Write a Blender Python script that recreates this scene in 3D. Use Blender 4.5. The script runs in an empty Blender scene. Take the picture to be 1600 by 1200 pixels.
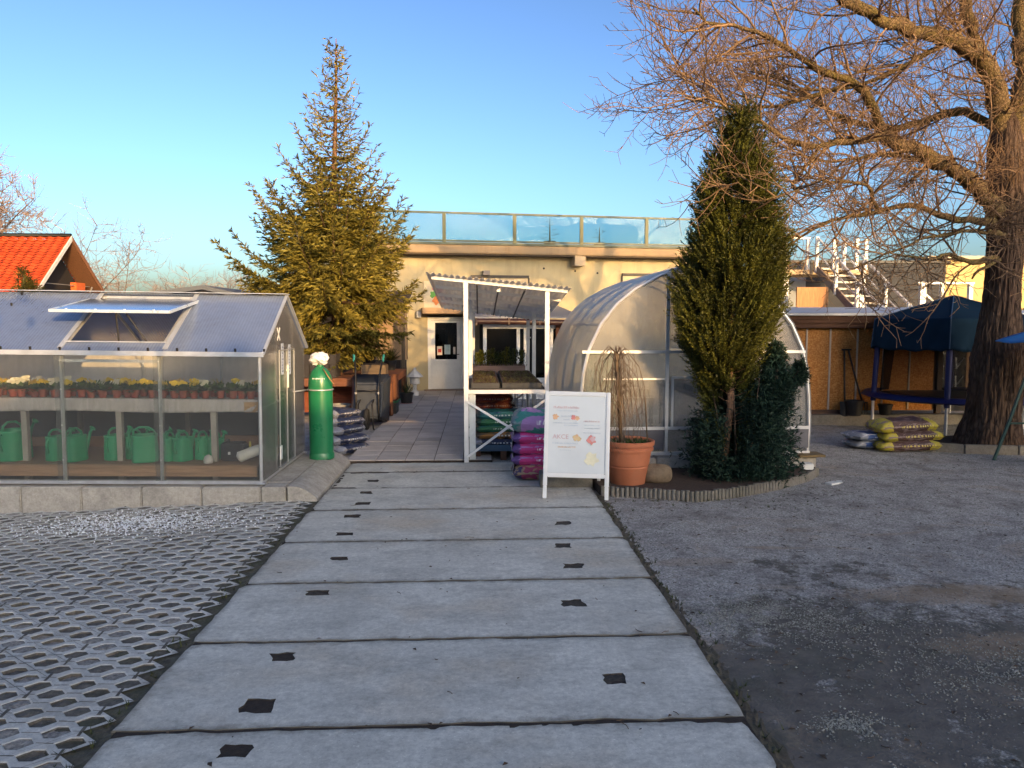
import bpy, bmesh, math, random
import numpy as np
from mathutils import Vector, Matrix, Euler
from mathutils import noise as mnoise
R = math.radians
rng = random.Random(7)
SC = bpy.context.scene
COL = SC.collection

# ------------------------------------------------------------------ tagging
def tag(o, label, cat, group=None):
    o['label'] = label
    o['category'] = cat
    if group:
        o['group'] = group
    return o

def structure(o):
    o['kind'] = 'structure'
    return o

def thing(name, label, cat, loc=(0, 0, 0), group=None):
    o = bpy.data.objects.new(name, None)
    o.empty_display_size = .1
    COL.objects.link(o)
    o.location = loc
    return tag(o, label, cat, group)

def wloc(o):
    v = Vector((0, 0, 0))
    while o is not None:
        v += Vector(o.location)
        o = o.parent
    return v

def kids(o):
    return [c for c in bpy.data.objects if c.parent == o]

def dup(root, loc=None, rot=None, label=None, parent=None):
    c = root.copy()
    COL.objects.link(c)
    if parent is not None:
        c.parent = parent
    if loc is not None:
        c.location = loc
    if rot is not None:
        c.rotation_euler = rot
    if label:
        c['label'] = label
    for ch in kids(root):
        if ch is not c:
            dup(ch, parent=c)
    return c

# ------------------------------------------------------------------ mesh builder
class MB:
    def __init__(s):
        s.v = []; s.f = []; s.m = []; s.var = []; s.cm = 0; s.cv = 1.0
    def add(s, vs, fs):
        o = len(s.v)
        s.v += [tuple(p) for p in vs]
        s.var += [s.cv] * len(vs)
        for f in fs:
            s.f.append(tuple(i + o for i in f)); s.m.append(s.cm)
        return s
    def obox(s, c, size, rot=None):
        hx, hy, hz = size[0] / 2, size[1] / 2, size[2] / 2
        M = rot if rot is not None else Matrix.Identity(3)
        c = Vector(c)
        vs = [c + M @ Vector((x * hx, y * hy, z * hz)) for x in (-1, 1) for y in (-1, 1) for z in (-1, 1)]
        return s.add(vs, [(0, 1, 3, 2), (4, 6, 7, 5), (0, 4, 5, 1), (2, 3, 7, 6), (0, 2, 6, 4), (1, 5, 7, 3)])
    def box(s, x0, y0, z0, x1, y1, z1):
        return s.obox(((x0 + x1) / 2, (y0 + y1) / 2, (z0 + z1) / 2), (abs(x1 - x0), abs(y1 - y0), abs(z1 - z0)))
    def bar(s, p0, p1, w, h=None, up=(0, 0, 1)):
        h = h or w
        p0, p1 = Vector(p0), Vector(p1)
        d = (p1 - p0); L = d.length; d.normalize()
        u = Vector(up)
        if abs(d.dot(u)) > .98:
            u = Vector((0, 1, 0))
        a = d.cross(u).normalized(); b = a.cross(d).normalized()
        M = Matrix((d, a, b)).transposed()
        return s.obox((p0 + p1) / 2, (L, w, h), M)
    def tube(s, pts, rs, n=8, caps=True):
        pts = [Vector(p) for p in pts]
        if not hasattr(rs, '__len__'):
            rs = [rs] * len(pts)
        rings = []; a = None
        for i, p in enumerate(pts):
            d = (pts[min(i + 1, len(pts) - 1)] - pts[max(i - 1, 0)])
            if d.length < 1e-9: d = Vector((0, 0, 1))
            d.normalize()
            if a is None:
                a = d.orthogonal().normalized()
            else:
                a = a - d * a.dot(d)
                a = a.normalized() if a.length > 1e-6 else d.orthogonal().normalized()
            b = d.cross(a)
            rings += [p + (a * math.cos(2 * math.pi * k / n) + b * math.sin(2 * math.pi * k / n)) * rs[i] for k in range(n)]
        fs = []
        for i in range(len(pts) - 1):
            for k in range(n):
                k2 = (k + 1) % n
                fs.append((i * n + k, i * n + k2, (i + 1) * n + k2, (i + 1) * n + k))
        if caps:
            fs.append(tuple(range(n))[::-1]); e = (len(pts) - 1) * n
            fs.append(tuple(range(e, e + n)))
        return s.add(rings, fs)
    def cyl(s, p0, p1, r0, r1=None, n=12):
        return s.tube([p0, p1], [r0, r1 if r1 is not None else r0], n)
    def lathe(s, prof, c=(0, 0, 0), n=24):
        vs = []; fs = []
        for r, z in prof:
            vs += [(c[0] + r * math.cos(2 * math.pi * k / n), c[1] + r * math.sin(2 * math.pi * k / n), c[2] + z) for k in range(n)]
        for i in range(len(prof) - 1):
            for k in range(n):
                k2 = (k + 1) % n
                fs.append((i * n + k, i * n + k2, (i + 1) * n + k2, (i + 1) * n + k))
        if prof[0][0] > 1e-4: fs.append(tuple(range(n))[::-1])
        if prof[-1][0] > 1e-4:
            e = (len(prof) - 1) * n; fs.append(tuple(range(e, e + n)))
        return s.add(vs, fs)
    def prism(s, poly, vec):
        n = len(poly); vec = Vector(vec)
        vs = [Vector(p) for p in poly] + [Vector(p) + vec for p in poly]
        fs = [tuple(range(n))[::-1], tuple(range(n, 2 * n))]
        fs += [(i, (i + 1) % n, n + (i + 1) % n, n + i) for i in range(n)]
        return s.add(vs, fs)
    def grid(s, fn, nu, nv, thick=None):
        vs = [fn(i / nu, j / nv) for i in range(nu + 1) for j in range(nv + 1)]
        w = nv + 1
        fs = [(i * w + j, (i + 1) * w + j, (i + 1) * w + j + 1, i * w + j + 1) for i in range(nu) for j in range(nv)]
        return s.add(vs, fs)
    def build(s, name, mats, parent=None, smooth=False, bevel=0, loc=None, solid=0):
        if not isinstance(mats, (list, tuple)): mats = [mats]
        off = wloc(parent) if parent is not None else Vector(loc if loc is not None else (0, 0, 0))
        me = bpy.data.meshes.new(name)
        me.from_pydata([(p[0] - off[0], p[1] - off[1], p[2] - off[2]) for p in s.v], [], s.f)
        for m in mats: me.materials.append(m)
        if len(mats) > 1: me.polygons.foreach_set('material_index', s.m)
        if any(abs(x - 1) > 1e-6 for x in s.var):
            at = me.attributes.new('var', 'FLOAT', 'POINT'); at.data.foreach_set('value', s.var)
        if bevel or len(s.f) < 30000:
            bm = bmesh.new(); bm.from_mesh(me)
            bmesh.ops.recalc_face_normals(bm, faces=bm.faces)
            if bevel:
                ed = [e for e in bm.edges if len(e.link_faces) == 2 and e.calc_face_angle(0) > .6]
                bmesh.ops.bevel(bm, geom=ed, offset=bevel, segments=2, affect='EDGES', clamp_overlap=True)
            bm.to_mesh(me); bm.free()
        if smooth:
            me.polygons.foreach_set('use_smooth', [True] * len(me.polygons))
            if smooth == 'auto':
                me.set_sharp_from_angle(angle=R(38))
        o = bpy.data.objects.new(name, me)
        COL.objects.link(o)
        if parent is not None: o.parent = parent
        else: o.location = off
        if solid:
            md = o.modifiers.new('thick', 'SOLIDIFY'); md.thickness = solid
        return o

def np_mesh(name, V, F, mat, parent=None, var=None, loc=(0, 0, 0), smooth=False):
    off = np.array(wloc(parent) if parent is not None else Vector(loc), dtype=np.float32)
    V = np.asarray(V, dtype=np.float32) - off
    F = np.asarray(F, dtype=np.int32)
    k = F.shape[1]
    me = bpy.data.meshes.new(name)
    me.vertices.add(len(V)); me.vertices.foreach_set('co', V.ravel())
    me.loops.add(F.size); me.loops.foreach_set('vertex_index', F.ravel())
    me.polygons.add(len(F))
    me.polygons.foreach_set('loop_start', np.arange(0, F.size, k, dtype=np.int32))
    me.polygons.foreach_set('loop_total', np.full(len(F), k, dtype=np.int32))
    if smooth: me.polygons.foreach_set('use_smooth', np.ones(len(F), dtype=bool))
    me.materials.append(mat)
    if var is not None:
        at = me.attributes.new('var', 'FLOAT', 'POINT'); at.data.foreach_set('value', np.asarray(var, dtype=np.float32))
    me.update(); me.validate()
    o = bpy.data.objects.new(name, me)
    COL.objects.link(o)
    if parent is not None: o.parent = parent
    else: o.location = loc
    return o

def text_mesh(name, body, size, mat, parent, mtx, align='CENTER', depth=.0015):
    cu = bpy.data.curves.new('lettering', 'FONT'); cu.body = body; cu.size = size
    cu.align_x = align; cu.extrude = depth
    t = bpy.data.objects.new('lettering', cu); COL.objects.link(t)
    bpy.context.view_layer.update()
    me = bpy.data.meshes.new_from_object(t.evaluated_get(bpy.context.evaluated_depsgraph_get()))
    bpy.data.objects.remove(t)
    me.transform(mtx); me.materials.clear(); me.materials.append(mat)
    o = bpy.data.objects.new(name, me); COL.objects.link(o); o.parent = parent
    return o

# ------------------------------------------------------------------ materials
def S(r, g, b):
    f = lambda c: (c / 255 / 12.92) if c / 255 <= .04045 else ((c / 255 + .055) / 1.055) ** 2.4
    return (f(r), f(g), f(b))

class NT:
    def __init__(s, name):
        s.mat = bpy.data.materials.new(name); s.mat.use_nodes = True
        s.t = s.mat.node_tree; s.n = s.t.nodes; s.l = s.t.links
        s.b = s.n['Principled BSDF']; s.out = s.n['Material Output']
        s.tc = s.n.new('ShaderNodeTexCoord')
    def inp(s, node, i, v):
        if hasattr(v, 'is_linked') or isinstance(v, bpy.types.NodeSocket): s.l.new(v, node.inputs[i])
        else: node.inputs[i].default_value = v if not (isinstance(v, tuple) and len(v) == 3 and node.inputs[i].type == 'RGBA') else (*v, 1)
    def co(s, scale=(1, 1, 1), kind='Object'):
        m = s.n.new('ShaderNodeMapping'); m.inputs['Scale'].default_value = scale
        s.l.new(s.tc.outputs[kind], m.inputs[0]); return m.outputs[0]
    def noise(s, scale, detail=4, rough=.6, vec=None, dist=0):
        n = s.n.new('ShaderNodeTexNoise'); n.inputs['Scale'].default_value = scale
        n.inputs['Detail'].default_value = detail; n.inputs['Roughness'].default_value = rough
        n.inputs['Distortion'].default_value = dist
        s.l.new(vec if vec is not None else s.tc.outputs['Object'], n.inputs['Vector']); return n.outputs[0]
    def vor(s, scale, vec=None, feature='F1', out='Distance', rand=1):
        n = s.n.new('ShaderNodeTexVoronoi'); n.feature = feature; n.inputs['Scale'].default_value = scale
        n.inputs['Randomness'].default_value = rand
        s.l.new(vec if vec is not None else s.tc.outputs['Object'], n.inputs['Vector']); return n.outputs[out]
    def ramp(s, fac, stops, interp='LINEAR'):
        r = s.n.new('ShaderNodeValToRGB'); r.color_ramp.interpolation = interp
        e = r.color_ramp.elements
        while len(e) < len(stops): e.new(.5)
        for k, (p, c) in enumerate(stops):
            e[k].position = p; e[k].color = (*c, 1) if isinstance(c, tuple) else (c, c, c, 1)
        s.inp(r, 0, fac); return r.outputs[0]
    def mix(s, fac, a, b, mode='MIX'):
        m = s.n.new('ShaderNodeMix'); m.data_type = 'RGBA'; m.blend_type = mode
        s.inp(m, 0, fac)
        for i, v in ((6, a), (7, b)):
            if isinstance(v, tuple): m.inputs[i].default_value = (*v[:3], 1)
            elif isinstance(v, (int, float)): m.inputs[i].default_value = (v, v, v, 1)
            else: s.l.new(v, m.inputs[i])
        return m.outputs[2]
    def math(s, op, a, b=0.0, c=0.0):
        m = s.n.new('ShaderNodeMath'); m.operation = op
        s.inp(m, 0, a); s.inp(m, 1, b)
        if op in ('MULTIPLY_ADD', 'SMOOTH_MIN'): s.inp(m, 2, c)
        return m.outputs[0]
    def sep(s, vec):
        n = s.n.new('ShaderNodeSeparateXYZ'); s.l.new(vec, n.inputs[0]); return n.outputs
    def attr(s, name):
        n = s.n.new('ShaderNodeAttribute'); n.attribute_name = name; return n.outputs['Fac']
    def rand(s):
        return s.n.new('ShaderNodeObjectInfo').outputs['Random']
    def bump(s, h, strength=.5, dist=.01):
        b = s.n.new('ShaderNodeBump'); b.inputs['Strength'].default_value = strength; b.inputs['Distance'].default_value = dist
        s.inp(b, 'Height', h); s.l.new(b.outputs[0], s.b.inputs['Normal']); return b.outputs[0]
    def set(s, col=None, rough=None, metal=0, spec=None, emis=None):
        if col is not None: s.inp(s.b, 'Base Color', col)
        if rough is not None: s.inp(s.b, 'Roughness', rough)
        s.b.inputs['Metallic'].default_value = metal
        if spec is not None: s.b.inputs['Specular IOR Level'].default_value = spec
        return s.mat

_mc = {}
def M(name, base, rough=.6, metal=0, var=.18, scale=6, bump=0, bscale=60, spec=.4, attr=False, stretch=(1, 1, 1), dirt=0, dirtcol=(.05, .045, .035)):
    if name in _mc: return _mc[name]
    t = NT(name)
    v = t.co(stretch)
    n = t.noise(scale, 5, .65, v)
    c = t.mix(t.ramp(n, [(.25, 0.), (.75, 1.)]), tuple(x * (1 - var) for x in base), tuple(min(1, x * (1 + var)) for x in base))
    if dirt:
        d = t.ramp(t.noise(scale * .4 + .8, 6, .7, v), [(.48, 0.), (.72, dirt)])
        c = t.mix(d, c, dirtcol)
    if attr:
        a = t.attr('var')
        c = t.mix(1., c, a, 'MULTIPLY')
    if bump: t.bump(t.noise(bscale, 4, .6, v), bump, .01)
    rr = t.ramp(n, [(.2, max(0, rough - .1)), (.8, min(1, rough + .1))])
    _mc[name] = t.set(c, rr, metal, spec)
    return _mc[name]

def wood(name, base, axis='x', rough=.7, var=.35):
    st = {'x': (1.2, 14, 14), 'y': (14, 1.2, 14), 'z': (14, 14, 1.2)}[axis]
    return M(name, base, rough, 0, var, 2.2, .25, 6, .25, stretch=st, dirt=.35, dirtcol=tuple(x * .35 for x in base))

def polycarb(name, diffuse=.45, tint=(.80, .81, .80), clear=(.93, .94, .93), axis=0, pitch=.012, rough=.18, refl=.8):
    t = NT(name)
    sep = t.sep(t.tc.outputs['Object'])
    rib = t.math('SINE', t.math('MULTIPLY', sep[axis], 2 * math.pi / pitch))
    blot = t.math('ADD', t.math('MULTIPLY', t.noise(2.3, 5, .6), .6), t.math('MULTIPLY', t.noise(3.0, 6, .7, t.co((5, 5, .35))), .4))
    fac = t.math('ADD', t.math('MULTIPLY', rib, .08 * diffuse), t.math('MULTIPLY_ADD', blot, diffuse * .9, diffuse * .55))
    tr = t.n.new('ShaderNodeBsdfTransparent'); tr.inputs[0].default_value = (*clear, 1)
    di = t.n.new('ShaderNodeBsdfDiffuse'); tl = t.n.new('ShaderNodeBsdfTranslucent')
    colr = t.mix(t.ramp(t.noise(9, 6, .7), [(.45, 0.), (.8, .3)]), tint, (.45, .43, .38))
    t.l.new(colr, di.inputs[0]); t.l.new(colr, tl.inputs[0])
    m0 = t.n.new('ShaderNodeMixShader'); m0.inputs[0].default_value = .5
    t.l.new(di.outputs[0], m0.inputs[1]); t.l.new(tl.outputs[0], m0.inputs[2])
    m1 = t.n.new('ShaderNodeMixShader'); t.l.new(fac, m1.inputs[0])
    t.l.new(tr.outputs[0], m1.inputs[1]); t.l.new(m0.outputs[0], m1.inputs[2])
    gl = t.n.new('ShaderNodeBsdfGlossy'); gl.inputs['Roughness'].default_value = rough
    fr = t.n.new('ShaderNodeFresnel'); fr.inputs[0].default_value = 1.5
    wob = t.n.new('ShaderNodeBump'); wob.inputs['Strength'].default_value = .12; wob.inputs['Distance'].default_value = .02
    t.l.new(t.noise(3, 2), wob.inputs['Height'])
    t.l.new(wob.outputs[0], gl.inputs['Normal'])
    m2 = t.n.new('ShaderNodeMixShader'); t.l.new(t.math('MINIMUM', t.math('MULTIPLY', fr.outputs[0], refl), .85), m2.inputs[0])
    t.l.new(m1.outputs[0], m2.inputs[1]); t.l.new(gl.outputs[0], m2.inputs[2])
    t.l.new(m2.outputs[0], t.out.inputs[0])
    return t.mat

def glass(name, tint=(.8, .95, .95), refl=1.0, diffuse=0., dcol=(.5, .6, .6), rough=.02):
    t = NT(name)
    tr = t.n.new('ShaderNodeBsdfTransparent'); tr.inputs[0].default_value = (*tint, 1)
    di = t.n.new('ShaderNodeBsdfDiffuse'); di.inputs[0].default_value = (*dcol, 1)
    m1 = t.n.new('ShaderNodeMixShader'); m1.inputs[0].default_value = diffuse
    t.l.new(tr.outputs[0], m1.inputs[1]); t.l.new(di.outputs[0], m1.inputs[2])
    gl = t.n.new('ShaderNodeBsdfGlossy'); gl.inputs['Roughness'].default_value = rough
    fr = t.n.new('ShaderNodeFresnel'); fr.inputs[0].default_value = 1.5
    m2 = t.n.new('ShaderNodeMixShader'); t.l.new(t.math('MULTIPLY', fr.outputs[0], refl), m2.inputs[0])
    t.l.new(m1.outputs[0], m2.inputs[1]); t.l.new(gl.outputs[0], m2.inputs[2])
    t.l.new(m2.outputs[0], t.out.inputs[0])
    return t.mat

def foliage(name, base, hue2, rough=.55, trans=.25):
    t = NT(name)
    a = t.attr('var')
    c = t.mix(t.ramp(a, [(.2, 0.), (1., 1.)]), tuple(base), tuple(hue2))
    n = t.ramp(t.noise(1.7, 3), [(.3, .65), (.75, 1.25)])
    c = t.mix(1., c, n, 'MULTIPLY')
    t.set(c, rough, 0, .25)
    tl = t.n.new('ShaderNodeBsdfTranslucent'); t.l.new(c, tl.inputs[0])
    m = t.n.new('ShaderNodeMixShader'); m.inputs[0].default_value = trans
    t.l.new(t.b.outputs[0], m.inputs[1]); t.l.new(tl.outputs[0], m.inputs[2])
    t.l.new(m.outputs[0], t.out.inputs[0])
    return t.mat

def bark(name, base, hue2, scale=9, bumpd=.02, stretch=(1, 1, .22), attr=False):
    t = NT(name)
    v = t.co(stretch)
    n1 = t.noise(scale, 6, .7, v, .6)
    vo = t.vor(scale * 1.4, v, 'DISTANCE_TO_EDGE')
    h = t.math('ADD', t.math('MULTIPLY', n1, .7), t.ramp(vo, [(0., 0.), (.25, .5)]))
    c = t.mix(t.ramp(h, [(.25, 0.), (.8, 1.)]), tuple(x * .3 for x in base), base)
    c = t.mix(t.ramp(t.noise(2.2, 4), [(.45, 0.), (.7, .8)]), c, hue2)
    if attr: c = t.mix(1., c, t.attr('var'), 'MULTIPLY')
    t.bump(h, 1., bumpd)
    return t.set(c, .9, 0, .15)

def bag_mat(name, ground, band, blot, lo=.22, hi=.78, th=.56, scale=5, line=(.8, .8, .78), foil=.35):
    # printed plastic sack: ground colour at the ends, a band in the middle, blotches of print, rows of marks
    t = NT(name)
    g = t.sep(t.tc.outputs['Generated'])
    nz = t.noise(3.0, 3, .5, t.tc.outputs['Generated'])
    x = t.math('ADD', g[0], t.math('MULTIPLY_ADD', nz, .12, -.06))
    b = t.math('MULTIPLY', t.math('GREATER_THAN', x, lo), t.math('LESS_THAN', x, hi))
    c = t.mix(b, ground, band)
    bl = t.ramp(t.noise(scale, 2, .5, t.co((1, .7, .7), 'Generated'), .4), [(th, 0.), (th + .04, 1.)])
    c = t.mix(bl, c, blot)
    # row of print marks along the front side
    mk = t.noise(34, 1, .4, t.co((1, .05, .05), 'Generated'))
    row = t.math('MULTIPLY', t.math('GREATER_THAN', g[2], .40), t.math('LESS_THAN', g[2], .55))
    row = t.math('MULTIPLY', row, t.math('GREATER_THAN', mk, .5))
    row = t.math('MULTIPLY', row, t.math('MULTIPLY', t.math('GREATER_THAN', g[0], .35), t.math('LESS_THAN', g[0], .9)))
    c = t.mix(t.math('MULTIPLY', row, .8), c, line)
    wr = t.noise(7, 4, .6, t.co((1, 2.5, 2.5), 'Object'), .5)
    t.bump(t.math('ADD', wr, t.math('MULTIPLY', t.noise(16, 5, .65, t.co((1, 2, 2)), 1.2), .6)), 1., .03)
    return t.set(c, foil, 0, .5)
# ------------------------------------------------------------------ light, sky, camera
SUN_AZ, SUN_EL = 155, 11.0
w = bpy.data.worlds.new('World'); SC.world = w; w.use_nodes = True
sky = w.node_tree.nodes.new('ShaderNodeTexSky'); sky.sky_type = 'NISHITA'; sky.sun_disc = False
sky.sun_elevation = R(SUN_EL); sky.sun_rotation = R(SUN_AZ)
sky.air_density = .92; sky.dust_density = 3.0; sky.ozone_density = 2.5; sky.altitude = 250
bg = w.node_tree.nodes['Background']; bg.inputs[1].default_value = .08
gm = w.node_tree.nodes.new('ShaderNodeGamma'); gm.inputs[1].default_value = 1.46
tn_ = w.node_tree.nodes.new('ShaderNodeMix'); tn_.data_type = 'RGBA'; tn_.blend_type = 'MULTIPLY'; tn_.inputs[0].default_value = 1; tn_.inputs[7].default_value = (1.0, .985, .99, 1)
w.node_tree.links.new(sky.outputs[0], gm.inputs[0]); w.node_tree.links.new(gm.outputs[0], tn_.inputs[6]); hs_n = w.node_tree.nodes.new('ShaderNodeHueSaturation'); hs_n.inputs['Saturation'].default_value = .95
w.node_tree.links.new(tn_.outputs[2], hs_n.inputs['Color']); w.node_tree.links.new(hs_n.outputs[0], bg.inputs[0])
sl = bpy.data.lights.new('sun', 'SUN'); sl.energy = 2.8; sl.angle = R(.5); sl.color = (1.0, .60, .24)
so = bpy.data.objects.new('sun', sl); COL.objects.link(so)
a, e = R(SUN_AZ), R(SUN_EL)
SUNV = Vector((math.sin(a) * math.cos(e), math.cos(a) * math.cos(e), math.sin(e)))
so.rotation_euler = (-SUNV).to_track_quat('-Z', 'Y').to_euler(); so.location = SUNV * 60
SC.view_settings.view_transform = 'Standard'; SC.view_settings.look = 'None'
SC.view_settings.exposure = 1.18; SC.view_settings.gamma = 1

cam = bpy.data.cameras.new('camera'); co = bpy.data.objects.new('camera', cam); COL.objects.link(co)
cam.sensor_width = 36; cam.lens = 36 * 1164 / 1600; cam.clip_end = 3000; cam.clip_start = .05
co.location = (0, 0, 1.9); co.rotation_euler = (R(90 - 4.8125), 0, R(-2.558))
SC.camera = co
SC.cycles.max_bounces = 10; SC.cycles.transparent_max_bounces = 40
SC.cycles.diffuse_bounces = 3; SC.cycles.glossy_bounces = 3
SC.cycles.use_denoising = True

# ------------------------------------------------------------------ shared materials
WHITE = M('white_paint', (.72, .72, .70), .4, var=.06, dirt=.25, dirtcol=(.4, .38, .34))
GALV = M('galvanised', (.55, .56, .57), .38, .6, .15, 12)
ALU = M('aluminium', (.62, .63, .64), .35, .5, .08)
DKGREEN = M('dark_green_paint', (.010, .036, .024), .45)
BLACK = M('black_plastic', (.015, .015, .017), .5)
NAVY = M('navy_plastic', (.022, .030, .045), .45, dirt=.3, dirtcol=(.08, .075, .07))
BROWN = wood('brown_stained_wood', (.16, .065, .035), 'x')
BROWNZ = wood('brown_stained_post', (.16, .065, .035), 'z')
GREYWOOD = wood('grey_wood', (.20, .18, .16), 'x')
PINEW = wood('pine_board', (.36, .22, .13), 'x')
TERRA = M('terracotta', (.40, .135, .065), .75, var=.15, scale=5, bump=.1, dirt=.35, dirtcol=(.28, .15, .10))
SOIL = M('soil', (.035, .025, .018), .95, var=.5, scale=30, bump=.8, bscale=45)
DKMETAL = M('dark_metal', (.03, .03, .032), .45, .6)
RUBBER = M('rubber', (.02, .02, .02), .8)

def concrete(name, base, warm=(.36, .30, .22), wamt=.45, bump=.35, dark=.5, edge=False):
    t = NT(name)
    n = t.noise(1.4, 6, .65); f = t.noise(60, 4, .7); m = t.noise(7, 5, .65)
    c = t.mix(t.ramp(n, [(.3, 0.), (.7, 1.)]), tuple(x * .86 for x in base), tuple(x * 1.12 for x in base))
    c = t.mix(t.ramp(t.noise(.75, 4, .6, t.co((1, 1.3, 1))), [(.50, 0.), (.68, wamt)]), c, warm)
    c = t.mix(t.ramp(m, [(.55, 0.), (.8, dark * .5)]), c, tuple(x * .55 for x in base))
    c = t.mix(t.ramp(f, [(.56, 0.), (.7, dark)]), c, tuple(x * .5 for x in base))
    c = t.mix(t.ramp(t.noise(85, 2), [(.66, 0.), (.72, .5)]), c, tuple(min(1, x * 1.7) for x in base))
    c = t.mix(t.ramp(t.noise(2.1, 8, .78, t.co((1, 1.6, 1))), [(.47, 0.), (.62, .62)]), c, tuple(x * .60 for x in base))
    c = t.mix(1., c, t.ramp(t.noise(24, 6, .8), [(.36, .80), (.64, 1.14)]), 'MULTIPLY')
    if edge:                     # grime creeping in from the joints
        e_ = t.math('SUBTRACT', 1.0, t.attr('var'))
        e_ = t.ramp(t.math('ADD', e_, t.math('MULTIPLY_ADD', t.noise(9, 6, .75), 1.1, -.75)), [(.25, 0.), (.75, .7), (1., .97)])
        c = t.mix(e_, c, (.085, .075, .058))
        c = t.mix(t.ramp(t.noise(1.0, 5, .7, t.co((2.6, .35, 1))), [(.52, 0.), (.66, .30)]), c, tuple(x * .62 for x in base))
    t.bump(t.math('ADD', f, t.math('MULTIPLY', m, .6)), bump, .004)
    return t.set(c, .88, 0, .25)
CONC = concrete('slab_concrete', (.60, .58, .505), warm=(.50, .41, .29), wamt=.7, edge=True)
CONC2 = concrete('paver_concrete', (.56, .545, .49), warm=(.40, .34, .25), wamt=.25, dark=.35)
CONCK = concrete('kerb_concrete', (.42, .39, .34), warm=(.22, .20, .13), wamt=.4)
CONCD = concrete('old_concrete', (.20, .185, .16), warm=(.10, .09, .05), wamt=.7)
TILE = concrete('walkway_concrete', (.37, .335, .30), warm=(.30, .24, .19), wamt=.5)

# ------------------------------------------------------------------ ground
def ground_mat():
    t = NT('gravel_ground')
    p = t.tc.outputs['Object']
    g = t.sep(p)
    mid = t.noise(8, 6, .7); big = t.noise(.55, 5, .62)
    v1 = t.vor(75, None, 'F1', 'Color'); v2 = t.vor(130, None, 'F1', 'Color')
    stone = t.ramp(v1, [(.05, (.12, .115, .105)), (.5, (.37, .35, .315)), (.95, (.70, .66, .60))])
    stone = t.mix(.45, stone, t.ramp(v2, [(.1, (.16, .15, .14)), (.9, (.52, .49, .45))]))
    stone = t.mix(t.ramp(t.noise(2.6, 7, .75), [(.46, 0.), (.68, .75)]), stone, (.13, .115, .10))
    soil = t.mix(t.ramp(mid, [(.3, 0.), (.7, 1.)]), (.095, .085, .075), (.175, .155, .13))
    soil = t.mix(t.ramp(t.noise(1.9, 6, .7), [(.5, 0.), (.66, .6)]), soil, (.075, .080, .060))
    sand = t.mix(t.noise(40, 3, .7), (.26, .185, .115), (.40, .30, .20))
    # bare soil lies towards the road end of the yard, gravel further in
    near = t.math('MULTIPLY_ADD', g[1], -.42, 2.42)
    m = t.math('ADD', near, t.math('MULTIPLY_ADD', big, 2.8, -1.4))
    m = t.math('ADD', m, t.math('MULTIPLY_ADD', t.noise(4.5, 10, .82), 3.2, -1.6))
    ms = t.ramp(m, [(.35, 0.), (.62, 1.)])
    c = t.mix(ms, stone, soil)
    sp = t.ramp(t.noise(.9, 9, .78, t.co((.7, 1.5, 1)), .8), [(.53, 0.), (.68, .7)])
    c = t.mix(sp, c, sand)
    for ex, ey, rx, ry, am in ((3.4, 4.95, 1.05, .24, .6), (3.3, 4.1, .75, .24, .5), (2.5, 6.1, .40, .05, .45), (1.75, 5.75, .5, .12, .35)):
        wob = t.math('MULTIPLY_ADD', t.noise(6, 10, .82), 3.4, -1.6)
        q_ = t.math('ADD', t.math('POWER', t.math('ABSOLUTE', t.math('MULTIPLY_ADD', g[0], 1 / rx, -ex / rx)), 2.0), t.math('POWER', t.math('ABSOLUTE', t.math('MULTIPLY_ADD', g[1], 1 / ry, -ey / ry)), 2.0))
        c = t.mix(t.ramp(t.math('ADD', q_, wob), [(.4, am), (1.1, 0.)]), c, sand)
    leaf = t.ramp(t.noise(3.4, 9, .8), [(.56, 0.), (.70, .6)])
    c = t.mix(leaf, c, (.085, .065, .045))
    h = t.math('ADD', t.math('MULTIPLY', t.vor(75), t.math('MULTIPLY_ADD', ms, .5, -.7)), t.math('MULTIPLY', t.noise(30, 5, .7), .5))
    t.bump(h, .8, .014)
    return t.set(c, .92, 0, .2)
GROUND = ground_mat()

def gz(x, y):
    """height of the yard's surface"""
    h = -.03
    if x > 1.28:
        k = min(1, (x - 1.28) / .5)
        h += k * (.012 * math.sin(x * 1.7 + y * .8) + .010 * math.sin(y * 2.3 - x * .9) + .012)
    if x < -1.7 and y < 8.2:
        h = -.055 - .02 * max(0, -2.3 - x)
    return h
xs = [-900, -300, -120, -60, -30, -18, -12] + [-9 + .3 * i for i in range(78)] + [18, 30, 60, 120, 300, 900]
ys = [-300, -100, -40, -20, -8, -2, 0] + [.6 + .3 * i for i in range(66)] + [24, 30, 45, 70, 120, 300, 900, 1800]
b = MB()
b.add([(x, y, gz(x, y)) for x in xs for y in ys], [(i * len(ys) + j, (i + 1) * len(ys) + j, (i + 1) * len(ys) + j + 1, i * len(ys) + j + 1) for i in range(len(xs) - 1) for j in range(len(ys) - 1)])
structure(b.build('ground', GROUND, smooth=True))

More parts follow.
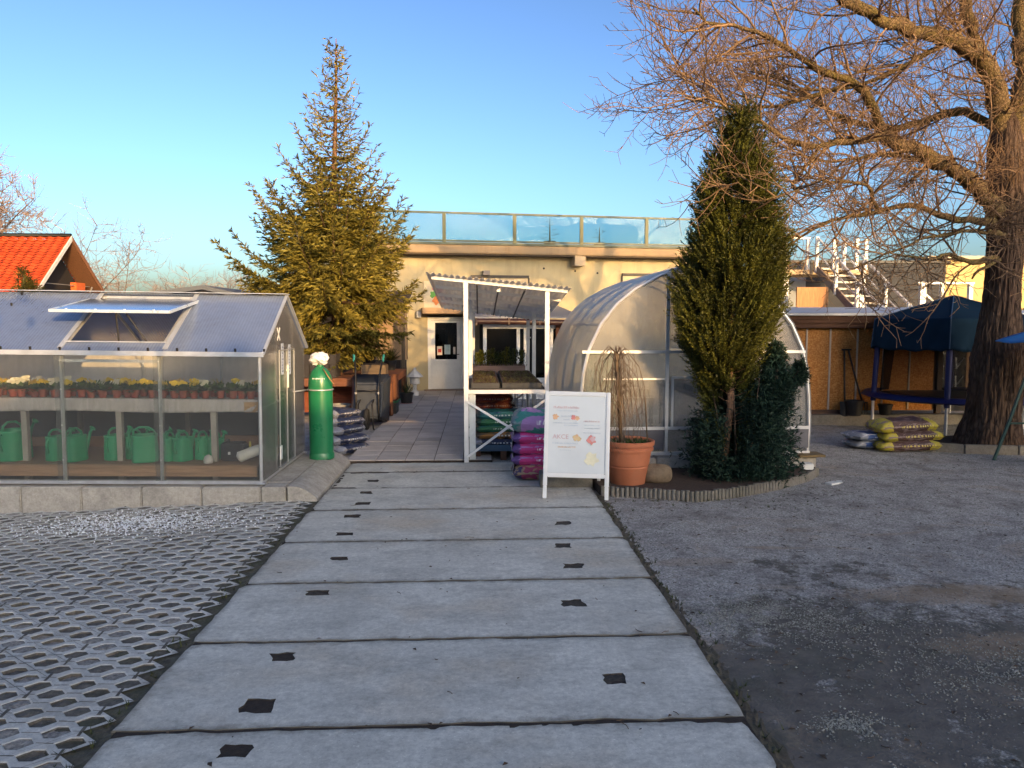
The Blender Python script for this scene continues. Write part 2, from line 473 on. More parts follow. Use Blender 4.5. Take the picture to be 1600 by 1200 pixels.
# slab path: cast panels with two rows of lifting holes, open joints between them
joints = [-.55, .42, 1.42, 2.42, 3.385, 4.345, 5.345, 6.37, 7.46, 8.46, 9.37, 9.98]
holes = [(-1.10, 2.25), (-1.09, 3.22), (-1.10, 3.60), (-1.12, 4.14), (-1.15, 4.52), (-1.13, 5.14), (-1.13, 5.90), (-1.20, 6.60), (-1.24, 7.22), (-1.21, 7.72), (-1.26, 8.22), (-1.27, 8.86),
         (.72, 3.80), (.63, 4.87), (.73, 5.63), (.71, 6.16), (.79, 6.86), (.75, 2.7)]
b = MB()
r2 = random.Random(3)
for k in range(len(joints) - 1):
    y0, y1 = joints[k] + .014, joints[k + 1] - .014
    x0, x1 = -1.70 + r2.uniform(-.012, .012), 1.28 + r2.uniform(-.012, .012)
    dz = r2.uniform(-.004, .004); tilt = r2.uniform(-.003, .003)
    hs_ = [h for h in holes if y0 + .06 < h[1] < y1 - .06]
    gx = {x0 + (x1 - x0) * i / 40 for i in range(41)}; gy = {y0 + (y1 - y0) * i / 12 for i in range(13)}
    for hx, hy in hs_:
        gx = {v for v in gx if abs(v - hx) > .13} | {hx - .12, hx + .12}
        gy = {v for v in gy if abs(v - hy) > .10} | {hy - .09, hy + .09}
    gx = sorted(gx); gy = sorted(gy); nx, ny = len(gx), len(gy)
    def top(x, y): return (x, y, dz + tilt * (x / 1.5))
    vs = []
    for i, x in enumerate(gx):
        for j, y in enumerate(gy):
            px, py = x, y; z = top(x, y)[2]
            if i in (0, nx - 1): px += r2.uniform(-.007, .007); z -= .004 * r2.random()
            if j in (0, ny - 1): py += r2.uniform(-.006, .006) * (1 if r2.random() < .88 else 2.6); z -= .004 * r2.random()
            if i in (0, nx - 1) and j in (0, ny - 1):
                px += .03 * (1 if i == 0 else -1) * r2.random(); py += .02 * (1 if j == 0 else -1) * r2.random()
            vs.append((px, py, z))
    hc = {}
    for hx, hy in hs_:
        hc[(min(range(nx), key=lambda i: abs(gx[i] - hx + .12)), min(range(ny), key=lambda j: abs(gy[j] - hy + .09)))] = (hx, hy)
    fs = [(i * ny + j, (i + 1) * ny + j, (i + 1) * ny + j + 1, i * ny + j + 1) for i in range(nx - 1) for j in range(ny - 1) if (i, j) not in hc]
    b.cm = 0; o_ = len(b.v); b.add(vs, fs)
    for i in range(nx):
        for j in range(ny):
            if i in (0, nx - 1) or j in (0, ny - 1): b.var[o_ + i * ny + j] = .25
            elif i in (1, nx - 2) or j in (1, ny - 2): b.var[o_ + i * ny + j] = .72
    # chamfer ring and skirt
    per = [(i, 0) for i in range(nx)] + [(nx - 1, j) for j in range(1, ny)] + [(i, ny - 1) for i in range(nx - 2, -1, -1)] + [(0, j) for j in range(ny - 2, 0, -1)]
    ring = [vs[i * ny + j] for i, j in per]
    cx, cy = (x0 + x1) / 2, (y0 + y1) / 2
    low = [(p[0] + (.006 if p[0] > cx else -.006) * (abs(p[0] - cx) > 1.4), p[1] + (.004 if p[1] > cy else -.004) * (min(abs(p[1] - y0), abs(p[1] - y1)) < .03), p[2] - .009) for p in ring]
    bot = [(p[0], p[1], -.12) for p in low]
    n = len(ring); b.cv = -.5
    b.add(ring + low + bot, [(i, (i + 1) % n, n + (i + 1) % n, n + i) for i in range(n)] + [(n + i, n + (i + 1) % n, 2 * n + (i + 1) % n, 2 * n + i) for i in range(n)])
    b.cv = 1.0
    for (i, j), (hx, hy) in hc.items():
        c4 = [vs[i * ny + j], vs[(i + 1) * ny + j], vs[(i + 1) * ny + j + 1], vs[i * ny + j + 1]]
        hw, hd = .072 + r2.uniform(-.012, .012), .056 + r2.uniform(-.01, .01)
        sh = r2.uniform(-.015, .015)
        base = [(-1, -1), (-.33, -1), (.33, -1), (1, -1), (1, -.33), (1, .33), (1, 1), (.33, 1), (-.33, 1), (-1, 1), (-1, .33), (-1, -.33)]
        hp = [(hx + u * hw + sh * v + r2.uniform(-.014, .014), hy + v * hd + r2.uniform(-.011, .011)) for u, v in base]
        zt = top(hx, hy)[2]
        tp = [(x, y, zt) for x, y in hp]; md = [(hx + (x - hx) * .95, hy + (y - hy) * .95, zt - .016) for x, y in hp]
        b.cm = 0
        b.add(c4 + tp, [(q, (q + 1) % 4, *[4 + (3 * q + 3 - m) % 12 for m in range(4)]) for q in range(4)])
        b.cm = 1
        b.add(tp + md, [(m, (m + 1) % 12, 12 + (m + 1) % 12, 12 + m) for m in range(12)])
        b.cm = 1
        b.add([(x, y, zt - .006 - r2.random() * .004) for x, y in [(hx + (x - hx) * 1.02, hy + (y - hy) * 1.02) for x, y in hp]], [tuple(range(12))])
structure(b.build('path', [CONC, M('hole_fill', (.055, .046, .036), .95, var=.6, scale=40, bump=1., bscale=70)]))
b = MB(); b.box(-1.695, -.6, -.115, 1.275, 9.97, -.006)
structure(b.build('path_joint_soil', SOIL))

b = MB(); g = random.Random(25)
def strip2(u, v):
    x = 1.272 + (.13 + .05 * mnoise.noise(Vector((v * 9, 2, 1))) + .05 * mnoise.noise(Vector((v * 37, 5, 1)))) * u; y = 1.2 + 6.9 * v
    return (x, y, gz(x, y) + .014 * (1 - u) - .006 * u + g.uniform(-.004, .006))
b.grid(strip2, 8, 150); structure(b.build('path_edge_soil', M('edge_earth', (.085, .070, .048), .95, var=.6, scale=16, bump=1., bscale=50, dirt=.5, dirtcol=(.07, .08, .035))))
def weeds():
    g = random.Random(44); b = MB()
    for k in range(230):
        zone = g.random()
        if zone < .4: x, y = 1.30 + abs(g.gauss(0, .06)), g.uniform(2.2, 8)
        elif zone < .7: x, y = -1.74 - abs(g.gauss(0, .05)), g.uniform(2.2, 7.6)
        else: x, y = g.uniform(1.4, 4.4), g.uniform(7.35, 8.3) - .0
        if x > 1.3 and y > 7.6 and x > 1.4: y = min(y, 7.75 if x < 3 else 8.2)
        z = -.02; n_ = g.randint(3, 8); b.cv = g.uniform(.2, 1)
        for m in range(n_):
            a = g.uniform(0, 6.28); d = Vector((math.cos(a) * .7, math.sin(a) * .7, g.uniform(.4, 1))).normalized() * g.uniform(.015, .05); q = Vector((-d.y, d.x, 0)).normalized() * .004
            p = Vector((x, y, z)); b.add([p - q, p + q, p + d], [(0, 1, 2)])
    return b.build('weeds', foliage('weed_blade', (.04, .05, .018), (.12, .13, .045)))
weeds()['kind'] = 'stuff'
# tiled walkway to the door
b = MB(); r2 = random.Random(5)
tw = .393
for i in range(5):
    for j in range(26):
        x0 = -1.79 + i * tw; y0 = 10.02 + j * tw
        zc = .028 + r2.uniform(-.003, .003)
        b.cv = r2.uniform(.86, 1.1)
        b.box(x0 + .004, y0 + .004, -.05, x0 + tw - .004, y0 + tw - .004, zc)
t = NT('walkway_tiles')
nn = t.noise(2.5, 5); ff = t.noise(50, 4, .7)
cc = t.mix(t.ramp(nn, [(.3, 0.), (.7, 1.)]), (.42, .37, .32), (.56, .50, .44))
cc = t.mix(t.ramp(ff, [(.5, 0.), (.75, .5)]), cc, (.18, .16, .14))
cc = t.mix(1., cc, t.attr('var'), 'MULTIPLY'); t.bump(ff, .3, .004)
TILEM = t.set(cc, .85, 0, .25)
structure(b.build('walkway', TILEM, bevel=.004))
b = MB(); b.box(-1.79, 10.02, -.06, .18, 20.25, .018)
structure(b.build('walkway_bedding', SOIL))

# grass pavers: a real lattice of concrete webs with filled cells
b = MB(); r2 = random.Random(11)
ax, ay = .116, .093
def blk(x, y):
    j = math.floor((y + 50) / .56); return (math.floor((x + (.23 if j % 2 else 0) + 50) / .464), j)
blkz = {}
for i in range(-70, 60):
    for j in range(-70, 70):
        cx_ = -1.86 + (i + j) * ax; cy_ = 5.0 + (i - j) * ay
        if not (-9.8 < cx_ < -1.80 and 1.5 < cy_ < 8.0): continue
        if cy_ > 7.9 + .07 * (cx_ + 2.3): continue
        me_ = blk(cx_, cy_)
        if me_ not in blkz: blkz[me_] = (r2.uniform(-.006, .006), r2.uniform(-.02, .02), r2.uniform(-.02, .02))
        q = blkz[me_]
        zb = -.012 - .021 * max(0, -2.3 - cx_) + .003 * mnoise.noise(Vector((cx_ * 1.7, cy_ * 1.9, 0)))
        cor = [Vector((ax, 0, 0)), Vector((0, ay, 0)), Vector((-ax, 0, 0)), Vector((0, -ay, 0))]
        c0 = Vector((cx_, cy_, zb))
        k1 = r2.uniform(.95, 1.06); k2 = r2.uniform(.95, 1.06)
        def ring(s, z):
            return [c0 + Vector((x * ax * s * k1, y * ay * s * k2, z)) for x, y in ((.58, .03), (.28, .46), (-.18, .48), (-.58, -.03), (-.28, -.46), (.18, -.48))]
        o4 = [c0 + c for c in cor]
        r1, r1b, r1c = ring(1.13, 0), ring(1.02, -.004), ring(.96, -.045)
        b.cm = 0
        b.add(o4 + r1, [(0, 1, 5, 4), (1, 6, 5), (1, 2, 7, 6), (2, 3, 8, 7), (3, 9, 8), (3, 0, 4, 9)])
        b.add(r1 + r1b, [(m, (m + 1) % 6, 6 + (m + 1) % 6, 6 + m) for m in range(6)])
        b.cm = 1; b.add(r1b + r1c, [(m, (m + 1) % 6, 6 + (m + 1) % 6, 6 + m) for m in range(6)])
        # soil in the joints: along the row between neighbouring cells, and across it at every second column
        up = Vector((0, 0, .0012))
        e0, e1 = r1[0], o4[0]; wv = Vector((0, .0028 + r2.uniform(-.001, .0015), 0))
        b.cm = 1; b.add([e0 - wv + up, e1 - wv + up, e1 + wv + up, e0 + wv + up], [(0, 1, 2, 3)])
        e0, e1 = r1[3], o4[2]; b.add([e0 - wv + up, e1 - wv + up, e1 + wv + up, e0 + wv + up], [(0, 1, 2, 3)])
        if (i + j) % 4 == 0:
            for sg_, oo in ((1, o4[1]), (-1, o4[3])):
                m0 = c0 + Vector((.03 * ax * sg_, sg_ * .56 * ay, 0)); wx = Vector((r2.uniform(.006, .011), 0, 0))
                b.add([m0 - wx + up, oo - wx + up, oo + wx + up, m0 + wx + up], [(0, 1, 2, 3)])
        far = max(0, min(1, (cy_ - 5.2) / 2))
        fill = -.004 - r2.random() ** 1.3 * (.018 - .010 * far)
        b.cm = 1 if r2.random() < .62 - .4 * far else 2
        fl = [p + Vector((0, 0, r2.uniform(-.005, .005))) for p in ring(1.0, fill)]
        ctr = c0 + Vector((r2.uniform(-.02, .02), r2.uniform(-.02, .02), fill + r2.uniform(-.004, .008)))
        b.add([ctr] + fl, [(0, 1 + m, 1 + (m + 1) % 6) for m in range(6)])
CELLSOIL = M('cell_soil', (.125, .11, .09), .95, var=.6, scale=28, bump=.9, bscale=60, dirt=.5, dirtcol=(.06, .065, .03))
CELLGRIT = M('cell_grit', (.25, .23, .20), .95, var=.7, scale=45, bump=1., bscale=60)
structure(b.build('paving', [CONC2, CELLSOIL, CELLGRIT]))
b = MB(); g = random.Random(15)
def strip(u, v):
    x = -2.10 + .395 * u; y = 1.2 + 6.72 * v
    return (x, y, -.022 + .006 * math.sin(y * 9 + x * 14) * math.sin(y * 23) + (.012 if u > .9 else 0) * g.random())
b.grid(strip, 10, 150); structure(b.build('paving_edge_soil', M('mossy_soil', (.095, .085, .06), .95, var=.6, scale=22, bump=1., bscale=60, dirt=.6, dirtcol=(.06, .075, .025))))

# loose stones on the yard
def pebbles(name, n, fx, mat, seed, smin, smax):
    g = np.random.default_rng(seed)
    P = fx(g, n); n = len(P)
    base = np.array([[1, 0, 0], [-1, 0, 0], [0, 1, 0], [0, -1, 0], [0, 0, 1], [0, 0, -1]], dtype=np.float32)
    fc = np.array([[0, 2, 4], [2, 1, 4], [1, 3, 4], [3, 0, 4], [2, 0, 5], [1, 2, 5], [3, 1, 5], [0, 3, 5]])
    s = g.uniform(smin, smax, (n, 1, 1)) * g.uniform(.6, 1.3, (n, 1, 3)); s[:, :, 2] *= .65
    th = g.uniform(0, 6.28, n); c, sn = np.cos(th), np.sin(th)
    V = base[None] * s * g.uniform(.75, 1.2, (n, 6, 1))
    x = V[:, :, 0] * c[:, None] - V[:, :, 1] * sn[:, None]; y = V[:, :, 0] * sn[:, None] + V[:, :, 1] * c[:, None]
    V = np.stack([x, y, V[:, :, 2]], -1) + P[:, None, :]
    F = fc[None] + (np.arange(n) * 6)[:, None, None]
    var = np.repeat(g.uniform(.45, 1.5, n), 6)
    return np_mesh(name, V.reshape(-1, 3), F.reshape(-1, 3), mat, None, var)
PEB = M('pebble', (.22, .21, .19), .85, var=.3, scale=20, attr=True)
def yard_pts(g, n):
    y = g.uniform(1.9, 11.0, n * 3) ** 1.0; x = g.uniform(1.32, 8.5, n * 3)
    dens = .35 + .65 * (np.sin(x * 2.1 + y * 1.3) * np.sin(y * 1.7 - x) > -.1) * (1.0) - .35 * (y < 4.0)
    dens = np.where((np.hypot((x - 1.9) / .35, (y - 2.95) / .22) < 1), 3, dens)
    k = g.random(n * 3) < dens; x, y = x[k][:n], y[k][:n]
    ok = ~((y > 7.6) & (x < 4.2)); x, y = x[ok], y[ok]
    z = np.array([gz(a_, b_) for a_, b_ in zip(x, y)])
    return np.stack([x, y, z + .001], -1)
o = pebbles('gravel', 26000, yard_pts, PEB, 2, .003, .009); o['kind'] = 'stuff'
def flake_pts(g, n):
    X = []; Y = []
    for cx_, cy_, sx, sy, k in ((2.0, 4.5, .45, .20, .30), (1.7, 4.75, .25, .12, .1), (3.1, 3.75, .55, .22, .40), (3.6, 3.35, .4, .15, .12), (1.78, 3.33, .10, .055, .08)):
        X.append(g.normal(cx_, sx, int(n * k))); Y.append(g.normal(cy_, sy, int(n * k)))
    x, y = np.concatenate(X), np.concatenate(Y)
    k = (x > 1.36) & (np.sin(x * 17 + 3 * np.sin(y * 9)) * np.sin(y * 23 + 2 * np.sin(x * 7)) > -.35); x, y = x[k], y[k]
    return np.stack([x, y, np.array([gz(a_, b_) for a_, b_ in zip(x, y)]) + .002], -1)
o = pebbles('gravel_chips', 15000, flake_pts, M('pale_chip', (.27, .265, .225), .85, var=.3, scale=20, attr=True), 7, .0025, .0075); o['kind'] = 'stuff'
def pav_pts(g, n):
    x = g.normal(-3.3, .55, n); y = g.normal(7.15, .24, n)
    k = (y < 7.75) & (x > -5); x, y = x[k], y[k]
    return np.stack([x, y, -.004 - .021 * np.maximum(0, -2.3 - x)], -1)
o = pebbles('white_grit', 1700, pav_pts, M('white_grit', (.80, .82, .84), .3, var=.1), 4, .005, .013); o['kind'] = 'stuff'

# dry leaves and twiglets blown about
def litter():
    g = random.Random(9); b = MB()
    for k in range(1500):
        zone = g.random()
        if zone < .78: x, y = g.uniform(1.35, 8.5), g.uniform(2.6, 11)
        elif zone < .9: x, y = g.uniform(1.3, 4.2), g.uniform(7.3, 8.6)
        else: x, y = g.uniform(-1.65, 1.25), g.uniform(2.2, 9.8)
        if zone >= .9 and g.random() < .55: y = g.choice(joints) + g.uniform(-.03, .03)
        z = (gz(x, y) if not -1.7 < x < 1.28 else .0) + .006
        a = g.uniform(0, 6.28); s = g.uniform(.008, .024)
        d = Vector((math.cos(a), math.sin(a), 0)); p = Vector((x, y, z)); q = Vector((-d.y, d.x, 0))
        b.cv = g.uniform(.5, 1.6)
        if g.random() < .3:
            L = s * g.uniform(1.5, 4)
            b.tube([p, p + d * L * .5 + q * L * .15, p + d * L], .0022, 3)
        else:
            b.add([p - d * s, p + q * s * .5 + Vector((0, 0, s * .4)), p + d * s, p - q * s * .5 + Vector((0, 0, s * .2))], [(0, 1, 2, 3)])
    return b.build('leaf_litter', M('dry_leaf', (.085, .055, .035), .9, var=.4, scale=30, attr=True))
litter()['kind'] = 'stuff'

# ------------------------------------------------------------------ greenhouse plinth
pl = thing('greenhouse_plinth', 'low plinth of pale concrete kerb blocks carrying the gabled greenhouse', 'plinth', (-2.3, 8, 0))
x = -2.06; k = 0
while x > -8:
    wd = .62 if k else .26
    b = MB(); b.box(x - wd + .004, 7.90, -.25, x - .004, 8.16, .145 + .011 * (-2.3 - x) + rng.uniform(-.003, .003))
    b.build('kerb_block', CONCK, pl, bevel=.012); x -= wd; k += 1
b = MB(); b.box(-2.36, 8.165, -.1, -2.05, 10.15, .142); b.build('apron', CONCK, pl, bevel=.01)
for k in range(3):
    y0, y1 = 7.93 + k * .72, 7.93 + (k + 1) * .72 - .006
    prof = [(-2.045, -.1), (-2.045, .143), (-1.96, .14), (-1.88, .115), (-1.80, .065), (-1.74, .012), (-1.72, -.1)]
    b = MB(); b.prism([(px, y0, pz) for px, pz in prof], (0, y1 - y0, 0)); b.build('sloped_kerb', CONCK, pl, smooth='auto')
b = MB(); b.box(-8, 8.165, -.1, -2.37, 10.0, .10); b.build('floor_bed', CONCD, pl)

# ------------------------------------------------------------------ gabled greenhouse (root tilts a little with the site)
PC_WALL = polycarb('polycarbonate_wall', .055, axis=0)
PC_SIDE = polycarb('polycarbonate_gable', .24, axis=1, tint=(.66, .63, .58))
PC_REAR = polycarb('polycarbonate_rear', .85, axis=0, tint=(.86, .83, .76))
PC_ROOF = polycarb('polycarbonate_roof', .55, axis=0, tint=(.52, .67, 1.0), pitch=.033, rough=.25, refl=4)  # blue tint puts the reflected sky into the sheet colour
GX, GY, GZ = -2.34, 8.0, .165
gh = thing('greenhouse', 'gabled clear polycarbonate greenhouse with an open roof vent on a concrete plinth', 'greenhouse', (0, 0, 0))
LEN, DEP, EAVE, RIDGE = 4.24, 1.9, 1.40, 2.01        # local: x from -LEN to 0, y 0..DEP, z 0 at the base rail
def roofz(y):
    m = DEP / 2
    return EAVE + (RIDGE - EAVE) * (1 - abs(y - m) / m)
posts = [0, -1.04, -2.05, -3.10, -4.14]
b = MB()
for px in posts:
    for py in (0, DEP):
        b.cyl((px, py, 0), (px, py, EAVE), .019, n=10); b.box(px - .05, py - .035, -.006, px + .05, py + .035, .012)
        for z in (.25, .62, 1.0, 1.3): b.cyl((px, py - .03, z), (px, py + .03, z), .008, n=6)
    m = DEP / 2
    b.tube([(px, 0, EAVE), (px, m, RIDGE - .02), (px, DEP, EAVE)], .016, 8)
for py in (0, DEP):
    b.bar((-LEN, py, .012), (0, py, .012), .04, .04); b.bar((-LEN, py, EAVE), (0, py, EAVE), .03, .03)
b.bar((-LEN, DEP / 2, RIDGE - .02), (0, DEP / 2, RIDGE - .02), .03, .03)
b.bar((-2.04, .0, 1.30), (-1.05, .0, 1.30), .03, .03)
b.bar((0, 0, .012), (0, DEP, .012), .04, .04); b.bar((0, 0, EAVE - .02), (0, DEP, EAVE - .02), .018, .018)
b.bar((-LEN, DEP, .8), (0, DEP, .8), .02, .02)
for py in (.62, 1.30): b.cyl((0, py, 0), (0, py, roofz(py)), .013, n=8)
b.bar((0, .0, .80), (0, DEP, .84), .014, .014)
b.build('frame', GALV, gh)
for i in range(4):
    x1, x0 = posts[i] - .0, posts[i + 1]
    for nm, py, mt in (('front_panel', -.024, PC_WALL), ('rear_panel', DEP + .024, PC_REAR)):
        b = MB(); b.box(x0 + .004, py - .004, .03, x1 - .004, py + .004, EAVE - .01); b.build(nm, mt, gh)
    b = MB()                                            # overlapping cover strip at the joint
    if i: b.box(x1 - .055, -.034, .03, x1 + .055, -.029, EAVE); b.build('joint_strip', PC_WALL, gh)
# roof sheets
def roofquad(b, x0, x1, y0, y1, up=.02, th=.008):
    s = (RIDGE - EAVE) / (DEP / 2)
    z0, z1 = roofz(y0) + up, roofz(y1) + up
    b.prism([(x0, y0, z0), (x1, y0, z0), (x1, y1, z1), (x0, y1, z1)], (0, 0, th))
m = DEP / 2
b = MB(); s = (RIDGE - EAVE) / m
ov = .06
for (x0, x1) in ((-LEN - .05, -2.06), (-.98, .06)):
    b.prism([(x0, -ov, EAVE + .02 - s * ov), (x1, -ov, EAVE + .02 - s * ov), (x1, m, RIDGE + .02), (x0, m, RIDGE + .02)], (0, 0, .008))
b.prism([(-2.055, -ov, EAVE + .02 - s * ov), (-.985, -ov, EAVE + .02 - s * ov), (-.985, .10, roofz(.10) + .02), (-2.055, .10, roofz(.10) + .02)], (0, 0, .008))
b.build('roof_panel', PC_ROOF, gh)
b = MB(); b.prism([(-LEN - .05, m + .002, RIDGE + .02), (.06, m + .002, RIDGE + .02), (.06, DEP + ov, EAVE + .02 - s * ov), (-LEN - .05, DEP + ov, EAVE + .02 - s * ov)], (0, 0, .008))
b.build('rear_roof_panel', PC_ROOF, gh)
b = MB()                                                # edge trims, ridge cap, screws
for x in (-.98, -2.06): b.bar((x, -.0, EAVE + .035), (x, m, RIDGE + .035), .05, .008)
b.bar((-2.05, .10, roofz(.10) + .035), (-.985, .10, roofz(.10) + .035), .05, .012)
b.bar((.055, -ov, EAVE + .03 - s * ov), (.055, m, RIDGE + .03), .03, .02)
b.bar((.055, DEP + ov, EAVE + .03 - s * ov), (.055, m, RIDGE + .03), .03, .02)
b.bar((-LEN - .05, m, RIDGE + .045), (.07, m, RIDGE + .045), .16, .008)
b.bar((-LEN - .05, -ov, EAVE - .015), (.06, -ov, EAVE - .015), .006, .05)
b.build('roof_trim', M('roof_trim', (.42, .46, .52), .35, .3), gh)
b = MB(); b.cyl((0, 0, 0), (0, -.005, .035), .012, n=6); scr = b.build('screw', DKMETAL, gh)
spots = [(-LEN + .1 + i * .3, -.03, EAVE + .01) for i in range(15)] + [(-2.95, .1 + i * .2, roofz(.1 + i * .2) + .02) for i in (0, 1, 3, 4)]
for i, p in enumerate(spots):
    o = scr if i == 0 else scr.copy()
    if i: COL.objects.link(o)
    o.location = p
# open vent, propped
v0, v1 = (.86, RIDGE - .055), (.02, 1.815)
b = MB(); b.prism([(-2.16, v1[0], v1[1]), (-.93, v1[0], v1[1]), (-.93, v0[0], v0[1]), (-2.16, v0[0], v0[1])], (0, 0, .014))
lid = b.build('roof_vent', polycarb('polycarbonate_vent', .2, axis=1, tint=(.5, .66, .86), refl=5), gh)
b = MB(); b.bar((-2.16, .02, 1.82), (-.93, .02, 1.82), .025, .03); b.bar((-2.16, v1[0], 1.82), (-2.16, v0[0], v0[1]), .02, .03); b.bar((-.93, v1[0], 1.82), (-.93, v0[0], v0[1]), .02, .03)
for x in (-2.0, -1.7, -1.4, -1.1): b.cyl((x, .04, 1.82), (x, .04, 1.845), .012, n=6)
b.build('vent_frame', M('vent_frame', (.6, .68, .74), .3, .3), lid)
b = MB(); b.cyl((-1.50, .06, 1.80), (-1.50, .11, 1.47), .010, n=8); b.cyl((-1.42, .12, 1.80), (-1.20, .12, 1.48), .010, n=8)
b.build('vent_prop', BLACK, gh)
# right gable with door
b = MB()
b.prism([(.022, 0, .03), (.022, .60, .03), (.022, .60, roofz(.60) - .01), (.022, 0, EAVE - .01)], (.008, 0, 0))
b.prism([(.022, 1.32, .03), (.022, DEP, .03), (.022, DEP, EAVE - .01), (.022, 1.32, roofz(1.32) - .01)], (.008, 0, 0))
b.prism([(.022, .61, 1.42), (.022, 1.31, 1.42), (.022, 1.31, roofz(1.31)), (.022, m, RIDGE - .02), (.022, .61, roofz(.61))], (.008, 0, 0))
b.build('gable_panel', PC_SIDE, gh)
b = MB(); b.box(.030, .615, .04, .040, 1.305, 1.41); dr = b.build('door', polycarb('polycarbonate_door', .16, axis=1, tint=(.50, .56, .53)), gh)
b = MB()
for y in (.62, .96, 1.30): b.bar((.046, y, .04), (.046, y, 1.41), .012, .006)
for z in (.05, 1.40): b.bar((.046, .62, z), (.046, 1.30, z), .014, .014)
b.build('door_frame', M('dull_frame', (.30, .31, .31), .5, .3), dr)
b = MB(); b.bar((.056, .96, .95), (.056, .96, 1.22), .02, .02); b.bar((.056, .90, 1.16), (.056, 1.02, 1.16), .014, .014)
b.build('door_latch', M('pale_latch', (.7, .72, .62), .4), dr)
b = MB(); b.box(.044, .60, .14, .054, .68, .30); b.build('hinge', WHITE, dr)
for (y0, z0, nm) in ((.70, 1.12, 'sticker'), (1.02, 1.10, 'sticker')):
    b = MB(); b.box(.044, y0, z0, .047, y0 + .11, z0 + .36); st = b.build(nm, M('sticker', (.46, .52, .62), .4), gh)
    b = MB(); r2 = random.Random(int(y0 * 100))
    for k in range(9): b.box(.0475, y0 + .03, z0 + .03 + k * .035, .0485, y0 + .03 + r2.uniform(.02, .06), z0 + .045 + k * .035)
    b.build('print_marks', M('sticker_print', (.06, .09, .18), .5), st)
b = MB(); b.bar((.045, .55, 1.52), (.045, .66, 1.66), .006, .02); b.bar((.045, .55, 1.66), (.045, .66, 1.52), .006, .02); b.build('cross_mark', WHITE, gh)
b = MB(); b.box(-LEN - .03, 0, .03, -LEN - .022, DEP, EAVE); b.build('end_panel', PC_SIDE, gh)
gh.location = (GX, GY, GZ); gh.rotation_euler = (0, .013, 0)
def gtilt(x): return .013 * (GX - x)

# benches inside
bn = thing('potting_bench', 'two-tier wooden potting bench standing inside the gabled greenhouse', 'bench', (-4.4, 8.9, .12))
b = MB(); b.prism([(-6.4, 8.42, .995 + gtilt(-6.4)), (-2.45, 8.42, .995), (-2.45, 9.75, .995), (-6.4, 9.75, .995 + gtilt(-6.4))], (0, 0, .03)); b.build('bench_top', GREYWOOD, bn)
b = MB()
def drape(u, v):
    x = -6.4 + 3.93 * u
    return (x, 8.405 + .008 * math.sin(x * 45 + 8 * v) * v - .012 * v, 1.025 + gtilt(x) - (.145 + .008 * math.sin(x * 3.1)) * v)
b.grid(drape, 160, 6); b.build('cover_sheet', M('grey_fleece', (.40, .37, .35), .8, var=.2, scale=5, stretch=(6, 1, 1)), bn, smooth=True, solid=.003)
b = MB(); b.box(-2.62, 8.396, .885, -2.46, 8.402, 1.0); b.build('board_patch', wood('osb_patch', (.42, .26, .13)), bn)
b = MB(); b.prism([(-6.4, 8.25, .285 + gtilt(-6.4)), (-2.45, 8.25, .285), (-2.45, 9.4, .285), (-6.4, 9.4, .285 + gtilt(-6.4))], (0, 0, .03)); b.build('lower_shelf', wood('shelf_wood', (.26, .17, .11)), bn)
b = MB(); b.prism([(-6.4, 8.225, .19 + gtilt(-6.4)), (-2.45, 8.225, .19), (-2.45, 8.25, .19), (-6.4, 8.25, .19 + gtilt(-6.4))], (0, 0, .115)); b.build('shelf_fascia', PINEW, bn)
for x in (-5.05, -4.02, -2.98):
    b = MB(); b.box(x - .03, 8.44, .10, x + .03, 8.50, .99); b.build('leg', M('grey_post', (.30, .28, .25), .8), bn)
for x in (-4.9, -3.6, -2.65):
    b = MB(); b.box(x - .025, 9.3, .10, x + .025, 9.35, .99); b.build('leg', M('dark_post', (.10, .09, .085), .8), bn)
b = MB(); b.box(-6.4, 9.45, .30, -2.45, 9.47, .97); b.build('back_board', M('dark_backing', (.030, .034, .046), .6, var=.35, scale=2.2, bump=.5, bscale=4), bn)  # dark navy backing behind the lower shelf
b = MB(); b.box(-6.4, 9.415, .34, -2.45, 9.44, .47); b.build('back_rail', wood('back_rail', (.17, .10, .065)), bn)

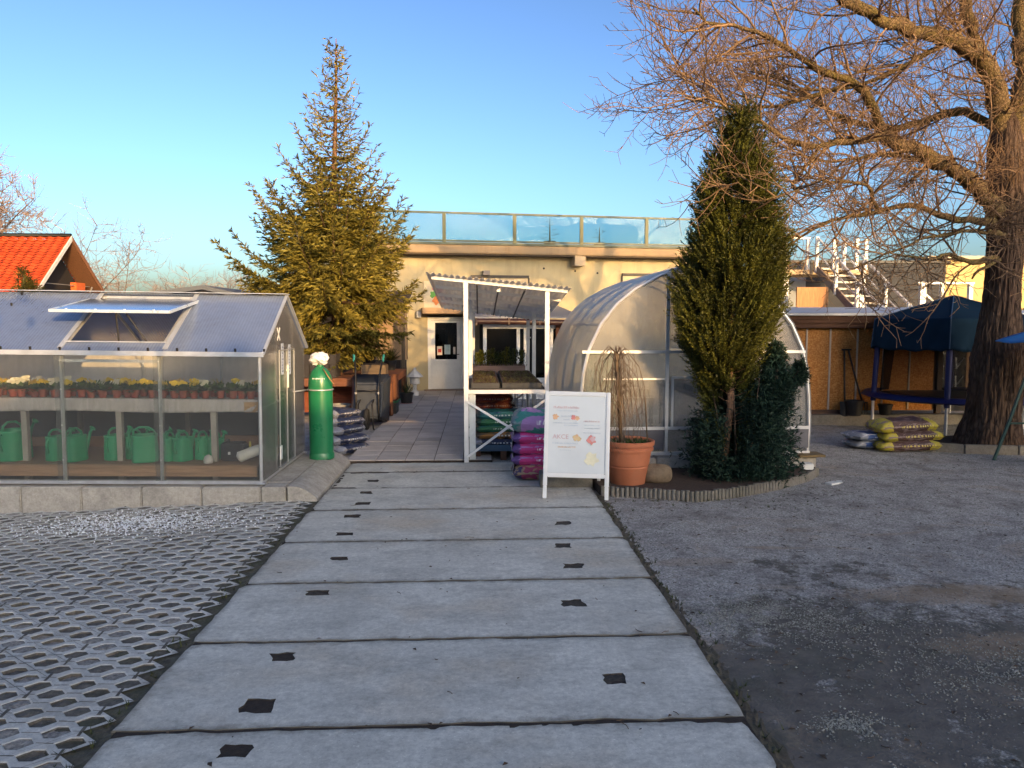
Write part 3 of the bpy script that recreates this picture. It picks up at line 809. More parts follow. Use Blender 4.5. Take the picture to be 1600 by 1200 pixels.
# watering cans
GREENP = M('green_can_plastic', (.016, .27, .12), .38, var=.15, scale=4, spec=.5)
def watering_can(label, L, Wd, H, loc, rz):
    t = thing('watering_can', label, 'watering can', (0, 0, 0), 'watering cans on the lower shelf')
    b = MB(); n = 28
    prof = [(.0, .92), (.03, 1.0), (.5, .98), (.86, .93), (.93, .96), (1.0, .95)]
    vs = []; fs = []
    for z, s in prof:
        for k in range(n):
            a = 2 * math.pi * k / n; e = .6
            vs.append((math.copysign(abs(math.cos(a)) ** e, math.cos(a)) * L / 2 * s, math.copysign(abs(math.sin(a)) ** e, math.sin(a)) * Wd / 2 * s, z * H))
    for i in range(len(prof) - 1):
        for k in range(n): fs.append((i * n + k, i * n + (k + 1) % n, (i + 1) * n + (k + 1) % n, (i + 1) * n + k))
    fs.append(tuple(range(n))[::-1])
    b.add(vs, fs); b.build('body', GREENP, t, smooth='auto', solid=.004)
    b = MB(); b.tube([(-L * .42, 0, H * .93), (-L * .40, 0, H * 1.16), (-L * .2, 0, H * 1.27), (L * .12, 0, H * 1.26), (L * .34, 0, H * 1.12), (L * .43, 0, H * .93)], .013, 8)
    b.tube([(-L * .45, 0, H * .9), (-L * .56, 0, H * .85), (-L * .58, 0, H * .6), (-L * .48, 0, H * .35)], .012, 8); b.build('handle', GREENP, t, smooth=True)
    b = MB(); b.tube([(L * .46, 0, H * .16), (L * .62, 0, H * .45), (L * .82, 0, H * .98), (L * .92, 0, H * 1.12)], [.026, .022, .016, .015], 10); b.cyl((L * .92, 0, H * 1.12), (L * .98, 0, H * 1.16), .017, .04, 12); b.build('spout', GREENP, t, smooth=True)
    t.location = loc; t.rotation_euler = (0, 0, rz)
    return t
zs = lambda x: .316 + gtilt(x)
cans = [(-5.22, 8.52, .34, .30, 'large green watering can, leftmost one, at the edge of the frame', 1.4), (-4.74, 8.5, .22, .17, 'slim green watering can right of the leftmost large one', 1.25),
        (-4.52, 8.46, .25, .19, 'mid-sized green watering can just left of the metal post with the joint strip', 1.2), (-4.12, 8.56, .24, .19, 'green watering can just right of the post with the joint strip', 1.3),
        (-3.93, 8.62, .20, .16, 'slim green watering can tucked behind the can with the tall loop handle', 1.2), (-3.74, 8.44, .28, .25, 'stout green watering can with tall loop handle, in the middle of the row', .35),
        (-3.50, 8.5, .20, .16, 'small green watering can right of the stout loop-handled one', 1.3), (-3.35, 8.5, .21, .18, 'small green watering can second left of the thin middle post', 1.2),
        (-3.16, 8.6, .18, .15, 'small green watering can directly left of the thin middle post', 1.3), (-3.02, 8.62, .17, .14, 'smallest green watering can, rightmost of the row', 1.3)]
for (x, y, L, Wd, lab, rz) in cans:
    watering_can(lab, L, Wd, L * .55 + .15, (x, y, zs(x)), rz)
# oddments at the right end of the shelf
t = thing('canister', 'black square plastic canister on the shelf beside the white jug', 'canister', (-2.78, 8.52, .316))
b = MB(); b.box(-2.92, 8.45, .316, -2.66, 8.62, .53); b.build('body', BLACK, t, bevel=.02)
b = MB(); b.cyl((-2.86, 8.53, .53), (-2.86, 8.53, .565), .025); b.build('cap', BLACK, t)
b = MB()
for x in (-2.83, -2.73): b.box(x, 8.442, .40, x + .025, 8.449, .43)
b.build('label_spot', WHITE, t)
t = thing('jug', 'white plastic jug lying on its side with yellow tap on the shelf', 'jug', (-2.6, 8.4, .316))
b = MB(); b.tube([(-2.70, 8.36, .375), (-2.68, 8.37, .385), (-2.50, 8.46, .45), (-2.46, 8.48, .47), (-2.43, 8.5, .485)], [.03, .062, .062, .045, .02], 14); b.build('body', M('milky_plastic', (.62, .60, .54), .4), t, smooth=True)
b = MB(); b.cyl((-2.58, 8.44, .46), (-2.58, 8.44, .55), .012); b.build('tap', M('yellow_plastic', (.45, .36, .06), .4), t)
b = MB(); b.lathe([(.0, 0), (.045, .0), (.055, .04), (.04, .08), (.012, .10)], (-3.02, 8.36, .316), 12)
tag(b.build('small_sack', M('pale_sack', (.55, .52, .47), .8), None, True, loc=(-3.02, 8.36, .316)), 'small pale tied sack on the shelf left of the black canister', 'sack')

# potted primroses
def primrose(kind, label):
    t = thing('potted_primrose', label, 'potted plant', (0, 0, 0), {'y': 'yellow primroses on the bench', 'w': 'white primroses on the bench', 'g': 'leafy pots on the bench'}[kind])
    b = MB(); b.lathe([(.034, 0), (.045, .070), (.050, .070), (.051, .088), (.044, .088), (.040, .075)], n=14); b.build('pot', M('red_clay_pot', (.28, .06, .03), .75), t, smooth='auto')
    g = random.Random({'y': 1, 'w': 2, 'g': 3}[kind]); b = MB()
    for k in range(60):
        a = g.uniform(0, 6.28); el = g.uniform(-.1, 1.3); L = g.uniform(.06, .115); d = Vector((math.cos(a) * math.cos(el), math.sin(a) * math.cos(el), math.sin(el)))
        q = d.cross(Vector((0, 0, 1))).normalized(); p = Vector((0, 0, .085)); b.cv = g.uniform(.2, 1.1)
        b.add([p, p + d * L * .5 + q * L * .28, p + d * L - Vector((0, 0, .012)), p + d * L * .5 - q * L * .28], [(0, 1, 2, 3)])
    b.build('leaves', foliage('primrose_leaf', (.03, .07, .015), (.09, .17, .03)), t)
    if kind != 'g':
        b = MB()
        for k in range(15):
            a = g.uniform(0, 6.28); r = g.uniform(0, .055); z = .175 + g.uniform(-.025, .025)
            c = Vector((r * math.cos(a), r * math.sin(a), z))
            pts = [c + Vector((.024 * math.cos(m * 1.2566), .010 * math.sin(m * 1.2566), .020 * math.sin(m * 1.2566 + .4))) for m in range(5)]
            b.add(pts + [c - Vector((0, 0, .006))], [(0, 1, 2, 3, 4), (0, 1, 5), (2, 3, 5)])
        b.build('flowers', M('primrose_' + kind, (.72, .52, .03) if kind == 'y' else (.75, .72, .55), .5), t)
    return t
proto = {k: primrose(k, l) for k, l in (('y', 'clay pot of leafy primrose with yellow blooms on the greenhouse bench'), ('w', 'clay pot of primrose with cream white blooms on the greenhouse bench'), ('g', 'clay pot of leafy primrose without blooms on the greenhouse bench'))}
usedp = set(); r2 = random.Random(21)
for row, y in enumerate((8.50, 8.66, 8.82)):
    n = 27 if row == 0 else 22
    for i in range(n):
        x = -5.85 + 3.3 * i / (n - 1) + r2.uniform(-.03, .03)
        k = r2.choice('yyywgg')
        loc = (x, y + r2.uniform(-.03, .03), 1.026 + gtilt(x)); rot = (0, 0, r2.uniform(0, 6))
        if k in usedp: dup(proto[k], loc, rot)
        else: usedp.add(k); proto[k].location = loc; proto[k].rotation_euler = rot

# ------------------------------------------------------------------ green gas cylinder by the greenhouse
CG = M('cylinder_green', (.012, .16, .065), .32, var=.12, scale=3, spec=.5, dirt=.25, dirtcol=(.04, .09, .06))
cyx, cyy, cyz = -2.03, 9.62, .13
t = thing('gas_cylinder', 'tall green gas cylinder standing at the greenhouse corner', 'gas cylinder', (cyx, cyy, cyz))
b = MB(); b.lathe([(.145, 0), (.158, .012), (.158, .07), (.150, .085), (.150, .09), (.152, .93), (.150, 1.0), (.138, 1.07), (.112, 1.13), (.075, 1.17), (.045, 1.19), (.045, 1.22)], (cyx, cyy, cyz), 36); b.build('body', CG, t, smooth='auto')
b = MB(); b.cyl((cyx, cyy, cyz + 1.21), (cyx, cyy, cyz + 1.30), .03); b.cyl((cyx - .06, cyy, cyz + 1.27), (cyx + .06, cyy, cyz + 1.27), .014); b.build('valve', M('brass', (.35, .22, .08), .35, .9), t)
b = MB(); r2 = random.Random(2)
for k in range(13): b.obox((cyx - .07 + k * .012, cyy - math.sqrt(.139 ** 2 - (-.07 + k * .012) ** 2) - .002, cyz + 1.045), (.008, .004, r2.uniform(.010, .022)))
b.build('stencil_marks', WHITE, t)
b = MB(); b.tube([(cyx + .1556 * math.cos(a_), cyy + .1556 * math.sin(a_), cyz + .90) for a_ in [2 * math.pi * k / 30 for k in range(31)]], .010, 6, False)
b.bar((cyx - .15, cyy - .02, cyz + .90), (-2.30, 9.30, cyz + .90), .02, .012)
tag(b.build('steel_strap', GALV, None, True, loc=(cyx, cyy, cyz + .9)), 'thin steel strap holding the green gas cylinder to the greenhouse', 'strap')
b = MB(); b.tube([(cyx + .06, cyy - .10, cyz + 1.17), (cyx + .13, cyy - .16, cyz + 1.08), (cyx + .21, cyy - .2, cyz + .98)], .007, 6)
tag(b.build('hose_end', M('orange_hose', (.30, .15, .06), .6), None, True, loc=(cyx + .1, cyy - .1, cyz + 1.1)), 'short orange brown hose hanging from the gas cylinder top', 'hose')
b = MB(); g = random.Random(4)
def bagf(u, v):
    a = u * 2 * math.pi; ph = v * math.pi
    d = Vector((math.cos(a) * math.sin(ph), math.sin(a) * math.sin(ph), -math.cos(ph)))
    n = mnoise.noise(d * 2.2 + Vector((3, 1, 7))); n2 = abs(mnoise.noise(d * 5.5)); n3 = abs(mnoise.noise(d * 11 + Vector((5, 2, 1))))
    r = .92 + .20 * n - .16 * n2 + .06 * n3
    return (cyx - .015 + .135 * d.x * r, cyy + .13 * d.y * r, cyz + 1.285 + (.085 * d.z * r if d.z > 0 else .07 * d.z * r) + .02 * math.sin(3 * a))
b.grid(bagf, 70, 36)
tag(b.build('plastic_bag', M('white_plastic', (.70, .69, .67), .45, var=.12, scale=14, bump=.6, bscale=20), None, True, loc=(cyx, cyy, cyz + 1.28)), 'crumpled white plastic bag over the gas cylinder valve', 'bag')
# ------------------------------------------------------------------ sacks
def pillow(L, W, H, seed=0, nu=26, nv=12):
    g = random.Random(seed); b = MB()
    ph = [g.uniform(0, 6) for _ in range(6)]
    def f(u, v, top):
        x = (u - .5) * L; e = abs(2 * u - 1); q = abs(2 * v - 1)
        t = (max(0, 1 - e ** 5) ** .55) * (max(0, 1 - q ** 4) ** .5)
        wv = .5 + .5 * t
        y = (v - .5) * W * (1 - .10 * (1 - e ** 2) * 0 - .06 * e ** 6) * wv ** .15
        wr = .035 * H * (math.sin(9 * u + ph[0] + 3 * v) + math.sin(17 * v + ph[1] + 5 * u) + .8 * math.sin(31 * u + ph[2] - 9 * v)) * t
        z = H * .45 + (H * .55 * t + wr if top else -H * .45 * t ** .5 * min(1, t * 2))
        z += .10 * H * t * (mnoise.noise(Vector((x * 5 + seed, y * 6, seed * 1.7))) + .6 * abs(mnoise.noise(Vector((x * 11, y * 13 + seed, seed)))))
        if e > .93: z += .01 * math.sin(23 * v + ph[3]) + .012 * math.sin(7 * v + ph[4])
        return (x + .006 * math.sin(11 * v + ph[5]) * e, y, z + .002)
    b.grid(lambda u, v: f(u, v, True), nu, nv); b.grid(lambda u, v: f(u, v, False), nu, nv)
    return b
def sack(label, loc, size, mat, rz=0, seed=1, group=None, tilt=(0, 0)):
    o = pillow(*size, seed=seed).build('potting_soil_sack', mat, None, True)
    o.location = loc; o.rotation_euler = (tilt[0], tilt[1], rz)
    return tag(o, label, 'sack', group)

NAVYBAG = bag_mat('navy_bag_print', (.30, .32, .38), (.022, .034, .085), (.30, .26, .20), .16, .88, .60, 8)
PINKBAG = bag_mat('pink_bag_print', (.12, .06, .22), (.58, .045, .22), (.48, .22, .50), .12, .97, .60, 6)
PINKTOP = bag_mat('lilac_bag_print', (.16, .22, .24), (.40, .22, .48), (.04, .22, .20), .14, .86, .50, 5)
PINKLOW = bag_mat('flower_bag_print', (.07, .05, .12), (.40, .05, .12), (.42, .28, .16), .12, .97, .50, 9)
YELBAG = bag_mat('yellow_bag_print', (.42, .35, .035), (.075, .035, .03), (.20, .14, .13), .22, .80, .54, 8, (.62, .5, .10))
BLUEBAG = bag_mat('blue_bag_print', (.20, .22, .26), (.04, .09, .26), (.45, .46, .50), .2, .75, .55, 5)
GREENBAG = bag_mat('green_bag_print', (.03, .06, .05), (.025, .13, .06), (.02, .16, .16), .1, .9, .60, 5, (.5, .55, .5))
REDBAG = bag_mat('red_bag_print', (.05, .02, .02), (.17, .035, .022), (.26, .09, .03), .08, .92, .58, 6, (.5, .4, .35))
ORBAG = bag_mat('orange_bag_print', (.06, .05, .04), (.34, .16, .04), (.12, .09, .06), .1, .8, .55, 6)
TEALBAG = bag_mat('teal_bag_print', (.03, .05, .06), (.02, .12, .14), (.03, .06, .15), .1, .9, .6, 5, (.5, .55, .55))

# navy and white sacks piled beside the gas cylinder
g = 'sacks heaped by the gas cylinder'
for k, (x, y, z, rz, nm) in enumerate([(-1.98, 11.0, -.03, 1.15, 'navy and white sack at the bottom of the heap behind the gas cylinder'), (-2.02, 11.05, .10, 1.0, 'navy sack second from the bottom of the heap behind the gas cylinder'),
        (-2.06, 11.15, .23, 1.2, 'navy sack in the middle of the heap behind the gas cylinder'), (-2.10, 11.18, .35, 1.05, 'navy sack second from the top of the heap behind the gas cylinder'),
        (-2.14, 11.2, .46, 1.2, 'topmost crumpled navy sack of the heap behind the gas cylinder')]):
    sack(nm, (x, y, z), (.78, .48, .14), NAVYBAG, rz, 40 + k, g, (.0, .05))

# wheelbarrow stood on its nose against the bench
t = thing('wheelbarrow', 'dark blue wheelbarrow stood upright against the brown wooden bench', 'wheelbarrow', (-2.05, 13.5, 0))
b = MB()
def tray(u, v):      # shell: u around, v depth (open side faces away from the viewer)
    return None
back = [(-2.27, 13.42, .16), (-1.77, 13.42, .16), (-1.74, 13.5, .78), (-2.24, 13.5, .78)]
rim = [(-2.36, 13.75, .04), (-1.66, 13.75, .04), (-1.62, 13.78, .93), (-2.32, 13.78, .93)]
b.add(back + rim, [(0, 1, 2, 3), (0, 1, 5, 4), (1, 2, 6, 5), (2, 3, 7, 6), (3, 0, 4, 7)])
b.build('tray', NAVY, t, bevel=.03, smooth='auto', solid=.008)
b = MB()
for x in (-2.2, -1.80):
    b.tube([(x, 13.43, .12), (x, 13.38, .3), (x + .0, 13.4, .72), (x + .02 * (1 if x > -2 else -1), 13.52, 1.0), (x + .05 * (1 if x > -2 else -1), 13.62, 1.2)], .016, 8)
b.bar((-2.2, 13.40, .66), (-1.8, 13.40, .66), .02)
b.build('frame', DKMETAL, t, smooth=True)
b = MB()
for x in (-2.12, -1.88): b.tube([(x, 13.38, .50), (x, 13.14, .44), (x + .02, 13.10, .02), (x + .03, 13.14, -.01)], .013, 8)
b.build('stand', DKMETAL, t, smooth=True)
for x in (-2.26, -1.74):
    b = MB(); b.cyl((x, 13.61, 1.17), (x + (.01 if x > -2 else -.01), 13.67, 1.29), .02); b.build('grip', M('teal_grip', (.02, .20, .19), .6), t)
b = MB(); b.lathe([(.10, -.035), (.17, -.035), (.19, -.015), (.19, .015), (.17, .035), (.10, .035)], (0, 0, 0), 24)
wv = MB(); Mx = Matrix.Rotation(R(90), 3, 'Y')
wv.v = [tuple(Mx @ Vector(p) + Vector((-2.0, 13.3, .16))) for p in b.v]; wv.f = b.f; wv.m = b.m; wv.var = b.var
wh = wv.build('wheel', RUBBER, t, smooth='auto')
b = MB()
for x in (-2.2, -1.8): b.cyl((x - .008, 13.37, .62), (x + .008, 13.35, .62), .02)
b.build('bolt', GALV, t)

# brown wooden sales benches under the spruce
def bench(label, x0, x1, y0, y1, z, brace=True):
    t = thing('wooden_bench', label, 'bench', ((x0 + x1) / 2, (y0 + y1) / 2, 0), 'brown benches under the spruce')
    b = MB(); n = max(3, int((y1 - y0) / .16))
    for k in range(n): b.box(x0, y0 + (y1 - y0) * k / n + .004, z - .035, x1, y0 + (y1 - y0) * (k + 1) / n - .004, z)
    b.build('bench_top', BROWN, t)
    b = MB(); b.box(x0 + .02, y0 + .02, z - .15, x1 - .02, y0 + .05, z - .037); b.box(x1 - .05, y0 + .051, z - .15, x1 - .02, y1, z - .037); b.build('apron_board', BROWN, t)
    for px, py in ((x0 + .06, y0 + .06), (x1 - .06, y0 + .06), (x0 + .06, y1 - .06), (x1 - .06, y1 - .06)):
        b = MB(); b.box(px - .05, py - .045, -.04, px + .05, py + .045, z - .037); b.build('leg', BROWNZ, t, bevel=.004)
    if brace:
        b = MB(); b.bar((x1 - .04, y0 + .12, z - .2), (x1 - .04, y1 - .12, .05), .03, .06); b.build('brace', BROWNZ, t)
        b = MB(); b.box(x0 + .1, y1 - .05, .1, x1 - .1, y1 - .02, z - .2); b.build('back_board', wood('red_brown_board', (.20, .06, .03), 'x'), t)
    return t
bench('brown wooden bench with thick legs behind the upright wheelbarrow', -3.9, -1.70, 13.95, 14.9, .84)
bench('brown wooden bench further back beside the walkway near the door', -2.9, -1.68, 15.6, 17.4, .80, False)
t = thing('crate', 'black slatted crate standing on the brown bench by the spruce trunk', 'crate', (-3.0, 14.4, .84))
b = MB()
for k in range(5): b.box(-3.28 + k * .12, 14.1, .845, -3.18 + k * .12, 14.12, 1.28)
for k in range(5): b.box(-2.70, 14.14 + k * .09, .845, -2.68, 14.21 + k * .09, 1.28)
b.box(-3.28, 14.12, .845, -2.70, 14.55, .86); b.box(-3.29, 14.085, 1.1, -2.68, 14.098, 1.16); b.build('slats', wood('black_wood', (.035, .032, .032), 'z'), t)
b = MB(); b.box(-3.26, 14.13, .9, -2.72, 14.5, 1.24); b.build('lining', M('crate_lining', (.02, .02, .022), .8), t)
t = thing('planter_box', 'long weathered planter box on the bench right of the wheelbarrow handles', 'planter', (-2.0, 14.5, .84))
b = MB(); b.box(-2.25, 14.35, .845, -1.78, 14.75, 1.06); b.build('box', wood('planter_wood', (.13, .095, .06)), t, bevel=.01)
b = MB(); b.box(-2.23, 14.37, 1.05, -1.8, 14.73, 1.075); b.build('fill', SOIL, t)
t = thing('tub', 'grey round tub under the brown bench beside the spruce trunk', 'tub', (-2.6, 14.1, 0))
b = MB(); b.lathe([(.15, -.03), (.19, .30), (.205, .31), (.205, .34), (.18, .34), (.15, .05)], (-2.62, 14.12, 0), 24); b.build('shell', M('grey_plastic', (.20, .20, .20), .5), t, smooth='auto')
def conepot(label, x, y, r, h, body, base=None, foliage_=None, name='plant_pot', z0=-.03, seed=1):
    t = thing(name, label, 'pot', (x, y, z0))
    b = MB(); b.lathe([(r * .72, 0), (r * .95, h * .86), (r * 1.04, h * .86), (r * 1.04, h), (r * .92, h), (r * .88, h * .85), (.01, h * .84)], (x, y, z0), 20); b.build('shell', body, t, smooth='auto')
    if base:
        b = MB(); b.lathe([(r * .84, 0), (r * .9, h * .22), (.8 * r, h * .22)], (x, y, z0), 20); b.build('saucer', base, t)
    if foliage_:
        g = random.Random(seed); b = MB()
        for k in range(foliage_[1]):
            a = g.uniform(0, 6.28); el = g.uniform(.3, 1.5); L = g.uniform(.4, 1) * foliage_[2]; d = Vector((math.cos(a) * math.cos(el), math.sin(a) * math.cos(el), math.sin(el)))
            q = d.cross(Vector((0, 0, 1))).normalized(); p = Vector((x, y, z0 + h * .85)); b.cv = g.uniform(.2, 1.1); wd = foliage_[3]
            b.add([p, p + d * L * .5 + q * wd, p + d * L, p + d * L * .5 - q * wd], [(0, 1, 2, 3)])
        b.build('leaves', foliage_[0], t)
    return t
EVERG = foliage('shrub_leaf', (.02, .035, .012), (.07, .09, .025))
conepot('black pot with red saucer at the walkway edge near the door', -1.66, 17.1, .16, .30, BLACK, M('red_plastic', (.25, .03, .02), .5), (EVERG, 40, .5, .008), seed=3)
conepot('dark pot of twiggy shrub on the bench near the house corner', -2.4, 16.4, .16, .26, BLACK, None, (EVERG, 160, .55, .012), z0=.80, seed=5)
conepot('dark pot of round leafy shrub on the far bench', -2.0, 16.9, .15, .22, BLACK, None, (foliage('olive_leaf', (.06, .065, .015), (.16, .14, .03)), 160, .42, .014), z0=.80, seed=6)
t = thing('crate', 'black nursery crate with green rim beside the walkway edge', 'crate', (-1.95, 15.4, 0))
b = MB(); b.box(-2.25, 15.1, -.03, -1.68, 15.6, .26); b.build('box', BLACK, t, bevel=.015)
b = MB(); b.bar((-2.27, 15.09, .275), (-1.66, 15.09, .275), .04, .03); b.bar((-1.66, 15.09, .275), (-1.66, 15.61, .275), .04, .03); b.build('rim', M('crate_green', (.01, .12, .05), .5), t)
t = thing('garden_lantern', 'small white pagoda garden lantern beside the house door', 'lantern', (-1.62, 18.9, 0))
b = MB(); b.lathe([(.10, -.03), (.10, .12), (.05, .16), (.05, .30), (.13, .33), (.12, .48), (.22, .50), (.16, .57), (.05, .66), (.03, .72), (.0, .74)], (-1.62, 18.9, 0), 8); b.build('body', M('white_stoneware', (.60, .58, .55), .7), t)
b = MB(); b.lathe([(.125, .34), (.125, .46)], (-1.62, 18.9, 0), 4); b.build('lamp_box', M('lantern_shade', (.30, .29, .27), .7), t)

# annex left of the house door
PLASTER = None
def plaster(name, base, dk):
    t = NT(name); n = t.noise(1.1, 6, .65); f = t.noise(70, 3)
    c = t.mix(t.ramp(n, [(.3, 0.), (.7, 1.)]), tuple(x * .88 for x in base), tuple(x * 1.08 for x in base))
    c = t.mix(t.ramp(t.noise(.9, 5, .7, t.co((3, 3, .35))), [(.50, 0.), (.75, .55)]), c, dk)
    t.bump(f, .3, .004); return t.set(c, .9, 0, .2)
PLASTER = plaster('cream_plaster', (.45, .385, .24), (.26, .22, .14))
BEIGE = plaster('beige_plaster', (.38, .25, .14), (.22, .16, .11))
GREYPL = plaster('grey_plaster', (.045, .046, .050), (.05, .05, .05))
YELPL = plaster('yellow_plaster', (.46, .34, .15), (.34, .27, .15))
t = thing('side_annex', 'low annex with beige wall and dark plank base left of the house door', 'annex', (-3.2, 18.6, 0))
b = MB(); b.box(-5.2, 18.6, .95, -1.78, 18.8, 2.35); b.build('wall', BEIGE, t)
b = MB()
for k in range(24): b.box(-5.2 + k * .142, 18.585, -.05, -5.2 + k * .142 + .137, 18.64, .945)
b.build('plank_base', wood('dark_planks', (.05, .04, .035), 'z'), t)
b = MB(); b.prism([(-5.4, 18.0, 2.30), (-1.72, 18.0, 2.30), (-1.72, 19.6, 2.62), (-5.4, 19.6, 2.62)], (0, 0, .06)); b.build('roof', wood('roof_boards', (.07, .05, .04)), t)
for x in (-1.82, -3.9): 
    b = MB(); b.box(x - .04, 18.05, -.03, x + .04, 18.13, 2.298); b.build('post', wood('post_wood', (.10, .075, .05), 'z'), t)
t = thing('carport_roof', 'low grey felt gable roof showing just behind the greenhouse ridge', 'shed', (-5, 14.5, 0))
b = MB(); b.prism([(-6.5, 13.9, 2.36), (-5.02, 13.9, 2.56), (-4.2, 13.9, 2.36), (-4.2, 13.9, 2.28), (-5.02, 13.9, 2.48), (-6.5, 13.9, 2.28)], (0, 2.4, 0)); b.build('roof', M('grey_felt', (.10, .11, .125), .8), t)
for x in (-6.3, -4.4):
    for y in (14.1, 16.1):
        b = MB(); b.box(x - .05, y - .05, -.05, x + .05, y + .05, 2.36); b.build('post', wood('carport_post', (.09, .07, .05), 'z'), t)
b = MB(); b.prism([(-5.6, 13.94, 2.30), (-4.7, 13.94, 2.34), (-5.02, 13.94, 2.46)], (0, .03, 0)); b.build('dark_gap', wood('black_wood', (.035, .032, .032), 'z'), t)  # black panel drawn in for the shaded gap under the roof

# ------------------------------------------------------------------ house with roof terrace (local frame, then turned 8.5 degrees)
hb = thing('shop_house', 'cream flat-roofed house with white door and glass-railed roof terrace', 'house')
b = MB()
b.box(-2.7, 0, -.1, .12, .3, 3.66); b.box(.12, 0, 2.06, 1.13, .3, 3.66); b.box(1.13, 0, -.1, 9.3, .3, 3.66)
b.box(-2.7, .3, -.1, -2.4, 7, 3.66); b.box(9.0, .3, -.1, 9.3, 7, 3.66); b.box(-2.4, 6.7, -.1, 9.0, 7, 3.66)
wl = b.build('wall', PLASTER, hb)
b = MB(); b.box(-2.95, -.45, 3.70, 9.6, 7.2, 3.92); b.build('terrace_slab', plaster('slab_plaster', (.34, .25, .155), (.16, .12, .08)), hb, bevel=.015)
b = MB(); b.box(-2.90, -.40, 3.664, 9.55, 7.1, 3.697); b.build('painted_shadow_line', M('shadow_line_dark', (.08, .06, .045), .8), hb)  # dark strip drawn in for the shadow line under the slab
b = MB(); b.box(-2.97, -.47, 3.922, 9.62, -.30, 3.985); b.build('slab_flashing', DKGREEN, hb)
b = MB(); b.box(4.13, -.40, 3.42, 4.43, .0, 3.698); b.build('beam_end', plaster('beam_plaster', (.40, .33, .24), (.2, .16, .1)), hb)
# railing
rl = MB(); rl.bar((-2.9, -.36, 4.76), (8.07, -.36, 4.76), .06, .05); rl.bar((-2.9, -.36, 4.03), (8.07, -.36, 4.03), .05, .05)
rail = rl.build('railing', DKGREEN, hb)
px_ = [-2.9 + .0, -1.32, .55, 2.45, 4.32, 6.20, 8.07]
for x in px_:
    b = MB(); b.box(x - .045, -.39, 3.98, x + .045, -.33, 4.735); b.build('railing_post', M('olive_post', (.07, .08, .03), .5), rail)
TERGL = glass('terrace_glass', (.60, .75, .78), .12, .08, (.24, .35, .40))
for x0, x1 in zip(px_, px_[1:]):
    b = MB(); b.box(x0 + .05, -.365, 4.06, x1 - .05, -.355, 4.73); b.build('railing_glass', TERGL, rail)
# white posts and beam of the stair landing side
for x in (8.2, 8.6, 9.2):
    b = MB(); b.box(x - .05, -.38, 3.985, x + .05, -.30, 4.75); b.build('landing_post', WHITE, hb)
b = MB(); b.bar((8.12, -.34, 4.5), (9.25, -.34, 4.5), .03); b.bar((8.12, -.34, 4.25), (9.25, -.34, 4.25), .02); b.build('landing_rail', WHITE, hb)
# shuttered windows
def win(x0, x1, z0, z1, nm='window'):
    b = MB(); b.bar((x0, -.03, z1), (x1, -.03, z1), .06, .07); b.bar((x0, -.02, z0), (x0, -.02, z1 - .036), .04, .05); b.bar((x1, -.02, z0), (x1, -.02, z1 - .036), .04, .05)
    o = b.build(nm, M('window_trim', (.055, .05, .045), .6), hb)
    b = MB(); n = int((z1 - z0) / .09)
    for k in range(n): b.box(x0 + .027, -.016 - .004 * (k % 2), z0 + k * (z1 - z0 - .04) / n, x1 - .027, -.001, z0 + (k + .95) * (z1 - z0 - .04) / n)
    b.build('shutter', plaster('shutter_beige', (.56, .47, .32), (.4, .33, .22)), o)
win(1.3, 2.92, 2.3, 3.12); win(5.62, 7.4, 1.9, 3.22)
# door
b = MB(); b.box(.125, .03, 0.03, .23, .12, 2.02); b.box(1.02, .03, .03, 1.125, .12, 2.02); b.box(.231, .03, 1.93, 1.019, .12, 2.02); fr = b.build('door_frame', WHITE, hb)
b = MB(); b.box(.235, .05, .05, 1.015, .10, .86); b.box(.235, .05, .861, .325, .10, 1.925); b.box(.925, .05, .861, 1.015, .10, 1.925); b.box(.326, .05, 1.86, .924, .10, 1.925)
b.box(.33, .04, .16, .60, .052, .76); b.box(.65, .04, .16, .92, .052, .76)
dr = b.build('door', WHITE, hb, bevel=.006)
b = MB(); b.box(.327, .07, .865, .923, .08, 1.858); b.build('door_glass', glass('door_glass', (.30, .32, .30), 1.4), dr)
for (x0, z0, x1, z1, c, nm) in ((.38, .98, .52, 1.22, (.55, .50, .45), 'notice'), (.58, 1.0, .74, 1.26, (.42, .52, .52), 'notice'), (.82, 1.0, .88, 1.2, (.55, .50, .45), 'notice')):
    b = MB(); b.box(x0, .062, z0, x1, .066, z1); nt = b.build(nm, M('notice_%d' % int(x0 * 100), c, .6), dr)
    if x0 < .5:
        b = MB(); b.obox((.45, .0605, 1.10), (.09, .002, .10)); b.build('red_print', M('red_print', (.40, .03, .03), .6), nt)
b = MB(); b.cyl((.97, .04, 1.0), (.97, .0, 1.0), .012); b.bar((.97, -.005, 1.0), (.87, -.005, 1.0), .02); b.build('handle', DKMETAL, dr)
b = MB(); b.box(.0, -.28, -.05, 1.25, .12, .05); b.build('threshold', M('threshold_stone', (.22, .15, .11), .7), hb, bevel=.01)
b = MB(); b.box(.13, .29, 0, 1.12, .3, 2.05); b.build('hall_dark', M('unlit_black', (.02, .019, .018), .8), hb)  # near-black panel stands for the unlit hall
b = MB(); b.box(-.05, -.5, 2.10, 2.0, -.001, 2.26); b.build('door_canopy', M('canopy_board', (.38, .25, .14), .7), hb, bevel=.01)
b = MB(); b.box(.02, -.03, 2.265, 1.15, -.001, 2.98); pnl = b.build('painted_board', M('board_cream', (.52, .45, .31), .6), hb)
r2 = random.Random(8)
blobs = [(.30, 2.78, .05, (.45, .05, .04)), (.45, 2.74, .07, (.45, .07, .04)), (.28, 2.62, .085, (.10, .30, .05)), (.50, 2.60, .08, (.50, .14, .08)), (.36, 2.46, .10, (.55, .17, .04)), (.52, 2.44, .10, (.55, .20, .04)), (.66, 2.46, .08, (.50, .12, .05)), (.62, 2.62, .05, (.45, .12, .08)), (.80, 2.40, .05, (.5, .2, .08))]
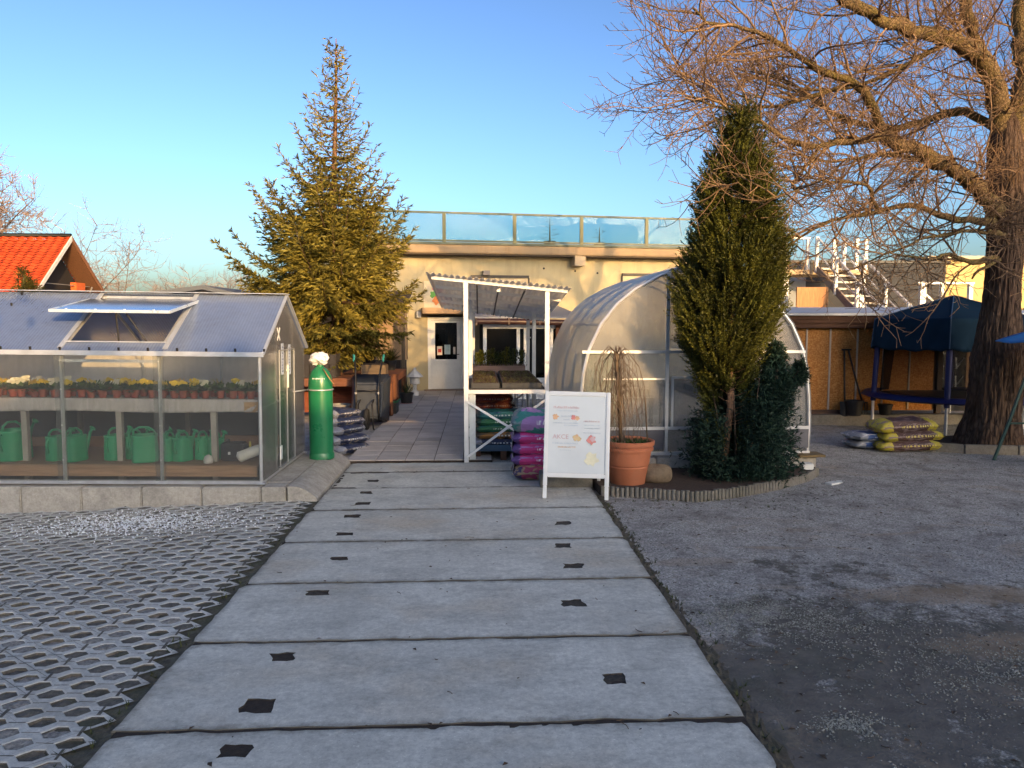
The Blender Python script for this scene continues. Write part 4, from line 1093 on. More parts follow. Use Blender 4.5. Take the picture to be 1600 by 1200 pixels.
for k, (x, z, r_, c) in enumerate(blobs):
    b = MB(); pts = [(x + r_ * (1 + .22 * math.sin(5 * a_ + k)) * math.cos(a_), -.034 - .0006 * k, z + r_ * 1.1 * (1 + .2 * math.sin(4 * a_ + 2 * k)) * math.sin(a_)) for a_ in [2 * math.pi * m / 24 for m in range(24)]]
    b.prism(pts, (0, .003, 0)); b.build('painted_flower', M('flower_paint_%d' % k, c, .6), pnl)
b = MB(); b.box(-.18, -.16, 2.0, -.06, -.001, 2.16); b.build('wall_lamp', M('lamp_white', (.5, .48, .45), .5), hb)
b = MB(); b.box(1.62, -.22, 3.15, 1.80, -.001, 3.27); b.build('floodlight', M('floodlight_grey', (.20, .18, .17), .5), hb)
b = MB()
for x, z in ((3.35, 3.36), (4.25, 3.30), (4.9, 3.25)): b.cyl((x, -.002, z), (x, .02, z), .03, n=10)
b.build('vent_hole', M('unlit_black', (.02, .019, .018), .8), hb)
# glazed porch with the brown gutter
b = MB()
for x in (1.33, 2.16, 2.34, 3.0, 3.42): b.box(x - .04, -2.30, -.05, x + .04, -2.22, 1.84)
b.box(1.37, -2.29, -.05, 3.38, -2.23, .5); b.box(1.37, -2.29, 1.72, 3.38, -2.23, 1.84)
po = b.build('porch_frame', M('porch_white', (.58, .60, .60), .5), hb)
for x0, x1 in ((1.37, 2.12), (2.20, 2.30), (2.38, 2.96), (3.04, 3.38)):
    b = MB(); b.box(x0, -2.27, .5, x1, -2.26, 1.72); b.build('porch_glass', glass('porch_glass', (.22, .24, .24), 1.5), po)
b = MB(); b.box(1.37, -1.2, -.05, 3.4, -1.1, 1.95); b.build('porch_back', M('unlit_black', (.02, .019, .018), .8), po)  # near-black panel stands for the unlit inside of the porch
b = MB()
for k in range(4): b.box(1.45 + k * .5, -1.7, .4 + .35 * (k % 2), 1.8 + k * .5, -1.3, .8 + .3 * (k % 3))
b.build('shop_shelf', wood('shop_shelf', (.16, .13, .10)), po)
b = MB(); b.prism([(1.05, -2.55, 1.97), (3.75, -2.55, 1.97), (3.75, 0, 2.30), (1.05, 0, 2.30)], (0, 0, .04)); b.build('porch_roof', M('porch_sheet', (.24, .25, .28), .5), po)
b = MB(); b.tube([(1.02, -2.62, 1.90), (2.2, -2.62, 1.885), (3.72, -2.62, 1.86)], .075, 12)
for x in (1.06, 1.85, 2.6, 3.4): b.box(x - .02, -2.71, 1.80, x + .02, -2.55, 1.98)
b.build('gutter', M('brown_gutter', (.055, .024, .018), .4), po, smooth='auto')
b = MB(); b.tube([(3.5, -2.6, 1.80), (3.5, -2.55, 1.68), (3.42, -2.40, 1.58), (3.42, -2.40, -.05)], .045, 10); b.build('downpipe', M('brown_gutter', (.055, .024, .018), .4), po, smooth=True)
b = MB(); b.box(3.1, -2.38, -.05, 3.28, -2.31, 1.84); b.build('brown_post', BROWNZ, po)
hb.location = (-1.5, 20.3, 0); hb.rotation_euler = (0, 0, R(8.5))

# small conifers added on the terrace to stand in for reflections in the railing glass
def reflected_spruce(label, x, y, z, h, seed):
    t = thing('spruce_reflection', label, 'conifer reflection', (x, y, z), None)
    g = random.Random(seed)
    b = MB(); b.tube([(x, y, z), (x, y, z + h)], [.03, .006], 6); b.build('trunk', M('pale_bark', (.22, .17, .12), .9), t)
    b = MB()
    for k in range(int(h * 26)):
        f = k / (h * 26); zz = z + h * (.08 + .92 * f); L = (1 - f) * h * .42 * g.uniform(.6, 1.1) + .05; a = g.uniform(0, 6.28)
        d = Vector((math.cos(a), math.sin(a), .12)); p = Vector((x, y, zz))
        for m in range(int(L / .06)):
            q = p + d * (m + 1) * .06; b.cv = g.uniform(.3, 1.1)
            for s_ in (-1, 1):
                e_ = (d + Vector((-d.y, d.x, 0)) * s_ * .9 + Vector((0, 0, g.uniform(-.3, .2)))).normalized() * .10; n_ = e_.cross(Vector((0, 0, 1))).normalized() * .018
                b.add([q, q + e_ * .5 + n_, q + e_, q + e_ * .5 - n_], [(0, 1, 2, 3)])
    b.build('crown', foliage('reflection_needles', (.07, .085, .05), (.16, .17, .10)), t)
    c_ = MB(); c_.lathe([(.13, -.25), (.17, .0), (.18, .02), (.15, .02)], (x, y, z), 16); c_.build('pot', BLACK, t, smooth='auto')
reflected_spruce('pale little spruce added for a reflection in the terrace glass, the taller of the two', 2.05, 21.6, 4.17, .72, 3)
reflected_spruce('pale little spruce added for a reflection in the terrace glass, the shorter and right-hand one', 3.55, 22.0, 4.17, .48, 4)

# ------------------------------------------------------------------ white plant rack with roof
rk = thing('plant_rack', 'white metal plant rack with sloping grey sheet roof beside the walkway', 'plant rack', (.37, 10, 0))
RF = {}
def roofpt(x, y):
    u = (x + .69) / 1.92; v = (y - 9.9) / 4.1
    return 2.53 - .19 * u - .385 * v - .06 * u * v
legs = [(-.17, 10.0), (.92, 10.02), (-.13, 11.9), (.92, 12.4), (-.10, 13.6), (.90, 13.6)]
for x, y in legs:
    b = MB(); b.box(x - .03, y - .03, -.03, x + .03, y + .03, roofpt(x, y) - .06); b.build('leg', WHITE, rk, bevel=.003)
b = MB(); b.box(-.13, 10.0, .03, -.045, 10.02, .96); b.build('side_plate', M('plate_white', (.50, .53, .52), .5), rk)
for y in (10.0, 10.85, 11.7, 12.55, 13.4):
    b = MB(); b.bar((-.62, y, roofpt(-.62, y) - .035), (1.19, y, roofpt(1.19, y) - .035), .04, .045); b.build('purlin', WHITE, rk)
b = MB(); rc = random.Random(2)
def corr(u, v):
    x = -.69 + 1.92 * u; y = 9.86 + 4.14 * v
    return (x, y, roofpt(x, y) + .012 * math.sin(u * 2 * math.pi * 24))
b.grid(corr, 192, 10); b.build('roof_sheet', polycarb('roof_sheet', .62, axis=0, tint=(.88, .85, .82), pitch=.08, rough=.3), rk, smooth=True)
for x in (-.02, .27, .62):
    b = MB(); b.tube([(x, 9.95, roofpt(x, 9.95) - .075), (x, 11.7, roofpt(x, 11.7) - .065), (x, 13.5, roofpt(x, 13.5) - .065)], .012, 6); b.build('cable', DKMETAL, rk)
b = MB(); b.obox((.27, 10.1, roofpt(.27, 10) - .10), (.05, .05, .06)); b.build('junction_box', WHITE, rk)
b = MB(); b.bar((-.14, 9.985, .955), (.89, 9.985, .955), .045, .05); b.bar((-.16, 10.0, .955), (-.11, 13.6, .955), .04, .05); b.bar((.92, 10.0, .955), (.91, 13.6, .955), .04, .05)
for y in (11.2, 12.4, 13.6): b.bar((-.14, y, .95), (.9, y, .95), .04)
b.build('table_frame', WHITE, rk)
b = MB(); b.box(-.16, 10.03, .982, .90, 13.6, .995); b.build('table_board', M('black_mesh', (.03, .03, .03), .7), rk)
for p, q, w_ in (((-.17, 9.962, .83), (.60, 9.962, .36), .03), ((.92, 9.932, .87), (-.17, 9.928, .07), .03), ((.0, 12.0, .86), (.9, 12.0, .20), .025), ((.92, 12.03, .86), (-.1, 12.03, .15), .025)):
    b = MB(); b.bar(p, q, w_, w_); b.build('brace', WHITE, rk)
b = MB(); b.bar((.86, 12.4, 1.63), (.92, 13.6, 1.60), .02); b.build('tie', WHITE, rk)
b = MB(); b.bar((.6, 12.3, .03), (.6, 12.3, .94), .03)
for k in range(5): b.bar((.52 + k * .08, 11.6, .02), (.52 + k * .08, 11.6, .94), .014)
b.build('back_grille', M('grille_grey', (.35, .34, .33), .5), rk)
# seedling trays on the rack
def tray(label, x0, x1, y0, y1, seed, dense):
    t = thing('seedling_tray', label, 'tray', ((x0 + x1) / 2, (y0 + y1) / 2, .996), None)
    b = MB(); b.box(x0, y0, .997, x1, y0 + .012, 1.06); b.box(x0, y1 - .012, .997, x1, y1, 1.06); b.box(x0, y0 + .013, .997, x0 + .012, y1 - .013, 1.06); b.box(x1 - .012, y0 + .013, .997, x1, y1 - .013, 1.06); b.box(x0 + .013, y0 + .013, .997, x1 - .013, y1 - .013, 1.005)
    b.box(x0 - .012, y0 - .012, 1.061, x1 + .012, y0 + .02, 1.067); b.build('rim', M('tray_black', (.028, .03, .034), .5), t)
    b = MB(); g = random.Random(seed)
    def f(u, v): return (x0 + .013 + (x1 - x0 - .026) * u, y0 + .013 + (y1 - y0 - .026) * v, 1.055 + g.uniform(-.008, .012))
    b.grid(f, 16, 40); b.build('compost', M('compost', (.075, .042, .028), .95, var=.5, scale=40, bump=.8, bscale=60), t)
    b = MB()
    for k in range(dense):
        x, y = g.uniform(x0 + .03, x1 - .03), g.uniform(y0 + .03, y1 - .03); h = g.uniform(.01, .035); b.cv = g.uniform(.1, 1.1)
        for m in range(3):
            a = g.uniform(0, 6.28); d = Vector((math.cos(a) * .6, math.sin(a) * .6, 1)).normalized() * h; n_ = Vector((-math.sin(a), math.cos(a), 0)) * .006; p = Vector((x, y, 1.055))
            b.add([p, p + d * .5 + n_, p + d, p + d * .5 - n_], [(0, 1, 2, 3)])
    o = b.build('seedlings', foliage('seedling_leaf', (.075, .05, .028), (.13, .13, .05)), t); o['kind'] = 'stuff'
tray('black seedling tray on the left half of the white rack', -.10, .28, 10.08, 12.6, 4, 500)
tray('black seedling tray on the right half of the white rack', .32, .86, 10.08, 12.6, 5, 800)
t = thing('planter_box', 'wooden trough of dark green shrubs at the far end of the white rack', 'planter', (.35, 13.2, 1.0))
b = MB(); b.box(-.10, 12.75, .997, .80, 12.78, 1.14); b.box(-.10, 13.3, .997, .80, 13.33, 1.14); b.box(-.10, 12.781, .997, -.07, 13.299, 1.14); b.box(.77, 12.781, .997, .80, 13.299, 1.14); b.build('box', wood('trough_wood', (.19, .13, .115)), t)
b = MB(); b.box(-.069, 12.782, 1.0, .769, 13.298, 1.11); b.build('fill', SOIL, t)
g = random.Random(31); b = MB()
for c in range(13):
    cx_, cy_ = -.02 + .78 * c / 12, 13.0 + g.uniform(-.15, .15); hh = g.uniform(.22, .34); tone = .9 if c < 2 else g.uniform(.0, .45)
    for k in range(150):
        a = g.uniform(0, 6.28); zz = g.random() ** .7; r_ = .075 * (1.1 - zz * .75) * g.uniform(.4, 1.1); p = Vector((cx_ + r_ * math.cos(a), cy_ + r_ * math.sin(a), 1.1 + zz * hh)); d = Vector((math.cos(a) * .5, math.sin(a) * .5, g.uniform(.3, 1))).normalized() * .05
        n_ = Vector((-math.sin(a), math.cos(a), 0)) * .008; b.cv = tone + g.uniform(-.1, .25)
        b.add([p, p + d * .5 + n_, p + d, p + d * .5 - n_], [(0, 1, 2, 3)])
b.build('shrubs', foliage('trough_leaf', (.018, .034, .012), (.24, .22, .02)), t)

# sacks under the rack
gr = 'sacks stored under the white rack'
t = thing('pallet', 'blue board pallet under the sacks of the white rack', 'pallet', (.3, 10.6, 0))
b = MB()
for k in range(5): b.box(-.08, 10.25 + k * .17, .10, .74, 10.39 + k * .17, .13)
b.box(-.08, 10.24, .125 + .006, .74, 10.245, .19); b.build('deck', M('blue_board', (.045, .09, .15), .6), t)
b = MB()
for x in (-.06, .3, .66): b.box(x, 10.25, -.03, x + .08, 11.05, .098)
b.build('runner', wood('runner_wood', (.10, .05, .03), 'y'), t)
lay = [(.135, NAVYBAG, 'navy sack at the bottom of the stack under the white rack'), (.24, ORBAG, 'orange and dark sack second from the bottom under the white rack'), (.335, GREENBAG, 'green sack third from the bottom under the white rack'), (.43, GREENBAG, 'green sack second from the top under the white rack'), (.525, TEALBAG, 'teal and green sack on top of the front stack under the white rack')]
for k, (z, m_, nm) in enumerate(lay): sack(nm, (.33 + rng.uniform(-.02, .02), 10.58, z), (.80, .50, .115), m_, rng.uniform(-.05, .05), 60 + k, gr)
for k in range(8):
    sack(['lowest', 'second lowest', 'third lowest', 'fourth lowest', 'fourth from top', 'third from top', 'second from top', 'topmost'][k] + ' dark red brown sack of the rear stack under the white rack', (.22 + rng.uniform(-.03, .03), 11.75, -.02 + k * .108), (.70, .46, .125), REDBAG if k > 3 else ORBAG, rng.uniform(-.08, .08), 80 + k, gr)

# pink sacks in front of the rack
gr = 'pink sacks stacked beside the sign'
names = ['flower-printed pink sack at the bottom of the stack by the sign', 'pink sack second from the bottom of the stack by the sign', 'pink sack in the middle of the stack by the sign', 'pink sack second from the top of the stack by the sign', 'plump lilac and green sack on top of the stack by the sign']
zz = [-.0, .17, .30, .43, .55]; hh = [.20, .155, .155, .155, .30]
for k in range(5):
    sack(names[k], (.80 + (.02 if k else .03), 8.98, zz[k]), (.86, .52, hh[k]), [PINKLOW, PINKBAG, PINKBAG, PINKBAG, PINKTOP][k], rng.uniform(-.04, .04) + (.06 if k == 0 else 0), 100 + k, gr)
b = MB()
b.grid(lambda u, v: (.40 + .05 * v + .012 * math.sin(9 * u), 8.80 + .5 * v, .08 + .62 * u + .015 * math.sin(14 * v + 5 * u)), 14, 8)
tag(b.build('wrap_film', M('film_white', (.42, .48, .56), .3, var=.3, scale=9), None, True, loc=(.42, 9, .1), solid=.002), 'crumpled pale wrapping film hanging on the side of the pink sack stack', 'film')

# A-frame sign
sg = thing('sign_board', 'white framed A-board with faint coloured writing standing by the pink sacks', 'sign board')
b = MB(); W_, H_ = .66, 1.0
lean = R(9)
fr = MB(); Y = 0
fr.bar((-W_ / 2, 0, .12), (-W_ / 2, 0, 1.14), .045, .045); fr.bar((W_ / 2, 0, .12), (W_ / 2, 0, 1.14), .045, .045)
fr.bar((-W_ / 2 + .023, 0, 1.117), (W_ / 2 - .023, 0, 1.117), .045, .046); fr.bar((-W_ / 2 + .023, 0, .24), (W_ / 2 - .023, 0, .24), .045, .046)
ML = Matrix.Rotation(-lean, 3, 'X')
def leanm(mb, pz=1.14):
    o = MB(); o.f = mb.f; o.m = mb.m; o.var = mb.var
    o.v = [tuple(ML @ (Vector(p) - Vector((0, 0, pz))) + Vector((0, 0, pz))) for p in mb.v]; return o
leanm(fr).build('frame', M('sign_white', (.68, .69, .69), .35, var=.04), sg, bevel=.006)
bb = MB(); bb.box(-W_ / 2 + .023, -.008, .265, W_ / 2 - .023, .006, 1.093); bd = leanm(bb).build('board', M('sign_sheet', (.60, .64, .66), .22, var=.04, scale=3), sg)
bk = MB(); bk.bar((-W_ / 2 + .03, .02, 1.1), (-W_ / 2 + .03, .46, .0), .035, .035); bk.bar((W_ / 2 - .03, .02, 1.1), (W_ / 2 - .03, .46, .0), .035, .035); bk.bar((-W_ / 2 + .04, .33, .3), (W_ / 2 - .04, .33, .3), .03); bk.build('rear_legs', M('sign_white', (.68, .69, .69), .35), sg)
lg = MB(); lg.bar((-W_ / 2, 0, -.01), (-W_ / 2, 0, .119), .04, .04); lg.bar((W_ / 2, 0, -.01), (W_ / 2, 0, .119), .04, .04); leanm(lg).build('front_legs', M('sign_white', (.68, .69, .69), .35), sg)
INK = {'pink': M('faded_pink_ink', (.52, .36, .38), .5), 'blue': M('faded_blue_ink', (.42, .50, .58), .5), 'red': M('faded_red_ink', (.62, .22, .20), .5), 'orange': M('faded_orange_ink', (.62, .38, .22), .5), 'ochre': M('faded_ochre_ink', (.58, .44, .24), .5), 'green': M('faded_green_ink', (.45, .55, .42), .5), 'yel': M('pale_yellow_ink', (.66, .64, .48), .5)}
def onboard(x, z, y=-.0095): return Vector((x, y, z))
def scribble(x0, x1, z, h, ink, seed, nm='faded_writing'):
    g = random.Random(seed); m_ = MB(); x = x0
    while x < x1:
        wd = g.uniform(.5, 1.) * h * .8
        for q in range(g.choice((1, 2, 2))):
            m_.bar((x + q * wd * .5, -.010, z), (x + q * wd * .5 + g.uniform(-.2, .3) * wd, -.010, z + h * g.uniform(.6, 1)), h * .16, .002, (0, 1, 0))
        if g.random() < .6: m_.bar((x, -.0103, z + h * g.choice((.05, .5, .95))), (x + wd * .7, -.0103, z + h * g.choice((.05, .5, .95))), .002, h * .16)
        x += wd * 1.15
    leanm(m_).build(nm, INK[ink], bd)
def blot(x, z, r_, ink, k, nm='flower_drawing'):
    m_ = MB(); m_.prism([(x + r_ * (1 + .25 * math.sin(5 * a_ + k)) * math.cos(a_), -.0115 - .0002 * k, z + r_ * (1 + .2 * math.sin(6 * a_ + k)) * math.sin(a_)) for a_ in [2 * math.pi * q / 26 for q in range(26)]], (0, .002, 0))
    leanm(m_).build(nm, INK[ink], bd)
scribble(-.255, .02, .955, .028, 'pink', 1); scribble(-.22, .0, .925, .018, 'blue', 2)
blot(-.235, .865, .030, 'orange', 1); scribble(-.17, -.06, .865, .022, 'blue', 3); scribble(-.15, -.08, .83, .016, 'blue', 6); blot(-.04, .862, .026, 'red', 2); blot(.0, .855, .024, 'orange', 3); scribble(-.26, .02, .795, .014, 'blue', 4); scribble(-.14, .01, .77, .014, 'blue', 5)
scribble(.07, .25, .815, .020, 'pink', 7); scribble(.08, .24, .775, .014, 'blue', 8); scribble(.08, .24, .745, .012, 'blue', 18); scribble(.07, .25, .695, .010, 'blue', 9); blot(.155, .625, .046, 'red', 4); blot(.17, .635, .028, 'pink', 5); scribble(.145, .165, .565, .014, 'green', 10)
M4 = Matrix.Translation(Vector((0, 0, 1.14))) @ ML.to_4x4() @ Matrix.Translation(Vector((-.175, -.0105, .63 - 1.14))) @ Matrix.Rotation(R(90), 4, 'X')
text_mesh('lettering', 'AKCE', .068, INK['pink'], bd, M4)
blot(-.012, .645, .032, 'ochre', 6); blot(.022, .632, .024, 'ochre', 7); blot(.0, .668, .014, 'orange', 8)
scribble(-.26, .0, .575, .018, 'blue', 11); scribble(-.2, -.02, .535, .016, 'orange', 12); scribble(-.18, -.06, .505, .012, 'blue', 13)
blot(.16, .42, .07, 'yel', 9, 'pale_smudge')
sg.location = (1.04, 7.98, 0); sg.rotation_euler = (0, R(1.5), R(-4))
# ------------------------------------------------------------------ arched tunnel greenhouse
PCT = polycarb('polycarbonate_arch', .40, axis=1, tint=(.90, .87, .80), refl=.35, rough=.3, pitch=.04)
PCT_F = polycarb('polycarbonate_front', .34, axis=0, tint=(.60, .59, .56))
tn = thing('arched_greenhouse', 'round-arched polycarbonate greenhouse behind the tall dark conifer', 'greenhouse', (2.715, 9.2, .2))
half = [(1.47, .22), (1.485, .6), (1.47, .95), (1.435, 1.28), (1.37, 1.56), (1.22, 1.88), (1.02, 2.13), (.8, 2.31), (.5, 2.48), (.24, 2.58), (0, 2.61)]
TX = 2.715
prof = [(TX - a_, z) for a_, z in half] + [(TX + a_, z) for a_, z in half[-2::-1]]
def archz(x):
    d = abs(x - TX)
    for (a0, z0), (a1, z1) in zip(half[1:], half[2:]):
        if a1 <= d <= a0: return z1 + (z0 - z1) * (d - a1) / (a0 - a1)
    return .22
Y0, Y1 = 9.2, 13.2
b = MB(); n = len(prof)
b.add([(x, y, z) for y in (Y0 - .03, Y1 + .03) for x, z in prof], [(i, i + 1, n + i + 1, n + i) for i in range(n - 1)])
b.build('arch_skin', PCT, tn, smooth=True)
b = MB()
for y in (Y0, 10.2, 11.2, 12.2, Y1): b.tube([(TX + (x - TX) * .985, y, z * .99 + .002) for x, z in prof], .016 if y > Y0 else .022, 8)
for i in (0, 5, 10, 15, 20): b.tube([(TX + (prof[i][0] - TX) * .975, Y0, prof[i][1] * .985), (TX + (prof[i][0] - TX) * .975, Y1, prof[i][1] * .985)], .012, 6)
for x in (2.35, 3.10): b.bar((x, Y0 - .01, .22), (x, Y0 - .01, archz(x) - .02), .04, .035)
for x in (2.42, 2.98): b.bar((x, Y0 - .012, .58), (x, Y0 - .012, 1.20), .03, .03)
b.bar((2.42, Y0 - .012, 1.20), (2.98, Y0 - .012, 1.20), .03)
b.bar((1.28, Y0 - .015, 1.52 - .0), (4.1, Y0 - .015, 1.52), .035, .035); b.bar((1.25, Y0 - .015, .56), (4.17, Y0 - .015, .56), .04, .035); b.bar((1.25, Y0 - .012, .24), (4.19, Y0 - .012, .24), .04, .04)
b.bar((1.55, Y0 - .012, 1.18), (2.33, Y0 - .012, 1.18), .02)
b.build('frame', ALU, tn)
def facepart(xa, xb, nm, mt, dy=0, z0=.26, zt=None):
    xsn = [xa + (xb - xa) * k / 14 for k in range(15)]
    poly = [(xa, Y0 + .02 + dy, z0), (xb, Y0 + .02 + dy, z0)] + [(x, Y0 + .02 + dy, min(zt or 9, max(z0 + .01, archz(x) - .02))) for x in reversed(xsn)]
    m_ = MB(); m_.prism(poly, (0, .008, 0)); return m_.build(nm, mt, tn)
facepart(TX - 1.462, 2.33, 'front_panel', PCT_F); facepart(3.12, TX + 1.462, 'front_panel', PCT_F)
facepart(2.37, 3.08, 'transom_panel', PCT_F, 0, 1.56); facepart(2.372, 3.078, 'door', PCT_F, .012, .26, 1.54)
b = MB(); b.prism([(TX + (x - TX) * .98, Y1, z) for x, z in prof], (0, .008, 0)); b.build('rear_panel', PCT, tn)
for x0, x1 in ((1.255, 2.32), (3.12, 4.17)):
    b = MB(); b.box(x0, Y0 - .03, .30, x1, Y0 - .022, .54); b.build('skirt_panel', M('skirt_grey', (.10, .10, .115), .4), tn)
t = thing('tunnel_plinth', 'concrete block plinth under the round-arched greenhouse', 'plinth', (TX, 9.2, 0))
for k in range(6):
    b = MB(); b.box(1.2 + k * .51, 9.10, -.1, 1.2 + k * .51 + .50, 9.30, .20); b.build('block', CONCK, t, bevel=.012)
for k in range(7):
    for x in (1.15, 4.09):
        b = MB(); b.box(x, 9.31 + k * .56, -.1, x + .18, 9.31 + k * .56 + .55, .20); b.build('block', CONCK, t, bevel=.012)
b = MB(); b.box(4.00, 9.02, .205, 4.33, 9.28, .235); tag(b.build('wooden_sill', wood('mossy_wood', (.16, .11, .05)), None, loc=(4.16, 9.1, .2), bevel=.004), 'short mossy board on the right corner of the tunnel plinth', 'board')
b = MB(); b.box(1.33, 9.32, .0, 4.08, 13.1, .15); structure(b.build('tunnel_floor', CONCD))
t = thing('cabinet', 'dark green cabinet standing inside the round-arched greenhouse', 'cabinet', (1.62, 9.75, .15))
b = MB(); b.box(1.38, 9.6, .15, 1.84, 9.95, 1.50); b.build('carcass', M('cabinet_green', (.012, .10, .052), .5), t, bevel=.01)
b = MB(); b.box(1.40, 9.585, .2, 1.60, 9.599, 1.45); b.box(1.62, 9.585, .2, 1.82, 9.599, 1.45); b.build('cabinet_doors', M('cabinet_green', (.012, .10, .052), .5), t)
t = thing('staging', 'dark plant staging with trays inside the round-arched greenhouse', 'staging', (2.9, 11, .15))
b = MB(); b.box(1.95, 10.2, .80, 2.45, 12.8, .84); b.box(3.1, 9.6, .80, 4.0, 12.8, .84); b.build('shelf', wood('dark_shelf', (.07, .055, .045), 'y'), t)
b = MB()
for x in (1.98, 2.42, 3.13, 3.97):
    for y in (9.7 if x > 3 else 10.3, 12.6): b.box(x - .025, y, .15, x + .025, y + .05, .799)
b.build('shelf_legs', wood('dark_shelf_leg', (.06, .05, .04), 'z'), t)
b = MB()
for k in range(5): b.box(3.2, 9.7 + k * .6, .845, 3.9, 10.2 + k * .6, .93)
for k in range(4): b.box(2.0, 10.3 + k * .6, .845, 2.4, 10.75 + k * .6, .95)
b.build('trays', BLACK, t)

# bed with palisade edging
pts = [(1.34, 8.06), (1.75, 7.95), (2.35, 7.74), (2.85, 7.95), (3.45, 8.28), (3.95, 8.66), (4.22, 9.0)]
bd = MB(); poly = [(x, y + .06, .075) for x, y in pts] + [(4.2, 9.1, .075), (1.3, 9.1, .075)]
bd.prism(poly, (0, 0, -.15)); structure(bd.build('planting_bed', M('bed_mulch', (.055, .036, .026), .95, var=.6, scale=30, bump=1., bscale=40)))
t = thing('bed_edging', 'low concrete palisade edging round the conifer bed', 'edging', (2.8, 8.2, 0))
b = MB(); g = random.Random(6)
for (x0, y0), (x1, y1) in zip(pts, pts[1:]):
    L = math.hypot(x1 - x0, y1 - y0); nn_ = max(1, round(L / .05))
    for k in range(nn_):
        f = (k + .5) / nn_; x, y = x0 + (x1 - x0) * f, y0 + (y1 - y0) * f
        b.cyl((x, y, -.1), (x, y, .085 + g.uniform(-.010, .010)), .0255, .023, 7)
b.build('stakes', CONCD, t)
o = MB(); g = random.Random(12)
o.grid(lambda u, v: (2.02 + .20 * math.sin(v * math.pi) ** .7 * math.cos(u * 6.283) * (1 + .07 * math.sin(u * 18.85) + .06 * math.sin(v * 9)), 8.32 + .15 * math.sin(v * math.pi) ** .7 * math.sin(u * 6.283), .16 - .11 * math.cos(v * math.pi) * (1 + .1 * math.sin(u * 13 + 2))), 24, 10)
tag(o.build('rock', concrete('sandstone', (.20, .15, .10), warm=(.12, .08, .05)), None, True, loc=(2.02, 8.32, .1)), 'rounded brown rock in the bed right of the terracotta pot', 'rock')
b = MB(); b.box(3.98, 8.86, .08, 4.11, 8.98, .155); tag(b.build('white_block', M('white_stone', (.6, .6, .57), .7), None, loc=(4.05, 8.9, .1), bevel=.008), 'small white stone block on the edging near the tunnel corner', 'stone')
b = MB(); b.box(.70, 8.36, -.05, 1.30, 8.62, .165); tag(b.build('concrete_block', CONCD, None, loc=(1, 8.5, 0), bevel=.012), 'mossy concrete block lying behind the A-board', 'block')
b = MB(); b.obox((4.15, 8.45, .0), (.16, .09, .03), Matrix.Rotation(.5, 3, 'Z')); b.obox((4.28, 8.55, -.005), (.10, .06, .02), Matrix.Rotation(1.2, 3, 'Z'))
tag(b.build('broken_tile', M('white_stone', (.6, .6, .57), .7), None, loc=(4.15, 8.45, 0)), 'broken pale tile pieces on the gravel by the edging', 'tile')

# terracotta pot with weeping shrub
px, py, pz = 1.69, 8.30, .065
t = thing('potted_weeping_shrub', 'large terracotta pot with a bare weeping shrub beside the A-board', 'potted plant', (px, py, pz))
b = MB(); b.lathe([(.185, 0), (.195, .01), (.222, .19), (.230, .20), (.226, .215), (.235, .225), (.240, .24), (.262, .385), (.282, .39), (.286, .415), (.272, .425), (.276, .44), (.292, .448), (.297, .492), (.280, .50), (.262, .49), (.250, .45), (.0, .45)], (px, py, pz), 44); b.build('pot', TERRA, t, smooth='auto')
g = random.Random(14); b = MB()
for k in range(420):
    a_ = g.uniform(0, 6.28); r_ = .25 * math.sqrt(g.random()); p = Vector((px + r_ * math.cos(a_), py + r_ * math.sin(a_), pz + .45)); d = Vector((g.uniform(-.7, .7), g.uniform(-.7, .7), 1)).normalized() * g.uniform(.02, .07); n_ = Vector((-d.y, d.x, 0)).normalized() * .007; b.cv = g.uniform(.1, 1)
    b.add([p, p + d * .5 + n_, p + d, p + d * .5 - n_], [(0, 1, 2, 3)])
b.build('groundcover', foliage('pot_weed', (.02, .045, .012), (.06, .11, .03)), t)['kind'] = 'stuff'
b = MB(); b.tube([(px - .08, py, pz + .44), (px - .10, py + .01, pz + .8), (px - .13, py, pz + 1.2), (px - .15, py, pz + 1.50)], [.022, .02, .022, .028], 8)
b.tube([(px + .20, py - .1, pz + .44), (px + .17, py - .1, pz + .9), (px + .16, py - .1, pz + 1.0)], .008, 6)
b.build('stem', bark('shrub_bark', (.14, .10, .065), (.10, .08, .05), 20, .006), t, smooth=True)
b = MB()
for k in range(60):
    a_ = g.uniform(0, 6.28); h0 = 1.48 - .75 * g.random() ** 2; c0 = Vector((px - .10 - .05 * (h0 - .7), py, pz + h0)); out = g.uniform(.04, .34); dr_ = min(g.uniform(.2, 1.0), h0 - .5)
    d = Vector((math.cos(a_), math.sin(a_), 0)); p_ = [c0, c0 + d * out * .4 + Vector((0, 0, .09)), c0 + d * out * .8 + Vector((0, 0, g.uniform(-.08, .05))), c0 + d * out - Vector((0, 0, dr_ * .45)), c0 + d * out * g.uniform(.85, 1.15) - Vector((0, 0, dr_))]
    b.cv = g.uniform(.6, 1.5); b.tube(p_, [.007, .005, .004, .003, .0018], 4, False)
    for m_ in range(5):
        q = p_[3].lerp(p_[4], g.random()) if g.random() < .6 else p_[2].lerp(p_[3], g.random()); e_ = Vector((g.uniform(-.12, .12), g.uniform(-.12, .12), -g.uniform(.1, .3))); b.tube([q, q + e_ * .5 + Vector((0, 0, .01)), q + e_], [.0028, .002, .0012], 3, False)
b.build('weeping_twigs', M('weeping_twig', (.085, .062, .046), .85, var=.3, attr=True), t)

